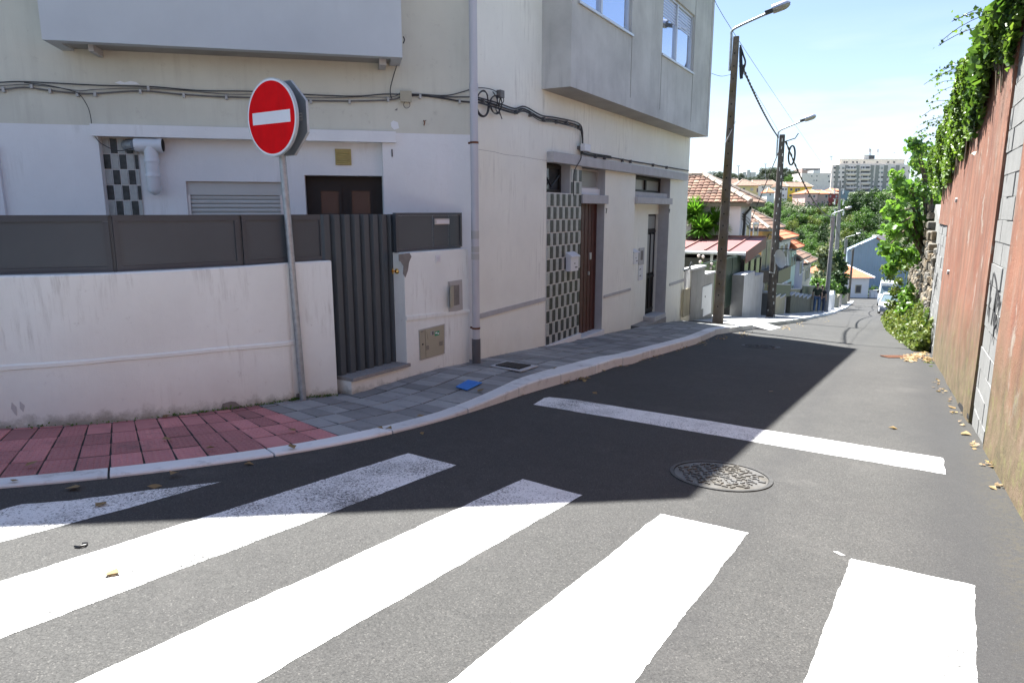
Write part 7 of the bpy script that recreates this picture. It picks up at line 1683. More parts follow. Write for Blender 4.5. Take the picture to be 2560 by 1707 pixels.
# ================================================================== HOUSE AND BLUE HALL AT THE BOTTOM
def facing_house(name, label, y, x0, x1, ye, yb, yr, depth, wallm, roofm, wins=(), ridge=(.2, .8), oh=.3, group=None, az=0, cat='house', winm='win_dark', courses=False, frame='pvc', hip=True):
    """a house whose front stands at distance y and faces the camera; picture columns x0..x1, eave row ye, base row yb, ridge row yr"""
    a = at(x0, ye, y); b_ = at(x1, ye, y); zb_ = at((x0+x1)/2, yb, y).z; ze = a.z; zr = at((x0+x1)/2, yr, y+depth/2).z if hip else at((x0+x1)/2, yr, y).z
    fr = Frame((a.x, a.y), 90); wd = b_.x-a.x; h = thing(name, label, cat, (a.x, a.y, zb_), group)
    mb = MB(); mb.obox((a.x, a.y, zb_-3), (wd, 0, 0), (0, depth, 0), UP*(ze-zb_+3)); mb.build('walls', wallm, h)
    if roofm:
        e = [Vector((a.x-oh, y-oh, ze)), Vector((b_.x+oh, y-oh, ze)), Vector((b_.x+oh, y+depth+oh, ze)), Vector((a.x-oh, y+depth+oh, ze))]; r0 = Vector((a.x+wd*ridge[0], y+depth/2, zr)); r1 = Vector((a.x+wd*ridge[1], y+depth/2, zr)); mb = MB()
        if courses:
            for q in ((e[0], e[1], r1, r0), (e[1], e[2], r1, r1), (e[2], e[3], r0, r1), (e[3], e[0], r0, r0)): tile_sheet(mb, q, .24, .36, .045)
            r = mb.build('roof', roofm, h)
        else: mb.add([p-UP*.2 for p in e]+e+[r0, r1], [(0, 3, 2, 1), (0, 1, 5, 4), (1, 2, 6, 5), (2, 3, 7, 6), (3, 0, 4, 7), (4, 5, 9, 8), (5, 6, 9), (6, 7, 8, 9), (7, 4, 8)]); r = mb.build('roof', roofm, h)
        mb = MB(); hips(mb, [(e[0], r0), (e[1], r1), (r0, r1)], .14 if courses else .2, .5 if courses else 1.2); mb.build('ridge', M['ridge'] if not courses else M['white_box'], r)
    for w in wins:
        wx0, wx1, wy0, wy1 = w[:4]; p0 = at(wx0, wy0, y); p1 = at(wx1, wy1, y); mb = MB(); mb.obox((p0.x, y-.06, p1.z), (p1.x-p0.x, 0, 0), (0, .055, 0), UP*(p0.z-p1.z)); fo_ = mb.build('window', M[frame], h)
        iw = (p1.x-p0.x)*.12; ih = (p0.z-p1.z)*.1; mb = MB(); mb.obox((p0.x+iw, y-.09, p1.z+ih), (p1.x-p0.x-2*iw, 0, 0), (0, .025, 0), UP*(p0.z-p1.z-2*ih)); mb.build('pane', M[w[4] if len(w) > 4 else winm], fo_)
    return h
h = facing_house('cottage', 'small white cottage with orange tiled hip roof closing the bottom of the street', 96, 2098, 2174, 694, 747, 651, 11, M['h_white'], M['roof_new'], [(2139, 2152, 712, 733)], (.35, .46), .5, courses=True, frame='beige_metal')
a = at(2175, 725, 96.5); b_ = at(2196, 745, 96.5); t_ = thing('yard_gate', 'low pale yard wall with double gate right of the cottage', 'gate', a); mb = MB(); mb.obox((a.x, 96.5, b_.z-1), (b_.x-a.x, 0, 0), (0, .2, 0), UP*(a.z-b_.z+1)); mb.build('wall', M['h_grey'], t_)
for k in range(2): mb = MB(); mb.obox((a.x+.15+k*.55, 96.42, b_.z), (.5, 0, 0), (0, .06, 0), UP*(a.z-b_.z-.3)); mb.build('gate_leaf', M['h_white'], t_)
# pavement in front of the cottage
mb = MB(); q = [Vector(at(x, y_, yy_)) for x, y_, yy_ in ((2098, 751, 92), (2200, 751, 92), (2200, 747, 95.9), (2098, 747, 95.9))]; zz = road_z(*to_sw(q[0]))+.16
o = mb.build('x', M['kerb']) if False else None
# blue hall
yb_ = 116; pts = [(2118, 745), (2118, 628), (2190, 596), (2262, 640), (2262, 745)]
P = [at(x, y_, yb_) for x, y_ in pts]; t_ = thing('blue_hall', 'large hall with a blue corrugated gable wall behind the cottage', 'hall', P[0])
mb = MB(); mb.prism(P, Vector((1, 2.5, 0))); mb.build('walls', M['h_blue'], t_)
mb = MB(); x_ = P[0].x; 
while x_ < P[4].x-.1:
    zt_ = float(np.interp(x_, [P[1].x, P[2].x, P[3].x], [P[1].z, P[2].z, P[3].z])); mb.obox((x_, yb_-.05, P[0].z), (.18, 0, 0), (0, .049, 0), UP*(zt_-P[0].z-.1)); x_ += .42
tag(mb.build('corrugation', M['h_blue'], t_), kind='stuff')
for i, j in ((1, 2), (2, 3)): mb = MB(); mb.prism([P[i]+Vector((0, -.2, 0)), P[j]+Vector((0, -.2, 0)), P[j]+Vector((0, -.2, .25)), P[i]+Vector((0, -.2, .25))], Vector((1, 2.8, 0))); mb.build('roof_slope', M['h_blue'] if i == 1 else M['roof_new'], t_)
c = at(2200, 600, 120); mb = MB(); mb.obox((c.x-.8, 120, c.z-1.5), (1.8, 0, 0), (0, 1.2, 0), UP*2.3); mb.build('chimney', M['h_grey'], t_)
# ================================================================== HILLSIDE HOUSES
G = 'houses on the far hillside'
facing_house('hill_house', 'old flat looking brown roofed house at the left end of the hillside', 300, 1826, 1852, 466, 486, 447, 9, M['h_white'], M['roof_old'], (), (.1, .9), .6, G)
facing_house('hill_house', 'pale yellow hillside house with a pointed orange brown hip roof', 270, 1842, 1896, 464, 500, 449, 11, M['h_paleyel'], M['roof_old'], [(1857, 1862, 470, 477), (1877, 1883, 470, 477, 'win_far'), (1892, 1895, 470, 482), (1857, 1861, 484, 490), (1874, 1879, 484, 490)], (.45, .55), .7, G)
facing_house('hill_house', 'long low house with a faded orange roof behind the pale yellow one', 330, 1884, 1944, 462, 480, 451, 10, M['h_white'], M['roof_old'], [(1905, 1909, 466, 471), (1925, 1929, 466, 471)], (.08, .92), .5, G)
facing_house('hill_house', 'tiny white gabled shed with an orange roof left of the second pole', 262, 1918, 1936, 481, 496, 470, 6, M['h_white'], M['roof_new'], [(1924, 1927, 484, 489)], (.45, .55), .3, G)
facing_house('hill_house', 'white hillside house joined to the bright yellow one', 300, 1950, 1970, 466, 500, 456, 10, M['h_white'], M['roof_old'], [(1955, 1960, 471, 476), (1963, 1967, 471, 476), (1956, 1960, 486, 492)], (.1, .9), .3, G)
facing_house('hill_house', 'bright yellow two storey hillside house with dark windows', 300, 1970.5, 2030, 467, 497, 456, 10, M['h_yellow'], M['roof_old'], [(1975, 1981, 471, 477), (1988, 1993, 471, 480), (1994, 2000, 471, 476), (2012, 2018, 471, 477), (1973, 1980, 486, 492), (1989, 1994, 487, 496, 'car_glass'), (1998, 2003, 487, 496, 'car_glass'), (2011, 2017, 486, 491)], (.05, .9), .5, G)
facing_house('hill_house', 'pink hillside house with a red hip roof below the apartment block', 265, 2014, 2045, 483, 512, 474, 12, M['h_pink'], M['roof_new'], [(2020, 2025, 488, 494), (2033, 2038, 488, 494), (2020, 2024, 504, 508), (2032, 2037, 504, 508)], (.6, .95), .4, G)
facing_house('hill_house', 'grey pink flat fronted house beside the pink one', 266, 2045.5, 2072, 484, 513, 476, 12, M['h_pinkgrey'], M['roof_new'], [(2063, 2069, 487, 495), (2054, 2058, 503, 508), (2067, 2071, 503, 508)], (.1, .9), .4, G)
facing_house('hill_house', 'dark red house with two pale windows left of the power pole', 268, 2072.5, 2096, 484, 502, 478, 10, M['h_red'], M['roof_old'], [(2074, 2078, 488, 494, 'win_far'), (2089, 2093, 488, 494, 'win_far')], (.1, .9), .3, G)
facing_house('hill_house', 'small light blue house right of the power pole', 285, 2102, 2124, 477, 500, 474, 9, M['h_sky'], None, [(2108, 2112, 482, 487)], (.1, .9), .3, G)
facing_house('hill_shed', 'low shed with an orange tiled roof at the power pole top', 280, 2080, 2099, 477, 486, 471, 7, M['h_red'], M['roof_new'], (), (.2, .8), .4, G)
wins = [(2028, 2031, 439, 442), (2041, 2044, 439, 442), (2034, 2036, 450, 453), (2040, 2043, 450, 453), (2070, 2073, 439, 443), (2071, 2075, 452, 456)]
facing_house('apartment_annex', 'blank grey concrete block left of the big apartment building', 400, 2005, 2078, 433, 480, 433, 14, M['h_apart'], None, wins, group=G, cat='building')
# big apartment building with balconies and windows
ya = 430; t_ = thing('apartment_building', 'large pale grey apartment building with rows of balconies on the skyline', 'building', at(2080, 490, ya))
def abox(x0, x1, y0, y1, dy0, dy1, m, name, par):
    p0 = at(x0, y0, ya); p1 = at(x1, y1, ya); mb = MB(); mb.obox((p0.x, ya+dy0, p1.z), (p1.x-p0.x, 0, 0), (0, dy1-dy0, 0), UP*(p0.z-p1.z)); return mb.build(name, m, par)
abox(2081, 2268, 412, 492, 0, 16, M['h_apart'], 'walls', t_); abox(2105, 2268, 397, 412, 3, 16, M['h_apart2'], 'top_storey', t_); abox(2170, 2184, 386, 397, 5, 12, M['h_grey'], 'plant_room', t_); abox(2184, 2196, 387, 397, 4.5, 12, M['win_dark'], 'plant_screen', t_)
R = random.Random(4)
for r in range(6):
    yt = 416.5+r*11.5
    for x0, x1 in ((2115, 2139), (2152, 2174)):
        abox(x0, x1, yt, yt+7, -.02, -.0, M['win_dark'], 'balcony_shade_sheet', t_); abox(x0-.3, x1+.3, yt+5, yt+9, -1.2, -.02, M['h_apart'], 'balcony', t_)  # flat dark sheet on the wall puts the shade of a recess into colour
        for k in range(3): abox(x0+2+k*7.5, x0+5+k*7.5, yt+.5, yt+4.6, -.06, -.02, M['win_far'] if R.random() < .4 else M['pvc_dark'], 'window', t_)
    for x in (2084, 2094, 2105, 2143, 2178, 2193, 2202, 2214, 2228, 2243, 2256):
        w = 6 if x not in (2228,) else 9; f_ = abox(x, x+w, yt+1, yt+6, -.1, -.01, M['win_far'], 'window', t_)
        hgt = R.choice((1, 2, 4, 4.6)); p_ = abox(x+.5, x+w-.5, yt+1.4+4.2-min(4.2, hgt), yt+5.6, -.16, -.1, M['win_dark'], 'pane', f_)
for x in (2090, 2113, 2141, 2177, 2190, 2211, 2240): abox(x, x+1.0, 413, 492, -.25, -.01, M['soffit'], 'facade_joint', t_)
for x in (2115, 2121, 2137, 2147, 2165, 2198, 2225, 2240): abox(x, x+4, 403, 407, 2.9, 2.99, M['win_dark'], 'window', t_)
for x, y_ in ((2174, 371), (2177, 373), (2195, 373)):
    p0 = at(x, y_, ya+8); p1 = at(x, 390, ya+8); mb = MB(); mb.tube([p1, p0], .22, 5); mb.tube([p0-UP*2.2, p0-UP*.2], .55, 6); mb.build('antenna', M['h_grey'], t_)
p1 = at(2235, 397, ya+5); mb = MB(); mb.tube([p1, p1+UP*4], .15, 4); mb.obox(p1+UP*3.6-Vector((.8, 0, 0)), (1.6, 0, 0), (0, .2, 0), UP*.2); mb.build('antenna', M['h_grey'], t_)
facing_house('far_block', 'long low grey building on the far ridge behind the trees', 700, 2006, 2058, 421, 436, 421, 20, M['h_pinkgrey'], None, [(2010, 2050, 424, 426)], group=G, cat='building')
facing_house('far_block', 'small white block on the ridge above the grey annex', 520, 2034, 2054, 426, 436, 426, 10, M['h_white'], None, (), group=G, cat='building')
for x0, x1, y0, lab in ((1868, 1876, 425, 'tiny hazy tower block on the skyline between the tree groups'), (1858, 1866, 430, 'tiny hazy low block left of the skyline tower'), (1877, 1890, 431, 'tiny hazy wide block right of the skyline tower')):
    facing_house('skyline_block', lab, 1200, x0, x1, y0, 446, y0, 20, M['h_grey'], None, (), group='blocks on the skyline', cat='building')
for x, y0, y1, yy_, lab in ((1846, 416, 448, 330, 'tall thin floodlight mast on the skyline left of the pale yellow house'), (2078, 392, 434, 405, 'thin mast standing before the apartment building corner'), (1914, 411, 455, 400, 'faint thin mast in front of the umbrella shaped trees')):
    p0 = at(x, y0, yy_); p1 = at(x, y1, yy_); t_ = thing('light_mast', lab, 'mast', p1, 'masts on the far hillside'); mb = MB(); mb.tube([p1, p0], .16, 6); mb.build('post', M['pole_pale'], t_); mb = MB(); mb.obox(p0-Vector((.9, .2, 0)), (1.8, 0, 0), (0, .4, 0), UP*.25); mb.build('lamp_bar', M['pole_pale'], t_)
# ================================================================== FAR TREES
TM = {}
TM['round'] = tree_meshes('round', 3.2, 5.2, M['leaf_mid'], 1, nb=18, rs=.36, dens=9, leaf=.42)
TM['dark'] = tree_meshes('dark', 3.2, 5.4, M['leaf_dark'], 2, nb=18, rs=.38, dens=9, leaf=.42)
TM['low'] = tree_meshes('low', 2.6, 2.4, M['leaf_mid'], 3, nb=14, rs=.40, dens=9, leaf=.36, squash=.6)
TM['bright'] = tree_meshes('bright', 2.8, 3.6, M['leaf_weed'], 4, nb=14, rs=.38, dens=8, leaf=.36, squash=.7)
TM['pine'] = tree_meshes('pine', 6, 11, M['leaf_far'], 5, nb=22, rs=.30, dens=8, leaf=.7, squash=.45, trunk=.035)
TM['pineround'] = tree_meshes('pineround', 6, 9, M['leaf_far'], 6, nb=24, rs=.34, dens=9, leaf=.7, squash=.8, trunk=.035)
def hillpt(px, py):
    lo, hi = 97, 900; r = ray(px, py)
    y = lo
    while y < hi:
        p = r*(y/r.y)
        if p.z < hill_z(p.x, y): return p
        y += 1.5
    return r*(hi/r.y)
ORD = 'first second third fourth fifth sixth seventh eighth ninth tenth eleventh twelfth thirteenth fourteenth fifteenth sixteenth seventeenth eighteenth nineteenth twentieth'.split()+['twenty '+q_ for q_ in 'first second third fourth fifth sixth seventh eighth ninth'.split()]*2
R = random.Random(12)
def put(kind, px, py_top, rpx, y=None, label=None, py_base=None):
    cr, tr = TM[kind]; Rm = {'round': 3.2, 'dark': 3.2, 'low': 2.6, 'bright': 2.8, 'pine': 6, 'pineround': 6}[kind]; Hm = {'round': 5.2, 'dark': 5.4, 'low': 2.4, 'bright': 3.6, 'pine': 11, 'pineround': 9}[kind]; sq = {'low': .6, 'bright': .7, 'pine': .45}.get(kind, .8)
    s = rpx*y/F/Rm; tz = at(px, py_top, y); H = (Hm+Rm*sq*1.3)*s; nm = {'round': 'round_tree', 'dark': 'dark_tree', 'low': 'bush', 'bright': 'bush', 'pine': 'pine_tree', 'pineround': 'pine_tree'}[kind]
    return plant_tree(nm, label, (cr, tr), (tz.x, y, tz.z-H), (s, s, s*R.uniform(.92, 1.05)), R.uniform(0, 6.28), 'trees on the valley slope' if kind[:4] != 'pine' else 'pines on the skyline', 'bush' if nm == 'bush' else 'tree')
cols = ['dark', 'round', 'low', 'bright', 'round', 'dark', 'low']
words = {'round': 'mid green round tree', 'dark': 'dark green tree', 'low': 'low spreading bush', 'bright': 'yellow green bush'}
rows = [(503, 238, 14), (517, 222, 16), (534, 204, 18), (552, 186, 20), (572, 170, 22), (594, 155, 24), (618, 142, 26), (642, 128, 26)]
near_marks = [(1905, 'behind the white house eave'), (1945, 'beside the second pole'), (1985, 'below the yellow house'), (2030, 'below the pink house'), (2070, 'left of the third lamp'), (2110, 'right of the power pole'), (2150, 'below the apartment building'), (2200, 'near the broad leaved tree')]
for ri, (py, y, rp) in enumerate(rows):
    x = 1880+R.uniform(0, 12); q_ = 0
    while x < 2235:
        kd = R.choice(cols); jy = R.uniform(-7, 7)
        if py < 520 and 1905 < x < 1960: kd = 'low'
        if py < 520 and 1960 < x < 2100: jy = abs(jy)+12
        mk = min(near_marks, key=lambda m_: abs(m_[0]-x))[1]; lv_ = ('top', 'second', 'third', 'fourth', 'fifth', 'sixth', 'seventh', 'lowest')[ri]
        if x > 2120 and py < 520: x += rp; continue
        put(kd, x, py+jy, rp*R.uniform(.8, 1.25), y+R.uniform(-5, 5), words[kd]+', '+ORD[q_]+' from the left in the '+lv_+' row of the slope'); q_ += 1; x += rp*R.uniform(.75, 1.35)
for px, py, rp, y, kd, lab in ((2140, 466, 30, 262, 'dark', 'far dark crown directly under the left part of the apartment building'), (2180, 462, 34, 265, 'dark', 'far dark crown under the middle of the apartment building'), (2222, 462, 32, 258, 'round', 'far green crown under the right part of the apartment building'), (2148, 478, 34, 190, 'dark', 'big dark green tree under the apartment building, the left one of the large crowns'), (2185, 472, 36, 195, 'dark', 'largest dark crown in front of the apartment building'), (2225, 478, 34, 185, 'dark', 'big dark crown behind the broad leaved tree'), (2165, 515, 32, 180, 'round', 'large mid green crown below the dark crowns'), (2210, 520, 34, 176, 'dark', 'dark green large crown low beside the broad leaved tree'), (2250, 430, 22, 300, 'pineround', 'grey green loose tree hiding the right end of the apartment building'), (2268, 446, 24, 290, 'pineround', 'second grey green tree at the right end of the apartment building'),
  (1975, 437, 13, 380, 'round', 'brighter round tree before the skyline pines'), (1990, 447, 11, 370, 'round', 'small bright round tree right of the brighter skyline tree'), (1960, 447, 9, 370, 'dark', 'small dark tree left of the bright skyline trees')):
    put(kd, px, py, rp, y, lab)
R2 = random.Random(3)
pin = [(1765, 426, 12), (1782, 421, 15), (1800, 424, 14), (1818, 422, 13), (1835, 428, 10), (1853, 430, 10), (1905, 424, 12), (1918, 414, 14), (1934, 411, 15), (1950, 413, 14), (1965, 418, 13), (1981, 424, 12), (1998, 428, 10), (2060, 430, 9), (2075, 432, 7), (1745, 436, 12), (1728, 440, 11), (1870, 440, 9), (1888, 438, 9), (1775, 440, 14), (1805, 442, 14), (1838, 444, 12), (1900, 438, 12), (1930, 430, 15), (1958, 434, 14), (1985, 438, 12), (2012, 436, 9)]
for k, (x, y_, rp) in enumerate(sorted(pin)):
    where = 'left skyline group behind the near pole' if x < 1870 else 'right skyline group behind the second pole' if x < 2005 else 'ridge beside the apartment building'
    put('pine' if k % 3 == 0 else 'pineround', x, y_, rp*1.35, 470+R2.uniform(-30, 60), ('tall ' if y_ < 425 else 'lower ')+'dark pine, '+ORD[k]+' from the left along the skyline')
# ground cover on the slope
P = []
for _ in range(26000):
    y = rng.uniform(100, 290); x = y*rng.uniform(.30, .66); z = hill_z(x, y)+abs(rng.normal())*.9
    P.append((x, y, z))
V, Fa = leaf_arrays(np.array(P), .75, None, 'diamond', .6); tag(link('undergrowth', mesh_np('undergrowth', V, Fa, M['leaf_dark'])), 'mass of low green undergrowth covering the valley slope', 'undergrowth', None, 'stuff')
# ================================================================== PEOPLE
def skin_body(name, verts, edges, radii, m, parent, root=0, sub=2):
    me = bpy.data.meshes.new(name); me.from_pydata([tuple(v) for v in verts], edges, []); o = bpy.data.objects.new(name, me); S.collection.objects.link(o)
    sk = o.modifiers.new('s', 'SKIN'); 
    for i, r_ in enumerate(radii): me.skin_vertices[0].data[i].radius = r_ if isinstance(r_, tuple) else (r_, r_)
    me.skin_vertices[0].data[root].use_root = True; sb2 = o.modifiers.new('u', 'SUBSURF'); sb2.levels = sub; sb2.render_levels = sub
    dg = bpy.context.evaluated_depsgraph_get(); dg.update(); m2_ = bpy.data.meshes.new_from_object(o.evaluated_get(dg)); bpy.data.objects.remove(o); m2_.materials.clear(); m2_.materials.append(m); m2_.polygons.foreach_set('use_smooth', [True]*len(m2_.polygons))
    o = bpy.data.objects.new(name, m2_); S.collection.objects.link(o); o.parent = parent; return o
def person(label, loc, rz, H, shirt, trous, hair, stride, bald=False):
    t_ = thing('person', label, 'person', loc, 'two people walking down the pavement'); t_.rotation_euler = (0, 0, rz); k = H/1.75
    J = dict(pel=(0, 0, .95), sp=(0, -.01, 1.12), ch=(0, 0, 1.32), nk=(0, .01, 1.47), hd=(0, .02, 1.56), ht=(0, .03, 1.68),
             shl=(-.19, 0, 1.42), ell=(-.25, .03, 1.14), wrl=(-.24, -.08, .90), shr=(.19, 0, 1.42), elr=(.25, .04, 1.14), wrr=(.25, -.02, .89),
             hpl=(-.10, 0, .90), knl=(-.11, -.06-stride*.5, .50), anl=(-.11, .10-stride, .09), tol=(-.12, -.08-stride, .03), hpr=(.10, 0, .90), knr=(.11, -.04+stride*.5, .49), anr=(.11, .06+stride, .10), tor=(.12, -.10+stride, .03))
    J = {a: Vector(v)*k for a, v in J.items()}; keys = list(J); ix = {a: i for i, a in enumerate(keys)}
    E_ = [('pel', 'sp'), ('sp', 'ch'), ('ch', 'nk'), ('nk', 'hd'), ('hd', 'ht'), ('ch', 'shl'), ('shl', 'ell'), ('ell', 'wrl'), ('ch', 'shr'), ('shr', 'elr'), ('elr', 'wrr'), ('pel', 'hpl'), ('hpl', 'knl'), ('knl', 'anl'), ('anl', 'tol'), ('pel', 'hpr'), ('hpr', 'knr'), ('knr', 'anr'), ('anr', 'tor')]
    rad = dict(pel=(.14, .10), sp=(.13, .10), ch=(.15, .11), nk=.055, hd=.085, ht=.075, shl=.055, ell=.042, wrl=.03, shr=.055, elr=.042, wrr=.03, hpl=.085, knl=.06, anl=.042, tol=.035, hpr=.085, knr=.06, anr=.042, tor=.035)
    skin_body('body', [J[a] for a in keys], [(ix[a], ix[c]) for a, c in E_], [tuple(x*k for x in rad[a]) if isinstance(rad[a], tuple) else rad[a]*k for a in keys], M['skin'], t_)
    def sub_(name, ks, es, grow, m, repl={}):
        kk = ks; v = [repl.get(a, J[a]) for a in kk]; r_ = [tuple((x+grow)*k for x in rad[a]) if isinstance(rad[a], tuple) else (rad[a]+grow)*k for a in kk]; skin_body(name, v, [(kk.index(a), kk.index(c)) for a, c in es], r_, m, t_)
    eml = J['shl'].lerp(J['ell'], .75); emr = J['shr'].lerp(J['elr'], .75)
    sub_('shirt', ['pel', 'sp', 'ch', 'shl', 'ell', 'shr', 'elr'], [('pel', 'sp'), ('sp', 'ch'), ('ch', 'shl'), ('shl', 'ell'), ('ch', 'shr'), ('shr', 'elr')], .022, shirt, {'ell': eml, 'elr': emr})
    sub_('trousers', ['pel', 'hpl', 'knl', 'anl', 'hpr', 'knr', 'anr'], [('pel', 'hpl'), ('hpl', 'knl'), ('knl', 'anl'), ('pel', 'hpr'), ('hpr', 'knr'), ('knr', 'anr')], .018, trous)
    for a, c in (('anl', 'tol'), ('anr', 'tor')):
        mb = MB(); mb.tube([J[a]-Vector((0, -.05, .03))*k, J[a]*.5+J[c]*.5, J[c]+Vector((0, -.04, .0))*k], [.045*k, .052*k, .035*k], 10); o = mb.build('shoe', M['shoe'], None, smooth=True); o.parent = t_
    mb = MB(); c = J['ht']+Vector((0, .03, .008))*k; ball(mb, c, .088*k, 14); o = mb.build('hair', hair, None, smooth=True); o.parent = t_
    for sx in (-1, 1): # ears and hands
        mb = MB(); ball(mb, J['hd']+Vector((sx*.085, 0, .06))*k, .022*k, 8); o = mb.build('ear', M['skin'], None, smooth=True); o.parent = t_
        w_ = J['wrl'] if sx < 0 else J['wrr']; mb = MB(); mb.tube([w_, w_+Vector((0, -.02, -.05))*k, w_+Vector((0, -.03, -.09))*k], [.026*k, .036*k, .03*k], 8)
        for q in range(4): mb.tube([w_+Vector((0, -.052+q*.018, -.085))*k, w_+Vector((sx*.004, -.058+q*.018, -.125))*k, w_+Vector((-sx*.01, -.056+q*.016, -.155+abs(q-1.5)*.008))*k], [.009*k, .0085*k, .006*k], 5)
        mb.tube([w_+Vector((0, -.05, -.04))*k, w_+Vector((-sx*.005, -.075, -.075))*k, w_+Vector((-sx*.01, -.075, -.10))*k], [.011*k, .010*k, .007*k], 5); o = mb.build('hand', M['skin'], None, smooth=True); o.parent = t_
    return t_
def pav_at(px, w): s1_ = FS(w).hit(px, 780)[0]; return sw(s1_, w, h=.135)
person('walking person in an olive T-shirt and blue jeans, the left one of the pair', pav_at(2040, -4.62), math.radians(150), 1.80, M['shirt_green'], M['jeans'], M['hair'], .10)
person('walking person in a black T-shirt and dark jeans, right one beside the lamp pole', pav_at(2052, -4.5), math.radians(140), 1.70, M['shirt_black'], M['jeans_dark'], M['hair'], .06)
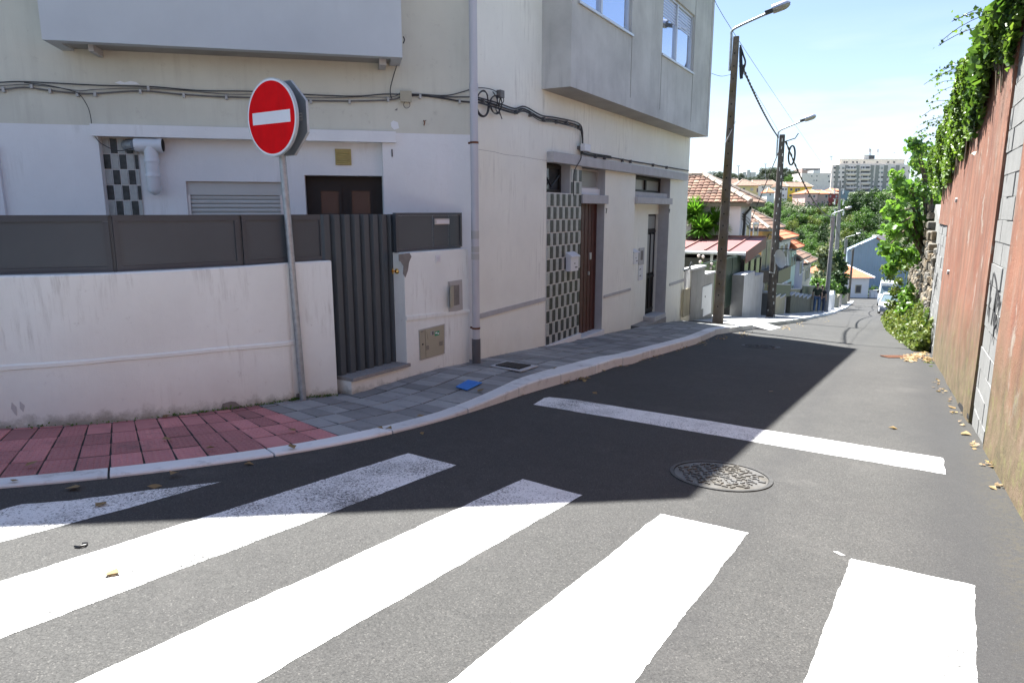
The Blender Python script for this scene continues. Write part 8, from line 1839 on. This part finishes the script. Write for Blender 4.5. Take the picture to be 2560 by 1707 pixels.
# ================================================================== CARS
def loft(mb, secs):
    n = len(secs[0]); vs = [p for s_ in secs for p in s_]; mb.add(vs, [(i*n+j, i*n+(j+1) % n, (i+1)*n+(j+1) % n, (i+1)*n+j) for i in range(len(secs)-1) for j in range(n)]+[tuple(range(n))[::-1], tuple((len(secs)-1)*n+j for j in range(n))])
def wheel(par, x, y, r, w):
    mb = MB(); mb.tube([(x-w/2, y, r), (x-w/2+.02, y, r), (x+w/2-.02, y, r), (x+w/2, y, r)], [r*.9, r, r, r*.9], 20); o = mb.build('wheel', M['tyre'], None, smooth=True); o.parent = par
    mb = MB(); mb.tube([(x-w/2-.004, y, r), (x+w/2+.004, y, r)], r*.62, 14); q = mb.build('rim', M['alu'], None, smooth=True); q.parent = o
def vehicle(name, label, cat, loc, rz, L_, W_, H, hood, body_m, van=False):
    t_ = thing(name, label, cat, loc); t_.rotation_euler = (0, 0, rz); hw = W_/2
    def sec(y, z0, z1, w0, w1): return [Vector((-w0, y, z0)), Vector((w0, y, z0)), Vector((w0*1.03, y, z0+(z1-z0)*.45)), Vector((w1, y, z1-.04)), Vector((w1*.92, y, z1)), Vector((-w1*.92, y, z1)), Vector((-w1, y, z1-.04)), Vector((-w0*1.03, y, z0+(z1-z0)*.45))]
    mb = MB()   # y = 0 at the nose, growing towards the back
    if not van:
        loft(mb, [sec(.0, .28, .62, hw*.80, hw*.74), sec(.12, .22, .70, hw*.93, hw*.86), sec(.6, .2, .80, hw*.97, hw*.90), sec(hood, .2, .92, hw*.98, hw*.92), sec(L_*.78, .2, .96, hw*.98, hw*.92), sec(L_-.15, .24, .95, hw*.93, hw*.86), sec(L_, .32, .86, hw*.82, hw*.78)])
        o = mb.build('body', body_m, None, smooth=True); o.parent = t_
        mb = MB(); loft(mb, [sec(hood-.02, .88, .93, hw*.88, hw*.86), sec(hood+.75, .88, H-.04, hw*.90, hw*.66), sec(hood+1.2, .9, H, hw*.90, hw*.68), sec(L_*.72, .9, H-.02, hw*.90, hw*.67), sec(L_-.25, .9, .98, hw*.86, hw*.80)]); o = mb.build('cabin', M['car_glass'], None, smooth=True); o.parent = t_
        mb = MB(); loft(mb, [sec(hood+.72, H-.05, H-.01, hw*.66, hw*.62), sec(hood+1.2, H-.03, H+.02, hw*.69, hw*.64), sec(L_*.72, H-.04, H+.01, hw*.68, hw*.62)]); o = mb.build('roof', body_m, None, smooth=True); o.parent = t_
        for sx in (-1, 1): mb = MB(); mb.tube([(sx*hw*.88, hood, .92), (sx*hw*.67, hood+.74, H-.02)], .035, 6); o = mb.build('pillar', body_m, None); o.parent = t_
        zl, hl = .60, .15
    else:
        loft(mb, [sec(.0, .35, .85, hw*.82, hw*.78), sec(.15, .3, 1.0, hw*.95, hw*.90), sec(.75, .3, 1.18, hw*.98, hw*.93), sec(1.05, .3, 1.35, hw, hw*.93), sec(1.7, .3, H-.25, hw, hw*.86), sec(2.1, .3, H, hw, hw*.88), sec(L_-.1, .3, H, hw, hw*.88), sec(L_, .35, H-.1, hw*.95, hw*.85)])
        o = mb.build('body', body_m, None, smooth=False); o.parent = t_
        mb = MB(); mb.add([(-hw*.82, 1.02, 1.36), (hw*.82, 1.02, 1.36), (hw*.74, 1.58, H-.38), (-hw*.74, 1.58, H-.38)], [(0, 1, 2, 3)]); o = mb.build('windscreen', M['car_glass'], None); o.parent = t_
        mb = MB(); mb.obox((-hw*.85, 1.5, H-.28), (hw*1.7, 0, 0), (0, 1.4, 0), (0, 0, .30)); o = mb.build('roof_cap', body_m, None, bevel=.08); o.parent = t_
        zl, hl = .82, .22
        for sx in (-1, 1):
            mb = MB(); mb.obox((sx*hw*1.0-.01, 1.35, 1.35), (.02, 0, 0), (0, .7, 0), (0, 0, .55)); o = mb.build('side_window', M['car_glass'], None); o.parent = t_
    for sx in (-1, 1):
        mb = MB(); mb.obox((sx*hw*.80-.17, -.015 if not van else .03, zl-.03), (.34, 0, 0), (0, .12, 0), (0, 0, hl)); o = mb.build('headlight', M['alu'], None, bevel=.03); o.parent = t_
        mb = MB(); mb.obox((sx*(hw+.05)-.07, hood+.25 if not van else 1.3, .95 if not van else 1.4), (.14, 0, 0), (0, .09, 0), (0, 0, .12 if not van else .3)); o = mb.build('wing_mirror', body_m if not van else M['tyre'], None, bevel=.02); o.parent = t_
    mb = MB(); mb.obox((-hw*.88, -.07, .26), (hw*1.76, 0, 0), (0, .2, 0), (0, 0, .24)); o = mb.build('bumper', M['car_grey'], None, bevel=.04); o.parent = t_
    mb = MB(); mb.obox((-hw*.45, -.005 if not van else .02, .54 if not van else .62), (hw*.9, 0, 0), (0, .08, 0), (0, 0, .12 if not van else .2)); o = mb.build('grille', M['tyre'], None); o.parent = t_
    mb = MB(); mb.obox((-.26, -.085, .33), (.52, 0, 0), (0, .02, 0), (0, 0, .11)); o = mb.build('number_plate', M['plate'], None); o.parent = t_
    for y in (.8, L_-.75):
        for sx in (-1, 1): wheel(t_, sx*(hw-.09), y, .31 if not van else .34, .2)
    return t_
sc_, wc_ = 57.6, -.78; vehicle('parked_car', 'small white hatchback parked nose uphill by the weeds', 'car', sw(sc_, wc_, h=.0), -math.radians(28.5), 3.9, 1.66, 1.42, .95, M['car_white'])
vehicle('parked_van', 'white high roofed van parked behind the hatchback at the street bottom', 'van', sw(88, -1.6, h=.0), -math.radians(29), 5.4, 2.0, 2.55, 1.0, M['car_white'], True)
